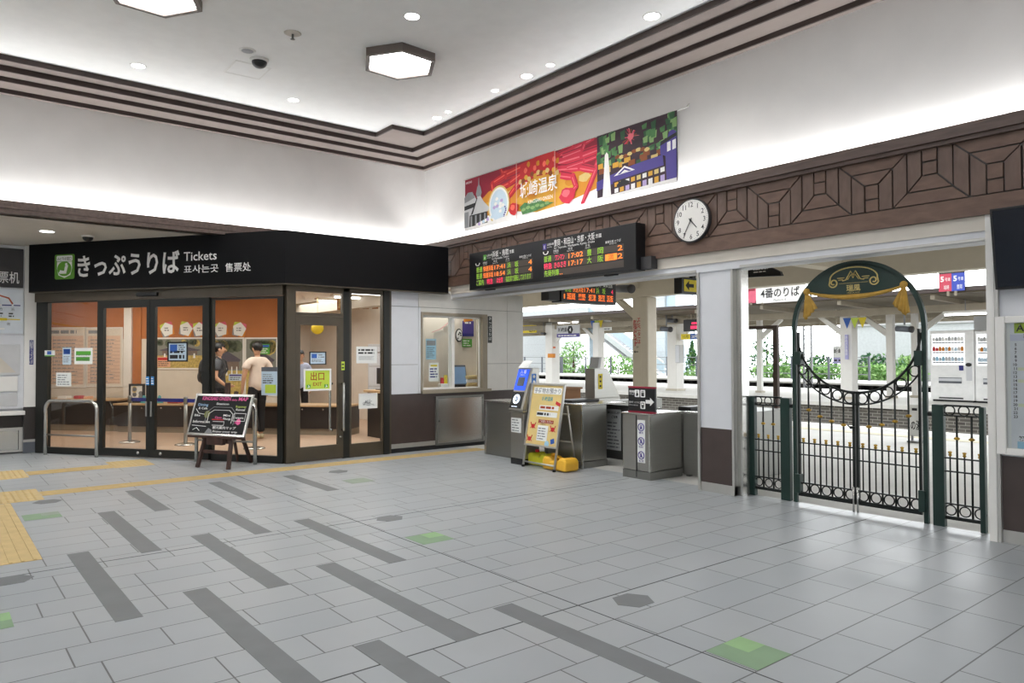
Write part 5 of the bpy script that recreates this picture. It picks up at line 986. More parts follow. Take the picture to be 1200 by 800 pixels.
t.part('blue_panel', slp(MB().box(x0+.0, x1-.04, -.004, .0, 1.02, 1.31), .002), mat('reader_blue', (.03, .10, .75), emit=.7).name); t.part('display', slp(MB().box(x0+.05, x1-.09, -.004, 0, 1.08, 1.20), .006), 'slate'); q = MB().text('入 場', x0+.12, 1.255, .04, 0, 0, 'c', None, .02); q.text('Entrance', x0+.12, 1.225, .02, 0, 0, 'c'); t.part('panel_lettering', slp(q, .009), 'white_ink')
t.part('touch_panel', slp(MB().box(x0+.0, x1-.04, -.004, 0, .775, 1.0), .002), 'black_plastic'); q = MB().ring((x0+.12, 0, .90), .052, .014, 26, 6); q.text('IC', x0+.12, .885, .035, .0, 0, 'c', None, .02); q.lines(x0+.05, x1-.1, .79, .81, 1, 0, 0, .5, 3); t.part('touch_ring', slp(q, .012), mat('glow_white', (.75, .85, 1.), emit=1.3).name)
LR = MB(); LR.box(x1+.011, x1+.013, 6.52, 6.60, 1.0, 1.25, 0)
for i in range(3): LR.lathe([(.022, 0), (.022, .002)], (0, 0, 0), 12, 1).xf(Matrix.Translation((x1+.013, 6.56, 1.21-.075*i)) @ Matrix.Rotation(PI/2, 4, 'Y'), len(LR.v)-24)
t.part('side_label', LR, [mat('label_blue', '#3d78c8', .5).name, 'white_ink'])
t.part('top_flyer', MB().hexa([(x0+.02, 6.5, 1.33), (x1-.06, 6.5, 1.33), (x1-.06, 6.505, 1.33), (x0+.02, 6.505, 1.33)], [(x0+.06, 6.57, 1.43), (x1-.02, 6.57, 1.43), (x1-.02, 6.575, 1.43), (x0+.06, 6.575, 1.43)]), 'paper')
t = Thing('paper_notice', 'white printed notice taped low on the card reader post', 'notice', W0, -7.9, y0, .44); t.part('sheet', MB().box(x0+.015, x1-.05, y0-.004, y0-.001, .44, .64), 'paper'); q = MB().lines(x0+.03, x1-.065, .45, .63, 5, y0-.005, 0, .4, 6); t.part('print', q, 'grey_ink')
t = Thing('wooden_box', 'low brown wooden box behind the card reader', 'box', W0, -8.55, 7.9, 0); t.part('box', MB().box(-8.75, -8.35, 7.7, 8.1, 0, .97), mat('box_brown', '#9a6a3e', .6).name, bev=.01); t.part('lid', MB().box(-8.77, -8.33, 7.68, 8.12, .97, 1.0), 'box_brown')
# folding sign with water weights
SG = Frame(-7.34, 6.33, 0); f0, f1 = -.315, .315; H = 1.125; yt = .21; oy2 = lambda z: z/H*yt
t = Thing('folding_sign', 'yellow notice board on a silver folding stand before the gates', 'folding sign', SG, 0, .2, 0)
for s in (-1, 1):
    t.part('front_leg', MB().tube([(s*.315, 0, 0), (s*.305, yt, H)], .016, 8), 'alu'); t.part('rear_leg', MB().tube([(s*.28, .42, 0), (s*.285, yt+.05, .84)], .014, 8), 'alu'); t.part('rubber_foot', MB().lathe([(.022, 0), (.02, .03)], (s*.315, 0, 0), 10), 'rubber')
t.part('brace', MB().tube([(-.285, yt+.1, .72), (.285, yt+.1, .72)], .012, 8), 'alu'); t.part('brace', MB().tube([(-.28, .352, .35), (.28, .352, .35)], .01, 8), 'alu'); t.part('lower_bar', MB().tube([(-.31, .02, .07), (.31, .02, .07)], .012, 8), 'alu')
til = lambda m: (setattr(m, 'v', [(x, y+oy2(z), z) for x, y, z in m.v]), m)[1]
t.part('frame', til(frame_mb(-.33, .33, .29, H, -.03, .0, .025, .025, .025, .025)), 'alu', bev=.004); t.part('poster', til(MB().box(-.31, .31, -.018, -.008, .31, H-.02)), mat("poster_tan", "#dfc683", .6).name)
q = MB(); yy = -.02; q.poly(rr(-.28, .28, .985, 1.07, .01), yy+.0005, yy+.001, 1); q.text('手荷物お預かり', 0, 1.0, .055, yy, 4, 'c', .52, .015); q.text('城崎温泉', .02, .90, .045, yy, 2, 'c', .22, .015); q.rect(-.12, .26, .775, .835, yy, 1); q.rect(-.16, .25, .685, .75, yy, 1); q.lines(-.15, .24, .69, .745, 1, yy-.001, 0, .6, 2); q.lines(-.1, .25, .78, .83, 1, yy-.001, 5, .6, 5); q.rect(-.1, .2, .60, .645, yy, 5); q.text('ご利用ください', .05, .607, .03, yy-.001, 1, 'c', .26); q.poly([(.19, .86), (.28, .83), (.295, .87), (.2, .90)], yy-.0005, yy, 3)
q.rect(-.10, .11, .37, .57, yy, 1); q.lines(-.08, .09, .38, .55, 5, yy-.001, 4, .4, 11); q.text('お問合せ', 0, .575, .02, yy, 0, 'c')
for cx, cz in ((-.20, .55), (.2, .53), (-.24, .38)): q.disc(cx, cz, .036, yy-.001, yy, 3, 12, .03); [q.tube([(cx+s*.03, yy-.001, cz+.01), (cx+s*.05, yy-.001, cz+.05)], .006, 4, mi=3) for s in (-1, 1)]; [q.tube([(cx+s*.025, yy-.001, cz-.01), (cx+s*.055, yy-.001, cz-.03)], .004, 4, mi=3) for s in (-1, 1)]
q.poly([(.18, .40), (.25, .42), (.27, .36), (.2, .34)], yy-.0005, yy, 6); q.disc(.12, .335, .045, yy-.0005, yy, 7, 12)
t.part('print', til(q), ['ink', 'paper', 'teal', 'red', 'grey_ink', 'brown_ink', 'blue', 'skyblue'])
def weight(u, v, wd, mt, label, capc):
    t = Thing('water_weight', label, 'water weight', SG, u, v, 0, 'plastic water weights'); m = MB(); h = .165
    prof = [(-.5, 0), (.5, 0), (.5, .75), (.42, 1), (.2, 1), (.14, .72), (-.14, .72), (-.2, 1), (-.42, 1), (-.5, .75)]
    m.poly([(u+a*wd, .012+b*h) for a, b in prof], v-.12, v+.12); t.part('tank', m, mt, bev=.03)
    t.part('cap', MB().lathe([(.03, 0), (.03, .03), (.024, .035)], (u-.3*wd, v, .012+h), 14), capc); t.part('handle', MB().tube([(u-.17*wd, v, .155), (u, v, .165), (u+.17*wd, v, .155)], .014, 8), mt)
weight(-.19, .25, .38, mat('weight_lime', '#d3cf2c', .45).name, 'lime yellow plastic water weight at the left under the folding sign', 'red'); weight(.27, .15, .46, mat('weight_yellow', '#ecb73a', .45).name, 'deep yellow plastic water weight at the right under the folding sign', 'weight_yellow')
# ------------------------------------------------------------------ ornamental iron gate in the right opening
GY = 6.95; gx = -3.40
def fence_panel(label, xa, wa, xb, wb, bars, shorts):
    x0, x1 = xa+wa, xb
    t = Thing('iron_fence_panel', label, 'fence panel', W0, (xa+xb)/2, GY, 0)
    t.part('post', MB().box(xa, xa+wa, GY-.03, GY+.03, 0, 1.06), 'gate_green', bev=.006); t.part('post', MB().box(xb, xb+wb, GY-.03, GY+.03, 0, 1.055), 'gate_green', bev=.006)
    for z, h in ((1.055, .016), (.97, .012), (.60, .012), (.485, .012), (.205, .012), (.085, .03)): t.part('rail', MB().box(x0, x1, GY-.012, GY+.012, z-h/2, z+h/2), 'iron_black')
    for x in shorts:
        for z in (1.013, .15): t.part('ring', MB().ring((x, GY, z), .042, .006), 'iron_black')
        b = t.part('short_bar', MB().tube([(x, GY, .2), (x, GY, .62)], .007, 8), 'iron_black'); t.part('finial', MB().lathe([(.006, -.01), (.016, 0), (.01, .012), (.018, .03), (.0, .035)], (x, GY, .625), 10), 'gold', b)
    for x in bars:
        b = t.part('bar', MB().tube([(x, GY, .09), (x, GY, .97)], .009, 8), 'iron_black'); t.part('gold_collar', MB().lathe([(.009, -.014), (.024, -.004), (.024, .004), (.009, .014)], (x, GY, .773), 12), 'gold', b)
fence_panel('short green iron fence panel between the steel jamb and the arched gate', -4.585, .10, -4.18, .105, (-4.394, -4.277), (-4.45, -4.335, -4.22))
fence_panel('short green iron fence panel between the arched gate and the timetable wall', -2.715, .095, -2.345, .04, (-2.524, -2.409), (-2.58, -2.467, -2.35))
t = Thing('arched_gate', 'green iron double gate with arched crest and gold tassels', 'gate', W0, gx, GY, 0)
R0, AZ = .632, 1.757
for s in (-1, 1):
    x = gx+s*.625; t.part('post', MB().box(x-.02, x+.02, GY-.02, GY+.02, 0, AZ+.01), 'gate_green', bev=.005)
    t.part('hinge_box', MB().box(x-s*.045-.035, x-s*.045+.035, GY-.04, GY+.04, 1.40, 1.535), 'gate_green', bev=.006); t.part('hinge_box', MB().box(x-s*.03-.03, x-s*.03+.03, GY-.035, GY+.035, .10, .29), 'gate_green', bev=.006)
    xb = -4.07 if s < 0 else -2.72; t.part('side_bracket', MB().box(min(x, xb), max(x, xb), GY-.012, GY+.012, .955, .99), 'iron_black')
arch_pts = arc(gx, AZ, .625, 0, PI, 40, GY); m = MB()
for (x0, _, z0), (x1, _, z1) in zip(arch_pts, arch_pts[1:]):
    f = lambda x, z, k: (gx+(x-gx)*k, AZ+(z-AZ)*k)
    a, b, c, d = f(x0, z0, 1.032), f(x1, z1, 1.032), f(x1, z1, .968), f(x0, z0, .968); m.poly([a, b, c, d], GY-.02, GY+.02)
t.part('arch', m, 'gate_green')
# crest: the lens between the arch and a sagging lower edge
ang0 = math.asin((2.13-AZ)/.60); top = [(gx+.605*math.cos(a), AZ+.615*math.sin(a)) for a in [ang0+(PI-2*ang0)*i/24 for i in range(25)]]
xe = abs(top[0][0]-gx); low = [(gx-xe+2*xe*i/20, 2.13-.072*(1-((2*i/20-1)**2))) for i in range(21)]
cp = t.part('crest_panel', MB().poly(top+low[1:-1], GY-.02, GY+.01), 'gate_green')
g = MB(); g.tube([(x, GY-.025, z-.002) for x, z in low], [.012+.014*(1-abs(2*i/20-1)) for i in range(21)], 8); t.part('gold_swag', g, 'gold_cloth', cp)
q = MB(); sc = []
for s in (-1, 1):
    P = [(gx+s*.02, 2.345)]
    P = [(gx+s*.23*math.sin(a), GY-.024, 2.235+.105*math.cos(a)) for a in [i*PI/2*1.05/10 for i in range(11)]]
    cx, cz = gx+s*.195, 2.20
    for i in range(1, 26): a = -i*2*PI*1.35/25; r = .048*(1-i/34); P.append((cx+s*r*math.cos(a*1.0), GY-.024, cz+r*math.sin(a)+.0))
    q.tube(P, [.0068]*len(P), 6)
    q.tube([(gx+s*.105, GY-.025, 2.215), (gx+s*.07, GY-.025, 2.222), (gx+s*.022, GY-.025, 2.305), (gx, GY-.025, 2.262)], .0055, 6); q.tube([(gx+s*.055, GY-.025, 2.222), (gx+s*.018, GY-.025, 2.272), (gx, GY-.025, 2.235)], .0045, 6)
    q.tube([(gx+s*.085, GY-.025, 2.243), (gx+s*.155, GY-.025, 2.243)], .005, 6); q.tube([(gx+s*.1, GY-.025, 2.225), (gx+s*.145, GY-.025, 2.225)], .004, 6)
q.box(gx-.14, gx+.14, GY-.026, GY-.02, 2.188, 2.1905)
t.part('gold_emblem', q, 'gold_pale', cp); q = MB(); q.text('瑞風', gx, 2.115, .052, GY-.022, 0, 'c', .135, .012); q.text('MIZUKAZE', gx, 2.09, .012, GY-.022, 0, 'c', .12); t.part('gold_lettering', q, 'gold_pale', cp)
for s, tip in ((-1, (-.045, .02)), (1, (.045, -.02))):
    x, z = gx+s*.468, 2.135; r_ = t.part('rosette', MB().ell((x, GY-.035, z), .036, .02, .034, 14, 8), 'gold_cloth'); m = MB(); n = 14; rows = []
    for k in range(9):
        f = k/8; wd = .018+.055*f; cx = x+(.03*f if s < 0 else -.03*f)
        rows.append([(cx+wd*(2*i/n-1), GY-.035+.018*math.sin(i*1.9)*f, z-.02-.265*f*(1-.55*abs((i/n)-(.22 if s < 0 else .78)))) for i in range(n+1)])
    v = [p for r in rows for p in r]; f_ = [(k*(n+1)+i, k*(n+1)+i+1, (k+1)*(n+1)+i+1, (k+1)*(n+1)+i) for k in range(8) for i in range(n)]
    m.add(v, f_, 0, True); o = t.part('tassel', m, 'gold_cloth'); so = o.modifiers.new('thickness', 'SOLIDIFY'); so.thickness = .004
# two leaves
cU, rU = 1.732, .595; rL, cL = .692, 1.714
up = lambda x: cU-math.sqrt(max(rU*rU-(x-gx)**2, 0)); lo = lambda x: cL-math.sqrt(rL*rL-(x-gx)**2)
for s in (-1, 1):
    xi, xo = gx+s*.006, gx+s*.59; lf = MB(); ix = gx+s*.018
    lf.box(min(xi, xi+s*.024), max(xi, xi+s*.024), GY-.014, GY+.014, .07, up(gx)+.005); lf.box(min(xo, xo-s*.02), max(xo, xo-s*.02), GY-.014, GY+.014, .07, 1.73)
    for z, h in ((.608, .012), (.490, .012), (.205, .012), (.09, .04)): lf.box(min(xi, xo), max(xi, xo), GY-.012, GY+.012, z-h/2, z+h/2)
    P = [(gx+s*.588*math.sin(PI/2*i/22), GY, up(gx+s*.588*math.sin(PI/2*i/22))) for i in range(22)]+[(gx+s*.588, GY, 1.70)]; lf.tube(P, .012, 8)
    P = [(gx+s*.585*i/20, GY, lo(gx+s*.585*i/20)) for i in range(21)]; lf.tube(P, .008, 8)
    lf_o = t.part('gate_leaf', lf, 'iron_black', label='left leaf of the double gate' if s < 0 else 'right leaf of the double gate')
    for k in range(4):
        x = gx+s*(.122+.1195*k); b = t.part('bar', MB().tube([(x, GY, .09), (x, GY, up(x))], .009, 8), 'iron_black', lf_o); zc = up(x)-.318 if k < 0 else (.82, .847, .886, .944)[k]
        t.part('gold_collar', MB().lathe([(.009, -.016), (.026, -.005), (.026, .005), (.009, .016)], (x, GY, zc), 12), 'gold', lf_o)
    for k in range(5):
        x = gx+s*(.062+.1195*k); t.part('short_bar', MB().tube([(x, GY, .2), (x, GY, .622)], .007, 8), 'iron_black', lf_o); t.part('finial', MB().lathe([(.006, -.012), (.017, 0), (.01, .012), (.019, .03), (.0, .036)], (x, GY, .625), 10), 'gold', lf_o)
        t.part('ring', MB().ring((x, GY, .155), .046, .0065), 'iron_black', lf_o)
        zm = (up(x)+lo(x))/2 if k < 4 else 1.35; t.part('ring', MB().ring((x, GY, zm), (.049, .048, .046, .044, .047)[k], .0065), 'iron_black', lf_o)
t.part('latch', MB().box(gx-.045, gx+.005, GY-.035, GY-.014, .79, .815).tube([(gx-.04, GY-.03, .80), (gx-.06, GY-.045, .825)], .006, 6), 'iron_black')
for s in (-1, 1): t.part('drop_bolt', MB().tube([(gx+s*.02, GY-.025, .24), (gx+s*.02, GY-.025, 0)], .009, 8).box(gx+s*.02-.012, gx+s*.02+.012, GY-.032, GY-.012, .19, .235), 'steel_bright')
# ------------------------------------------------------------------ platforms outside
mat('platform_grey', '#cbcac6', .75, var=.05, scale=2); mat('kerb_white', '#e4e2dc', .7, var=.03); mat('ballast', '#857f78', .9, var=.3, scale=20, bump=.6); mat('rail_steel', '#8a7c70', .5, .6)
def brick_mat():
    m = bpy.data.materials.new('stone_brick'); m.use_nodes = True; n = m.node_tree; p = n.nodes['Principled BSDF']; t = n.nodes.new('ShaderNodeTexCoord'); mp = n.nodes.new('ShaderNodeMapping'); b = n.nodes.new('ShaderNodeTexBrick')
    mp.inputs['Rotation'].default_value = (PI/2, 0, 0); b.inputs['Scale'].default_value = 1; b.inputs['Brick Width'].default_value = .30; b.inputs['Row Height'].default_value = .095; b.inputs['Mortar Size'].default_value = .011
    b.inputs['Color1'].default_value = lin('#57534e'); b.inputs['Color2'].default_value = lin('#736f68'); b.inputs['Mortar'].default_value = lin('#9d9a92')
    n.links.new(t.outputs['Object'], mp.inputs[0]); n.links.new(mp.outputs[0], b.inputs['Vector']); n.links.new(b.outputs['Color'], p.inputs['Base Color']); p.inputs['Roughness'].default_value = .85; MATS['stone_brick'] = m
brick_mat()
struct('floor_platform', MB().box(-60, 14, 6.951, 15.3, -1.0, -.002, 0).box(-60, 14, 14.8, 15.32, -1, .004, 1).box(-60, 14, 13.9, 14.2, -.1, .004, 2), ['platform_grey', 'kerb_white', mat('pale_line', '#d0c8ac', .7).name])
struct('ground_track', MB().box(-90, 40, 15.3, 60, -1.6, -1.05), 'ballast')
m = MB()
for y in (17.3, 18.4, 20.2, 21.3, 33.2, 34.3): m.box(-70, 20, y-.035, y+.035, -1.05, -.90)
struct('ground_rails', m, 'rail_steel')
struct('floor_far_platform', MB().box(-70, 20, 22.5, 31.0, -1.2, -.12, 1).box(-70, 20, 22.42, 31.05, -.12, 0, 0), ['kerb_white', 'stone_brick'])
# third platform: thin slab; black piers and backing put in for shade below
m = MB().box(-90, 20, 36.0, 41.0, -.015, .075, 0).box(-90, 20, 36.9, 41.0, -1.1, -.015, 1)
for i in range(180): m.box(-89+i*.6, -88.86+i*.6, 36.2, 36.6, -1.1, -.015, 1)
m.box(-90, 20, 36.05, 36.2, -1.1, -.27, 2)
struct('floor_third_platform', m, [mat('kerb_pale', '#b9b8b2', .7).name, 'rubber', 'beige_dark'])

# near canopy: soffit, edge beam, cross beams, post
m = MB().box(-60, 14, 7.0, 14.45, 3.22, 3.4, 0).box(-60, 14, 14.3, 14.5, 3.02, 3.42, 1).box(-60, 14, 6.96, 7.2, 2.5, 3.3, 1)
for x in (-25, -19, -11.02, -6.4, -1.5, 3.5): m.box(x-.15, x+.15, 7.0, 14.4, 2.98, 3.22, 1)
m.box(-60, 14, 12.35, 12.65, 2.80, 3.22, 1)
struct('roof_near_canopy', m, ['soffit_beige', 'beige_paint'])
NP = Frame(0, 12.5, 0)
a, b, c, d = NP.rect(742, 360, 761, 450)
t = Thing('platform_post', 'wide beige post with red vertical lettering on the near platform', 'post', NP, (a+b)/2, 0, 0)
t.part('shaft', MB().box(a, b-.22, -.02, .3, 0, 3.2), 'beige_paint', bev=.01); t.part('pipe', MB().box(b-.22, b, -.06, .26, 0, 2.8), 'beige_paint', bev=.03); t.part('bracket', MB().hexa([(a-.9, .05, 2.98), (a-.9, .2, 2.98), (a, .2, 2.3), (a, .05, 2.3)], [(a-.9, .05, 3.1), (a-.9, .2, 3.1), (a, .2, 2.48), (a, .05, 2.48)]), 'beige_paint'); t.part('base', MB().box(a-.02, b+.02, -.08, .32, 0, .05), 'beige_dark')
q = MB(); fs = .082
for i, ch in enumerate('エレベーターは'): q.text(ch, a+.19, 2.26-i*.082, fs, -.022, 0, 'c', None, .02)
for i, ch in enumerate('階段の後ろです'): q.text(ch, a+.085, 2.20-i*.082, fs, -.022, 0, 'c', None, .02)
q.poly([(a+.04, 1.58), (a+.08, 1.615), (a+.08, 1.59), (a+.17, 1.59), (a+.17, 1.57), (a+.08, 1.57), (a+.08, 1.545)], -.023, -.022, 1); q.text('EV', a+.15, 1.66, .05, -.022, 1)
t.part('lettering', q, [mat('red_ink', '#b81d2c', .6).name, 'ink'])
def camera_thing(label, fr, px, py, off, s=1., top=3.2):
    u, z = fr.uv(px, py, off); t = Thing('security_camera', label, 'camera', fr, u, off, z)
    t.part('bracket', MB().tube([(u, off, z+.12*s), (u, off, top)], .025*s, 8), 'grey'); t.part('body', MB().tube([(u-.2*s, off, z+.03*s), (u+.16*s, off-.05, z)], .075*s, 12), 'slate'); t.part('hood', MB().tube([(u+.16*s, off-.05, z), (u+.22*s, off-.06, z-.01)], .085*s, 12), 'dark_grey')
camera_thing('grey camera under the near canopy left of the wide beige post', NP, 733, 339, -2.0, 1.0, 3.22)
# hanging exit sign (faces along the hall) and black information board
ES = Frame(-6.6, 0, 90); a, z = ES.uv(799, 343); b, _ = ES.uv(836, 343); z0, z1 = ES.uv(801, 341)[1], ES.uv(801, 327)[1]
t = Thing('exit_sign', 'yellow exit sign with black arrow hanging beyond the gates', 'sign', ES, (a+b)/2, .06, z0)
t.part('case', MB().box(a, b, 0, .14, z0-.03, z1+.03), 'black_plastic', bev=.006); t.part('face', MB().box(a+.05, b-.03, -.004, 0, z0, z1), 'yellow'); zc = (z0+z1)/2; q = MB().poly([(a+.08, zc), (a+.16, zc+.07), (a+.16, zc+.025), (a+.27, zc+.025), (a+.27, zc-.025), (a+.16, zc-.025), (a+.16, zc-.07)], -.006, -.004); q.text('出口', a+.45, zc, .10, -.005, 0, 'c', .24, .02); q.text('Exit', a+.45, zc-.085, .05, -.005, 0, 'c'); t.part('lettering', q, 'ink'); t.part('hanger', MB().box(a+.3, a+.38, .04, .1, z1+.03, 3.2), 'black_plastic')
IB = Frame(0, 9.6, 0); P = [IB.uv(x, y) for x, y in ((872, 325), (872, 305), (897, 310), (914, 318), (916, 323))]
t = Thing('platform_information_board', 'black board with white lettering hanging behind the steel jamb', 'sign', IB, P[0][0], .03, P[0][1]); t.part('panel', MB().poly(P, 0, .06), 'black_plastic'); q = MB(); a, b, c, d = IB.rect(883, 311, 893, 320); q.lines(a, b+.1, c, d, 3, -.002, 0, .4, 3); t.part('lettering', q, 'white_ink'); t.part('hanger', MB().tube([(P[1][0]+.2, .03, P[1][1]-.02), (P[1][0]+.2, .03, 3.22)], .015, 8), 'beige_dark')
# glazed waiting screen just outside the steel jamb
SC = Frame(0, 9.3, 0); a, b, c, d = SC.rect(872, 380, 911, 500); d = SC.uv(908, 381)[1]
t = Thing('glass_screen', 'brown framed glass wind screen standing outside the steel jamb', 'screen', SC, a, 0, 0); t.part('post', MB().box(b-.07, b, 0, .06, 0, d), mat('frame_brown', '#5b4a42', .5).name, bev=.005); t.part('top_rail', MB().box(a-.2, b-.07, .01, .05, d-.05, d), 'frame_brown'); t.part('bottom_rail', MB().box(a-.2, b-.07, .01, .05, .08, .14), 'frame_brown'); t.part('glass_pane', MB().box(a-.2, b-.07, .027, .033, .14, d-.05), 'glass'); t.part('post', MB().box(a-.27, a-.2, 0, .06, 0, d), 'frame_brown')
# standing banner behind the gate
BN = Frame(0, 13.2, 0); a, b, c, d = BN.rect(1066, 474, 1081, 512); c = max(.0, c)
t = Thing('standing_notice', 'white standing notice with black characters seen through the gate bars', 'notice', BN, (a+b)/2, 0, 0); t.part('board', MB().box(a, b, 0, .03, .1, d), 'paper', bev=.004); q = MB().text('の湯', (a+b)/2, d-.42, .13, -.002, 0, 'c', .17, .02); q.lines(a+.04, b-.04, d-.12, d-.05, 1, -.002, 0, .6, 2); t.part('lettering', q, 'ink'); t.part('stand', MB().box(a, b, -.12, .15, 0, .03).box(a+.02, a+.05, .0, .03, .03, .12), 'grey')
# ------------------------------------------------------------------ far platform
FP = Frame(0, 25, 0)
m = MB().hexa([(-70, 22.0, 3.18), (12, 22.0, 3.18), (12, 22.0, 3.3), (-70, 22.0, 3.3)], [(-70, 31, 2.98), (12, 31, 2.98), (12, 31, 3.1), (-70, 31, 3.1)], 0)
m.box(-70, 12, 21.9, 22.05, 3.22, 3.34, 2)
for i in range(30): x = -68+i*2.7; m.hexa([(x-.06, 22.1, 3.05), (x+.06, 22.1, 3.05), (x+.06, 22.1, 3.18), (x-.06, 22.1, 3.18)], [(x-.06, 30.9, 2.82), (x+.06, 30.9, 2.82), (x+.06, 30.9, 2.98), (x-.06, 30.9, 2.98)], 1)
for y in (24.0, 27.5, 30.8): m.box(-70, 12, y-.08, y+.08, 2.78, 3.0, 1)
struct('roof_far_canopy', m, [mat('canopy_under', '#6d6454', .7).name, mat('canopy_beam', '#a79e8d', .6).name, 'dark_brown'])
def far_post(px0, px1, label, Y=25., arm=1):
    f = Frame(0, Y, 0); a, b, c, d = f.rect(px0, 400, px1, 440); t = Thing('platform_post', label, 'post', f, (a+b)/2, 0, 0, 'white posts on the far platform'); w_ = (b-a)
    t.part('shaft', MB().box(a, b, -w_/2, w_/2, 0, 3.0), 'white_paint', bev=.02); t.part('base', MB().box(a-.04, b+.04, -w_/2-.04, w_/2+.04, 0, .08), 'beige_paint')
    for s in ((-1, 1) if arm == 2 else (arm,)): x = a if s < 0 else b; t.part('bracket', MB().hexa([(x, -.06, 2.1), (x, .06, 2.1), (x, .06, 2.35), (x, -.06, 2.35)], [(x+s*.9, -.06, 2.82), (x+s*.9, .06, 2.82), (x+s*.9, .06, 2.98), (x+s*.9, -.06, 2.98)]), 'white_paint')
    return t
far_post(643.5, 651.5, 'white far platform post with an orange box, left of the route sign', 24); far_post(698, 705, 'white far platform post beside the footbridge stair', 24, -1); far_post(786, 797, 'white far platform post with a grey cabinet near the pine', 25)
far_post(988, 1002, 'broad white far platform post centred behind the arched gate', 24.5, -1); far_post(1040, 1048, 'beige far platform post right of the gate centre', 26, -1); far_post(1069, 1076, 'slim white far platform post beside the vending machines', 27, 1); far_post(888, 893, 'slim white far platform post behind the glass screen', 26, 1)
f = Frame(0, 23.87, 0); a, b, c, d = f.rect(644, 406, 651, 419); t = Thing('help_box', 'small orange emergency box on the leftmost far post', 'box', f, a, -.05, c); t.part('box', MB().box(a+.02, b, -.15, .0, c, c+.2), 'orange', bev=.02); t.part('plate', MB().box(a-.1, b, -.06, .0, d-.09, d), mat('plate_orange', '#d9784e', .5).name)
f = Frame(0, 24.6, 0); a, b, c, d = f.rect(793, 404, 798, 425); t = Thing('signal_cabinet', 'small grey cabinet on the far post near the pine', 'cabinet', f, a, 0, c); t.part('body', MB().box(a, b, -.1, .22, c, d), 'lightgrey', bev=.01); t.part('door', MB().box(a+.02, b-.02, -.11, -.1, c+.03, d-.03), 'white_panel')
# signs hung on the far platform
def fsign(name, label, px, Y, bg, paint, mats, cat='sign', hang=True, th=.06, top=None):
    top = 3.19-.2*(Y-22)/9; f = Frame(0, Y, 0); a, b, c, d = f.rect(*px); t = Thing(name, label, cat, f, (a+b)/2, .03, c); t.part('panel', MB().box(a, b, 0, th, c, d), bg, bev=.006)
    q = MB(); paint(q, a, b, c, d, -.003); t.part('lettering', q, mats)
    if hang: t.part('hanger', MB().tube([(a+(b-a)*.3, .03, d), (a+(b-a)*.3, .03, top)], .02, 6).tube([(b-(b-a)*.3, .03, d), (b-(b-a)*.3, .03, top)], .02, 6), 'beige_paint')
    return t
def feet(t, a, b, c, z=3.3): t.part('support', MB().box(a+.1, a+.16, .02, .08, z, c).box(b-.16, b-.1, .02, .08, z, c), 'beige_dark')
def p4(q, a, b, c, d, y): q.text('4番のりば', (a+b)/2, c+(d-c)*.34, (d-c)*.42, y, 0, 'c', (b-a)*.80, .02); q.text('Platform 4', (a+b)/2, c+(d-c)*.08, (d-c)*.13, y, 1, 'c')
f = Frame(0, 21.85, 0); t = fsign('platform_number_sign', 'white sign reading platform 4 standing on the far canopy edge', (886, 333, 943, 354), 21.85, 'white_paint', p4, ['ink', 'grey_ink'], hang=False); a, b, c, d = f.rect(886, 333, 943, 354); t.part('support', MB().box(a+.2, a+.26, .0, .06, 3.2, c+.02).box(b-.26, b-.2, 0, .06, 3.2, c+.02), 'beige_dark')
t = fsign('platform_strip_sign', 'narrow pink sign left of the platform 4 sign', (876, 334, 885, 355), 21.85, 'pink', lambda q, a, b, c, d, y: q.rect(a, b, d-.2, d, y, 0), ['crimson'], hang=False); a, b, c, d = f.rect(876, 334, 885, 355); t.part('support', MB().box(a+.1, a+.16, .0, .06, 3.2, c+.02), 'beige_dark')
def p5(q, a, b, c, d, y):
    m = (a+b)/2; h = d-c; q.rect(a, b, c+h*.8, d, y+.0005, 3); q.rect(a, m, c, c+h*.8, y+.0005, 1); q.rect(m, b, c, c+h*.8, y+.0005, 2); q.text('この先は', a+.1, c+h*.85, h*.09, y, 0, 'l'); q.text('ご案内', b-.1, c+h*.85, h*.09, y, 1, 'r')
    for x, s in ((a, '城崎'), (m, '豊岡')): W2 = (b-a)/2; q.text('5', x+W2*.28, c+h*.45, h*.24, y, 0, 'c', W2*.28, .03); q.text('号車', x+W2*.70, c+h*.47, h*.13, y, 0, 'c', W2*.42); q.text(s, x+W2*.6, c+h*.1, h*.16, y, 0, 'c', W2*.4)
t = fsign('car_position_sign', 'red and blue sign with two large fives on the far canopy edge', (1100, 315, 1130.5, 341), 21.85, 'black_plastic', p5, ['white_ink', mat('sign_rose', '#c8475c', .5).name, mat('sign_blue', '#3c4fb4', .5).name, 'ink'], hang=False); a, b, c, d = f.rect(1100, 315, 1130.5, 341); t.part('support', MB().box(a+.2, a+.26, 0, .06, 3.1, c+.02).box(b-.26, b-.2, 0, .06, 3.1, c+.02), 'beige_dark')
def pk(q, a, b, c, d, y):
    h = d-c; q.rect(a, b, c, c+h*.3, y, 1); q.text('城崎温', a+(b-a)*.26, c+h*.5, h*.28, y, 0, 'c', (b-a)*.4, .02); q.disc(a+(b-a)*.6, c+h*.62, h*.36, y-.002, y, 0, 6); q.text('4', a+(b-a)*.6, c+h*.48, h*.3, y-.003, 2, 'c', None, .03); q.lines(a+.1, b-.1, c+h*.05, c+h*.25, 1, y-.001, 2, .4, 3)
fsign('station_name_sign', 'station sign with number four hexagon and violet band', (652.5, 381, 679, 395), 23.5, 'lightgrey', pk, ['ink', 'purple', 'white_ink'])
fsign('yellow_platform_sign', 'bright yellow hanging sign at the end of the tiled wall', (606, 381, 628, 390), 24.0, mat('sign_yellow', '#f3dc2c', .5).name, lambda q, a, b, c, d, y: q.text('出口', b-.3, c+.06, .18, y, 0, 'c', None, .02), ['ink'])
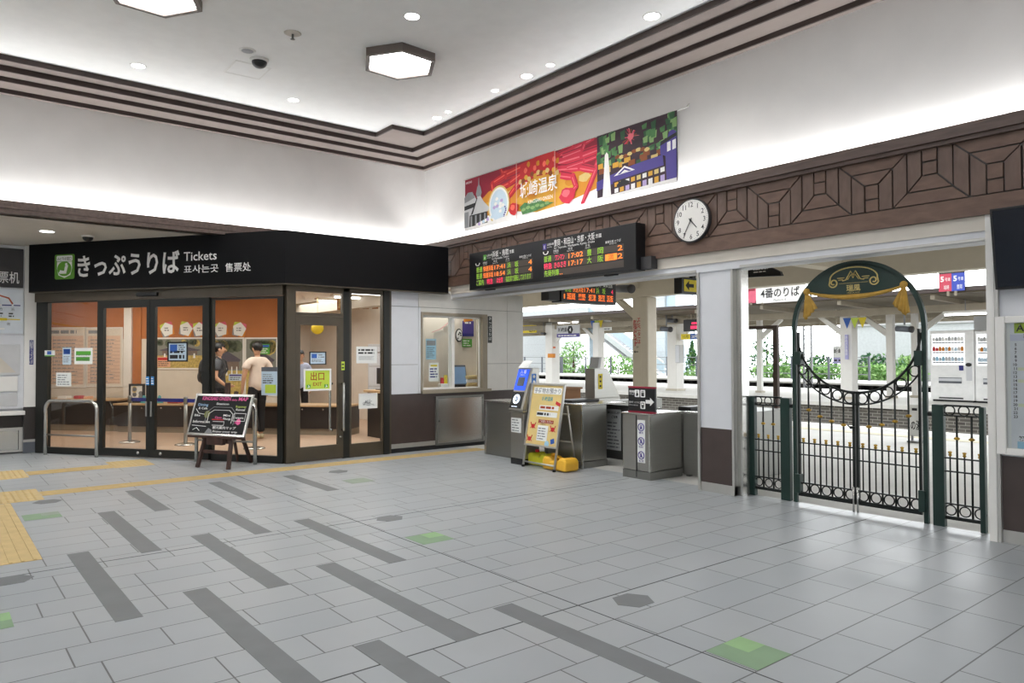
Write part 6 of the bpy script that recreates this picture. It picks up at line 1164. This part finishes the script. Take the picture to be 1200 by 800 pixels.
fsign('number_plate', 'small white plate with number three on the far platform', (639.5, 378, 646, 387), 24.2, 'paper', lambda q, a, b, c, d, y: q.text('3', (a+b)/2, c+.06, .2, y, 0, 'c', None, .03), ['ink'])
fsign('white_notice_board', 'plain white board hanging left of the wide beige post', (707, 375, 716, 387), 24.0, 'paper', lambda q, a, b, c, d, y: q.lines(a+.05, b-.05, c+.02, c+.1, 1, y, 0, .6, 1), ['grey_ink'])
fsign('location_sign', 'white and lavender station sign beside the broad white post', (976, 405.5, 989, 426), 25.2, 'paper', lambda q, a, b, c, d, y: (q.rect(a, b, c, c+(d-c)*.35, y, 1), q.text('城崎', b-.2, c+.38, .13, y-.001, 0, 'c', None, .02), q.lines(a+.05, b-.05, c+.05, c+.2, 1, y-.001, 0, .4, 4)), ['ink', mat('lavender', '#b5b3e2', .6).name])
f = Frame(0, 24.2, 0); fsign('vertical_post_sign', 'lavender vertical sign on the broad white far post', (990, 392, 993.5, 421), 24.2, 'lavender', lambda q, a, b, c, d, y: [q.text(ch, (a+b)/2, d-.14-i*.11, .08, y, 0) for i, ch in enumerate('きのさき温泉')], ['white_ink'], hang=False)
fsign('car_stop_sign', 'yellow and blue car number sign hanging right of the far post', (798, 391, 820, 397.5), 24.3, 'sign_yellow', lambda q, a, b, c, d, y: (q.rect((a+b)/2, b, c, d, y, 1), q.text('12号', a+.25, c+.05, .12, y-.001, 0, 'c'), q.text('20号', b-.25, c+.05, .12, y-.001, 2, 'c', None, .02)), ['ink', 'blue', 'white_ink'])
fsign('platform_monitor', 'black platform monitor showing red lettering beside the pillar', (801, 374, 830, 388), 23.8, 'black_plastic', lambda q, a, b, c, d, y: (q.rect(a+.35, b-.1, c+.1, c+.22, y, 0), q.rect(a+.4, b-.1, c+.28, c+.36, y, 0)), ['led_red'], 'monitor')
FC = Frame(0, 23.6, 0)
camera_thing('grey camera on a bracket left of the platform monitor', FC, 781, 386, 0, 1.3, 3.17); camera_thing('dark camera hanging under the far canopy right of the gate centre', FC, 1060, 386, 0, 1.2, 3.17); camera_thing('small dark camera hanging right of the yellow sign', FC, 637, 391, 0, .8, 3.17); camera_thing('upper camera of the pair beside the platform monitor', FC, 788, 376, .2, 1.1, 3.17)
# bunting flags
for px, py, s, l in ((700, 379, 1, 'blue and yellow pennants on the far post beside the footbridge'), (1003, 377, 1, 'blue and lime pennants on the broad white far post')):
    f = Frame(0, 23.88 if px < 800 else 24.27, 0); u, z = f.uv(px, py); t = Thing('pennant_string', l, 'bunting', f, u, 0, z-.3); t.part('string', MB().tube([(u-.7, 0, z+.3), (u, 0, z+.1), (u+.6, 0, z+.3)], .01, 5), 'white_paint')
    for k, c in enumerate(('blue', 'lime', 'yellow')): x = u-.3+.26*k; t.part('pennant', MB().poly([(x-.14, z+.14), (x+.14, z+.14), (x, z-.22)], -.008, .0), c)
# tarpaulin drape by the footbridge post
f = Frame(0, 24.3, 0); a, b, c, d = f.rect(689, 384, 699, 428); m = MB(); v = []
for i in range(13):
    for j in range(9): v.append((a+(b-a)*(j/8)+.12*(i/12), .05*math.sin(j*1.9+i*.3), d-(d-c)*i/12))
m.add(v, [(i*9+j, i*9+j+1, (i+1)*9+j+1, (i+1)*9+j) for i in range(12) for j in range(8)], 0, True)
t = Thing('hanging_sheet', 'grey white plastic sheet hanging beside the footbridge post', 'sheet', f, a, 0, c); o = t.part('sheet', m, 'pale_blue'); o.modifiers.new('thickness', 'SOLIDIFY').thickness = .01; t.part('rod', MB().tube([(a-.1, 0, d+.02), (b+.1, 0, d+.02)], .015, 6).tube([((a+b)/2, 0, d), ((a+b)/2, 0, 3.14)], .012, 6), 'grey')
# vending machines
VY = 25.3; f = Frame(0, VY, 0)
def vending(px0, px1, label, seed):
    a, b, c, d = f.rect(px0, 387, px1, 460); c = 0; t = Thing('vending_machine', label, 'vending machine', f, (a+b)/2, .4, 0, 'white vending machines'); rnd = random.Random(seed); W = b-a; H = d
    t.part('cabinet', MB().box(a, b, 0, .8, .06, d), mat("machine_white", "#fafbfb", .35).name, bev=.02); t.part('plinth', MB().box(a+.05, b-.05, .05, .75, 0, .06), 'ink')
    t.part('display_window', MB().box(a+.06, b-.26, -.012, .0, d*.52, d-.1), mat('display_white', '#f6f9fa', .3, emit=.95).name)
    rows = ((.86, ('white_ink', 'lightgrey')), (.72, ('red', 'pale_blue', 'white_ink', 'orange')), (.58, ('skyblue', 'pale_blue', 'lightgrey')))
    for zf, cols in rows:
        for k in range(10):
            x = a+.13+(W-.45)*k/9; h = H*.06*rnd.uniform(.8, 1.1); t.part('drink_can', MB().lathe([(.03, 0), (.042, .012), (.042, h*.7), (.02, h*.9), (.02, h)], (x, -.03, H*zf-.02), 8), rnd.choice(cols))
        q = MB()
        for k in range(10): x = a+.13+(W-.45)*k/9; q.box(x-.04, x+.04, -.02, -.011, H*zf-.085, H*zf-.05, 0)
        t.part('button_row', q, 'slate')
    t.part('delivery_flap', MB().box(a+W*.2, a+W*.72, -.015, .0, H*.26, H*.34, 1).box(a+W*.2, a+W*.72, -.02, -.01, H*.29, H*.33, 0), ['white_panel', 'slate']); t.part('coin_panel', MB().box(b-.22, b-.06, -.012, 0, H*.3, H*.55), 'white_panel'); t.part('card_reader', MB().box(b-.42, b-.3, -.02, 0, H*.44, H*.51), 'navy'); t.part('dark_logo', MB().ell((b-.15, -.012, H*.52), .09, .012, .06, 14, 6), 'ink'); t.part('kick_slot', MB().box(a+W*.2, a+W*.75, -.01, 0, .1, .14), 'ink')
vending(1090, 1141.5, 'large white vending machine behind the right gate leg', 1); vending(1142.5, 1192, 'second white vending machine cut off by the timetable wall', 2)
struct('wall_vending_shelter', MB().box(f.uv(1086, 400)[0], 6, 4.0, 4.15, -.9, 3.2), 'white_panel', f)
# bench-less fence, bushes, trees, tower and footbridge beyond the tracks
mat('leaf_green', '#6d9a52', .7, var=.35, scale=3); mat('leaf_light', '#9cc27a', .7, var=.3, scale=3); mat('leaf_dark', '#3f6a48', .7, var=.35, scale=3); mat('bark', '#5a4a3c', .9)
def foliage(m, c, r, n, s, seed, mi=0, shape='ball'):
    rnd = random.Random(seed)
    for _ in range(n):
        while True:
            x, y, z = (rnd.uniform(-1, 1) for _ in range(3)); d = math.sqrt(x*x+y*y+z*z)
            if d <= 1: break
        k = .35+.65*rnd.random(); 
        if shape == 'cone': w_ = (1-z)/2; x, y = x*w_, y*w_
        p = Vector((c[0]+x*r[0], c[1]+y*r[1], c[2]+z*r[2])); a = Vector((rnd.gauss(0, 1), rnd.gauss(0, 1), rnd.gauss(0, 1))).normalized(); b = a.cross(Vector((rnd.gauss(0, 1), rnd.gauss(0, 1), rnd.gauss(0, 1)))).normalized(); q = s*rnd.uniform(.6, 1.3)
        m.add([p-a*q, p+b*q*.5, p+a*q, p-b*q*.5], [(0, 1, 2, 3)], rnd.choice((0, 0, 1)))
def bush(px, py, Y, rx, rz, label, n=420, mats=('leaf_green', 'leaf_light'), seed=1):
    Y += (seed % 3)*1.3-1.3; f = Frame(0, Y, 0); u, z = f.uv(px, py); t = Thing('bush', label, 'bush', f, u, 0, -.9, 'bushes beyond the tracks'); m = MB(); foliage(m, (u, 0, z), (rx, .6, rz), n, .16, seed); t.part('leaves', m, list(mats)); t.part('stem', MB().tube([(u, 0, -1.05), (u+.05, 0, z)], [.09, .04], 7), 'bark')
def tree(px, pyt, Y, rx, label, mats=('leaf_green', 'leaf_dark'), n=700, seed=1, shape='ball', zb=.6, s=.17):
    f = Frame(0, Y, 0); u, zt = f.uv(px, pyt); t = Thing('tree', label, 'tree', f, u, 0, -1.05, 'trees beyond the tracks'); m = MB(); foliage(m, (u, 0, (zt+zb)/2), (rx, min(rx*.7, .9), (zt-zb)/2), n, s, seed, 0, shape); t.part('crown', m, list(mats)); t.part('trunk', MB().tube([(u, 0, -1.05), (u, 0, zb+.3), (u+.05, 0, zt*.8)], [.14, .1, .03], 8), 'bark')
BY = 46.
tree(672, 398, BY, 1.9, 'loose pale green tree behind the station sign', ('leaf_light', 'leaf_green'), 420, 3, s=.15); tree(661, 415, BY+1.5, 1.5, 'lower pale bush-like tree left of the station sign', ('leaf_light', 'leaf_green'), 380, 4, zb=-.3, s=.15)
tree(811, 398, BY, .9, 'young dark pine beside the pillar, right of the stair', ('leaf_dark', 'leaf_green'), 480, 5, 'cone', .1, .14); tree(898, 393, BY, 1.5, 'tall grey green tree behind the glass screen', ('leaf_dark', 'leaf_green'), 420, 6, s=.14, zb=-.3); tree(921, 411, BY+4, 1.0, 'small tree between the glass screen and the gate leg', ('leaf_green', 'leaf_dark'), 300, 7, s=.13, zb=-.3)
tree(962, 414, BY, 1.1, 'dark round tree left of the lavender station sign', ('leaf_dark', 'leaf_green'), 420, 8, zb=-.5); tree(1023, 414, BY, 2.1, 'broad dark tree under the white panel building', ('leaf_dark', 'leaf_green'), 800, 9, zb=-.6); tree(1064, 415, BY+4.5, 1.1, 'yellow green tree beside the right gate leg', ('leaf_light', 'leaf_green'), 320, 10, zb=-.4)
for k, (px, py, rx, rz, l) in enumerate(((724, 430, 2.0, 1.0, 'green bush under the footbridge stair'), (690, 436, 1.3, .7, 'low green bush left of the footbridge stair'), (745, 437, 1.2, .8, 'green bush behind the wide beige post'), (820, 440, 1.4, .7, 'green bush below the young pine'), (905, 436, 1.7, .6, 'low bright bush behind the glass screen'), (930, 437, 1.6, .55, 'low bright bush left of the left gate leg'), (968, 437, 1.9, .6, 'bright hedge-like bush left of the broad white post'), (1010, 436, 1.8, .6, 'pale green bush right of the broad white post'), (1035, 439, 1.2, .6, 'pale green bush left of the beige far post'), (660, 437, 1.6, .8, 'low pale bush below the station sign'), (1066, 440, 1.0, .6, 'small bright bush beside the right gate leg'))):
    bush(px, py, BY-3, rx, rz, l, 420, ('leaf_light', 'leaf_green'), 30+k)
# mesh fence on the third platform
m_ = 0
for k, (x0, x1, l) in enumerate(((-60, -44, 'thin grey fence at the far left of the third platform'), (-43.8, -33, 'thin grey fence under the footbridge stair'), (-32.8, -19, 'thin grey fence behind the arched gate'))):
    t = Thing('platform_fence', l, 'fence', W0, (x0+x1)/2, 40.4, .075)
    n = int((x1-x0)/2.2)
    for i in range(n+1): x = x0+(x1-x0)*i/n; t.part('post', MB().box(x-.05, x+.05, 40.35, 40.45, .07, 1.4), 'slate')
    for z in (.4, .85, 1.35): t.part('rail', MB().box(x0, x1, 40.38, 40.42, z-.02, z+.02), 'grey')
# white lift tower, footbridge stair
TWR = Frame(0, 52, 0)
a, b, c, d = TWR.rect(762, 380, 777, 440); 
m = MB().box(a-.3, b+.2, 0, 3, -1.05, 7.5, 0)
for k in range(6): m.box(a-.3, b+.2, -.02, 0, .6+1.2*k, .63+1.2*k, 1)
t = Thing('lift_tower', 'white panelled lift tower behind the footbridge stair', 'building', TWR, a, 1, -1.05); t.part('walls', m, [mat('tower_white', '#d3d8da', .6).name, 'lightgrey']); t.part('glazing', MB().box(b+.25, b+1.3, .2, 2.8, -1.05, 7.0), 'pale_blue'); t.part('roof', MB().box(a-.5, b+1.5, -.2, 3.2, 7.5, 7.7), 'lightgrey')
a, b, c, d = TWR.rect(560, 370, 700, 440); t = Thing('station_annex', 'long pale white building behind the far platform at left', 'building', TWR, a, 2, -1.05); t.part('walls', MB().box(a-6, TWR.uv(643, 400)[0], 1, 5, -1.05, 6.2), 'tower_white'); m = MB(); 
for k in range(5): m.box(a-6, TWR.uv(643, 400)[0], .98, 1.0, .3+1.2*k, .33+1.2*k)
t.part('panel_joint', m, 'lightgrey'); t.part('roof', MB().box(a-6.3, TWR.uv(643, 400)[0]+.3, .8, 5.2, 6.2, 6.45), 'lightgrey')
ST_ = Frame(0, 49, 0); p0 = ST_.uv(690, 377); p1 = ST_.uv(778, 445)
t = Thing('footbridge_stair', 'white footbridge stair sloping down to the right across the tracks', 'stair', ST_, p1[0], 0, -1.05)
def stringer(y0, y1, dz, h): return MB().hexa([(p0[0], y0, p0[1]+dz), (p1[0], y0, p1[1]+dz), (p1[0], y1, p1[1]+dz), (p0[0], y1, p0[1]+dz)], [(p0[0], y0, p0[1]+dz+h), (p1[0], y0, p1[1]+dz+h), (p1[0], y1, p1[1]+dz+h), (p0[0], y1, p0[1]+dz+h)])
t.part('stringer', stringer(-.1, .1, -.35, .55), 'tower_white'); t.part('stringer', stringer(1.6, 1.8, -.35, .55), 'tower_white'); t.part('side_panel', stringer(.06, .1, .5, .9), 'pale_blue'); t.part('handrail', stringer(-.16, -.08, 1.45, .14), 'white_paint'); t.part('soffit', stringer(-.1, 1.8, -.75, .12), 'lightgrey')
m = MB()
for i in range(24): f_ = i/24; x = p0[0]+(p1[0]-p0[0])*f_; z = p0[1]+(p1[1]-p0[1])*f_; m.box(x, x+(p1[0]-p0[0])/24, .1, 1.6, z-.3, z-.1)
t.part('steps', m, 'lightgrey'); a, b, c, d = ST_.rect(766, 432, 770, 437); t.part('black_plate', MB().box(a, b, -.13, -.1, c, d), 'ink'); t.part('support', MB().box(p0[0]+.2, p0[0]+.6, .3, 1.4, -1.05, p0[1]), 'white_paint'); 
t.part('landing', MB().box(p0[0]-14, p0[0], -.1, 1.8, p0[1]-.4, p0[1]+1.4), 'tower_white')
# white hall beyond at the right
WB = Frame(0, 52, 0); a, b, c, d = WB.rect(1003, 381, 1085, 431); t = Thing('white_hall', 'white windowless hall seen through the arched gate', 'building', WB, (a+b)/2, 2, -1.05); t.part('walls', MB().box(a, b+3, 0, 5, -1.05+2.2, d), 'tower_white'); t.part('roof', MB().box(a-.2, b+3.2, -.2, 5.2, d, d+.15), 'lightgrey'); t.part('plinth', MB().box(a, b+3, .1, 4.9, -1.05, 1.2), 'lightgrey')
# lattice mast and overhead wires
f = Frame(0, 33.5, 0); u0, z0 = f.uv(942.5, 455); u1, _ = f.uv(951.5, 455); t = Thing('lattice_mast', 'grey lattice catenary mast behind the left gate leg', 'mast', f, (u0+u1)/2, 0, -1.05)
for x in (u0, u1): t.part('chord', MB().box(x-.04, x+.04, -.04, .04, -1.05, 7.5), 'grey')
m = MB()
for i in range(18): z = -.8+.45*i; m.tube([(u0, -.03, z), (u1, -.03, z+.45)], .022, 5).tube([(u1, .03, z), (u0, .03, z+.45)], .022, 5)
t.part('lacing', m, 'grey'); t.part('top_arm', MB().box(u0-2.2, u1+2.2, -.05, .05, 6.4, 6.5), 'grey')
for k, (y, z, l) in enumerate(((18.0, 5.9, 'lowest'), (19.0, 6.9, 'second'), (21.0, 8.0, 'third'), (17.5, 5.2, 'nearest'))):
    single('overhead_wire', '%s of the thin overhead wires crossing the white sky above the tracks' % l, 'wire', MB().tube([(-70, y, z), (30, y, z)], .014, 5), 'grey', W0, -20, y, z, 'overhead wires')
# fluorescent tube lights under the far canopy
for px0, px1, py, l in ((1106, 1158, 369, 'bright fluorescent light under the far canopy above the vending machines'), (654, 678, 378.5, 'fluorescent light glowing above the station name sign')):
    f = Frame(0, 23.5, 0); a, z = f.uv(px0, py); b, _ = f.uv(px1, py); t = Thing('fluorescent_light', l, 'lamp', f, (a+b)/2, 0, z); t.part('housing', MB().box(a, b, -.06, .06, z+.03, z+.1), 'white_paint'); t.part('tube', MB().tube([(a+.03, 0, z), (b-.03, 0, z)], .03, 8), 'tube_lamp'); t.part('hanger', MB().tube([((a+b)/2, 0, z+.1), ((a+b)/2, 0, 3.1)], .015, 6), 'grey')
f = Frame(0, 13.6, 0); a, z = f.uv(1150, 309); t = Thing('canopy_lamp', 'white lamp on a black bracket under the near canopy at right', 'lamp', f, a, 0, z); t.part('lamp_body', MB().tube([(a-.05, 0, z-.02), (a+.25, 0, z-.02)], .045, 10), 'white_paint'); t.part('bracket', MB().tube([(a-.15, 0, z-.05), (a-.12, 0, z+.02), (a-.13, 0, 3.22)], .015, 6), 'ink')
# ------------------------------------------------------------------ people
def skin_geo(pts, edges, root=0, sub=2):
    """pts: [(x,y,z,rx,ry)], grows one smooth surface over the skeleton"""
    me = bpy.data.meshes.new('sk'); me.from_pydata([p[:3] for p in pts], edges, []); o = bpy.data.objects.new('sk', me); COL.objects.link(o)
    md = o.modifiers.new('s', 'SKIN'); md.use_smooth_shade = True; md.branch_smoothing = .6
    for i, p in enumerate(pts): d = me.skin_vertices[0].data[i]; d.radius = (p[3], p[4] if len(p) > 4 else p[3]); d.use_root = (i == root)
    sb = o.modifiers.new('b', 'SUBSURF'); sb.levels = sub; sb.render_levels = sub
    bpy.context.view_layer.update(); dg = bpy.context.evaluated_depsgraph_get(); em = bpy.data.meshes.new_from_object(o.evaluated_get(dg))
    v = [tuple(q.co) for q in em.vertices]; f = [tuple(p.vertices) for p in em.polygons]; bpy.data.objects.remove(o); bpy.data.meshes.remove(me); bpy.data.meshes.remove(em); return v, f
def person(label, loc, rz, pose, mats, extras=None, scale=1.):
    """local frame: the person faces -y, x to the person's left as seen from the front right"""
    fr = Frame(loc[0], loc[1], 0); fr.rz = rz; fr.u = Vector((math.cos(rz), math.sin(rz), 0)); fr.n = Vector((-math.sin(rz), math.cos(rz), 0))
    t = Thing('person', label, 'person', fr, 0, 0, .012); t.e.scale = (scale,)*3; t.sh = (0, 0, 0)
    P = pose; sk, hair, top, bot, shoe = mats
    # skeleton
    J = dict(pel=(0, 0, .93), wai=(0, .0, 1.08), che=(0, .01, 1.27), upc=(0, .015, 1.39), nek=(0, .01, 1.47), nk2=(0, -.005, 1.53))
    J.update(P)
    hd = J.get('head', 0.)
    V = [(*J['pel'], .135, .10), (*J['wai'], .125, .09), (*J['che'], .15, .105), (*J['upc'], .12, .08), (*J['nek'], .052, .052), (*J['nk2'], .05, .05)]; E_ = [(0, 1), (1, 2), (2, 3), (3, 4), (4, 5)]
    def chain(start, pts):
        k = start
        for p in pts: V.append(p); E_.append((k, len(V)-1)); k = len(V)-1
        return k
    for s in 'lr':
        chain(3, [(*J['sh'+s], .058), (*J['el'+s], .042), (*J['wr'+s], .028), (*J['ha'+s], .036, .02)])
        chain(0, [(*J['hi'+s], .085), (*J['kn'+s], .058), (*J['an'+s], .038), (*J['to'+s], .034)])
    v, f = skin_geo(V, E_); b = MB().add(v, f, 0, True)
    # head: an egg with jaw, brow, nose, ears, eyes, mouth, turned by the angle hd about the neck
    h0 = len(b.v); cx, cy, cz = 0, 0, 1.615
    def hf(x, y, z):
        k = 1-.28*max(0, -z)**1.5; jy = -.10*max(0, -z) if y < 0 else .10*max(0, -z); return (x*k, y*k+jy*0, z)
    b.ell((cx, cy, cz), .078, .095, .115, 22, 16, 0, hf)
    b.tube([(0, -.088, cz+.02), (0, -.103, cz-.005), (0, -.112, cz-.022), (0, -.095, cz-.03)], [.008, .012, .015, .008], 8)
    for s in (-1, 1):
        b.ell((s*.079, .008, cz-.005), .011, .022, .032, 10, 8); b.ell((s*.032, -.082, cz+.012), .013, .008, .007, 10, 6, 1); b.box(s*.032-.017, s*.032+.017, -.093, -.083, cz+.03, cz+.036, 2)
    b.box(-.022, .022, -.089, -.078, cz-.055, cz-.048, 3); b.tube([(0, .005, 1.50), (0, .0, 1.57)], .052, 12)
    R = Matrix.Translation((J['nk2'][0], J['nk2'][1], 0)) @ Matrix.Rotation(hd, 4, 'Z'); b.xf(R, h0)
    # fingers and thumbs rooted in the palms
    for s in 'lr':
        w_, hnd = Vector(J['wr'+s]), Vector(J['ha'+s]); d = (hnd-w_).normalized(); sd = Vector((0, 1, 0)); sd = (sd-d*sd.dot(d)).normalized(); nn = d.cross(sd)*(1 if s == 'l' else -1)
        for k, ln in enumerate((.068, .078, .072, .056)):
            r0 = hnd+d*.012+sd*(.024-.016*k)*-1; b.tube([r0, r0+d*ln*.5+nn*.004, r0+d*ln*.8+nn*.016, r0+d*ln*.95+nn*.03], [.009, .0085, .008, .006], 7)
        r0 = hnd-d*.02-sd*.025; b.tube([r0, r0+d*.025-sd*.022+nn*.008, r0+d*.05-sd*.022+nn*.018], [.011, .010, .008], 7)
    t.part('body', b, [sk, 'ink', hair, mat('lips', '#a0635a', .6).name])
    # hair
    hm = MB(); h0 = 0
    def hh(x, y, z):
        n = 1+.05*math.sin(9*x+5*z)*math.cos(8*y); return (x*n, y*n, z*n)
    hm.ell((cx, cy+.014, cz+.03), .086, .098, .103, 24, 16, 0, hh); keep = []
    # cut the face free: drop hair in front of the brow and below it
    fc = [(q, m, s) for q, m, s in zip(hm.f, hm.m, hm.sm) if not (sum(hm.v[i][1] for i in q)/len(q) < -.035 and sum(hm.v[i][2] for i in q)/len(q) < cz+.048) and not (sum(hm.v[i][2] for i in q)/len(q) < cz-.06)and not (sum(hm.v[i][1] for i in q)/len(q) < .0 and sum(hm.v[i][2] for i in q)/len(q) < cz+.0)]
    hm.f, hm.m, hm.sm = [x[0] for x in fc], [x[1] for x in fc], [x[2] for x in fc]
    rnd = random.Random(len(label))
    for k in range(34):
        a = rnd.uniform(-.9, .9)+PI/2*3; r0 = Vector((.075*math.cos(a), .085*math.sin(a)+.01, cz+.085)); hm.tube([r0, r0+Vector((.012*math.cos(a), .014*math.sin(a), -.025)), r0+Vector((.008*math.cos(a), .008*math.sin(a), -.05))], [.012, .011, .003], 5)
    hm.xf(R); ho = t.part('hair', hm, hair)
    # shirt: torso and sleeves over the body; trousers; shoes
    V = [(J['pel'][0], J['pel'][1], J['pel'][2]-.11, .178, .148), (*J['wai'], .162, .128), (*J['che'], .170, .128), (*J['upc'], .15, .112), (J['nek'][0], J['nek'][1], 1.468, .088, .085)]; E_ = [(0, 1), (1, 2), (2, 3), (3, 4)]
    for s in 'lr':
        S0, E0 = Vector(J['sh'+s]), Vector(J['el'+s]); m_ = S0.lerp(E0, .62); k = 3
        for p, r in ((S0, .088), (S0.lerp(E0, .35), .082), (m_, .08)): V.append((*p, r)); E_.append((k, len(V)-1)); k = len(V)-1
    v, f = skin_geo(V, E_); t.part('shirt', MB().add(v, f, 0, True), top)
    V = [(*J['wai'][:2], J['wai'][2]-.06, .142, .112), (*J['pel'], .145, .112)]; E_ = [(0, 1)]
    for s in 'lr':
        H_, K, A = Vector(J['hi'+s]), Vector(J['kn'+s]), Vector(J['an'+s]); k = 1
        for p, r in ((H_, .102), (H_.lerp(K, .55), .09), (K, .078), (K.lerp(A, .5), .074), (A+Vector((0, 0, .015)), .068)): V.append((*p, r)); E_.append((k, len(V)-1)); k = len(V)-1
    v, f = skin_geo(V, E_, 1); t.part('trousers', MB().add(v, f, 0, True), bot)
    for s in 'lr':
        A, T_ = Vector(J['an'+s]), Vector(J['to'+s]); d = T_-A; m = MB(); h = Vector((d.x, d.y, 0)).normalized(); up = d.normalized(); c = A.lerp(T_, .45)
        ang = math.atan2(h.y, h.x); pitch = math.atan2(d.z+.045, math.hypot(d.x, d.y)); L2 = .145
        m.ell((0, 0, 0), L2, .052, .05, 18, 10, 0, lambda x, y, z: (x, y*(1-.12*x), max(z, -.55)*(1-.3*x)))
        m.xf(Matrix.Translation(Vector((c.x, c.y, max(.03, (A.z+T_.z)/2-.02)))) @ Matrix.Rotation(ang, 4, 'Z') @ Matrix.Rotation(-pitch*.6, 4, 'Y')); t.part('shoe', m, shoe)
    if extras: extras(t, J)
    return t
mat('skin_tone', '#c99b7c', .55, var=.05); mat('hair_black', '#15110f', .45, var=.2); mat('shirt_cream', '#dccabb', .85, var=.05, scale=14, bump=.15); mat('shirt_grey', '#4a4c50', .85, var=.08, scale=14, bump=.15); mat('trousers_black', '#17171a', .8, var=.1); mat('shoe_pale', '#c9bfa0', .7); mat('shirt_blue', '#b9c6e4', .8)
# man in cream tee: walks away to the upper right, seen from behind
stride = dict(shl=(-.175, .02, 1.395), shr=(.175, .02, 1.395), ell=(-.235, .04, 1.13), elr=(.24, .02, 1.13), wrl=(-.245, -.06, .91), wrr=(.25, -.03, .90), hal=(-.245, -.09, .83), har=(.25, -.05, .82),
              hil=(-.085, 0, .87), hir=(.085, 0, .87), knl=(-.09, -.07, .50), knr=(.09, .03, .50), anl=(-.09, -.04, .09), anr=(.10, .26, .13), tol=(-.09, -.17, .045), tor=(.10, .16, .045), head=.15)
m2 = onz(301, 515, 0); sc2 = 1.0
rz_away = math.atan2(m2.y, m2.x)+PI/2      # facing straight away from the viewer
person('man in cream T-shirt and black trousers walking away inside the ticket office', (m2.x, m2.y), rz_away+.35, stride, ('skin_tone', 'hair_black', 'shirt_cream', 'trousers_black', 'shoe_pale'), None, 1.01)
stand = dict(shl=(-.17, .02, 1.39), shr=(.17, .02, 1.39), ell=(-.22, .03, 1.12), elr=(.22, .03, 1.12), wrl=(-.20, -.13, .98), wrr=(.22, -.08, .90), hal=(-.17, -.20, .96), har=(.22, -.11, .83),
             hil=(-.085, 0, .87), hir=(.085, 0, .87), knl=(-.09, -.02, .48), knr=(.10, -.02, .48), anl=(-.09, .02, .09), anr=(.11, .02, .09), tol=(-.09, -.13, .04), tor=(.12, -.13, .04), head=.25)
def backpack(t, J):
    m = MB(); m.ell((0, .22, 1.22), .17, .12, .24, 18, 12, 0, lambda x, y, z: (math.copysign(abs(x)**.7, x), math.copysign(abs(y)**.8, y), math.copysign(abs(z)**.8, z)))
    bp = t.part('backpack', m, 'black_plastic'); t.part('pocket', MB().ell((0, .315, 1.13), .12, .045, .1, 14, 8), 'dark_grey', bp)
    for s in (-1, 1): t.part('strap', MB().tube([(s*.10, .14, 1.42), (s*.115, .02, 1.485), (s*.12, -.10, 1.40), (s*.13, -.13, 1.25), (s*.15, -.02, 1.08), (s*.12, .16, 1.05)], .016, 8), 'dark_grey', bp)
q = m2.copy(); d1 = ray(256.5, 460); d1.z = 0; d1.normalize(); m1 = d1*(math.hypot(m2.x, m2.y)+.1)
rt_dir = math.atan2(RT.y, RT.x)    # picture right
person('man in dark grey shirt with black backpack looking right inside the ticket office', (m1.x, m1.y), rt_dir+PI/2+.25, stand, ('skin_tone', 'hair_black', 'shirt_grey', 'trousers_black', 'ink'), backpack, 1.0)
# clerk behind the counter, only head and shoulders show through the exit door
d1 = ray(352, 440); d1.z = 0; d1.normalize(); m3 = d1*16.1
person('clerk in pale blue shirt behind the counter seen through the exit door', (m3.x, m3.y), rt_dir+.3, dict(stand, head=-.3), ('skin_tone', 'hair_black', 'shirt_blue', 'trousers_black', 'ink'), None, .93)
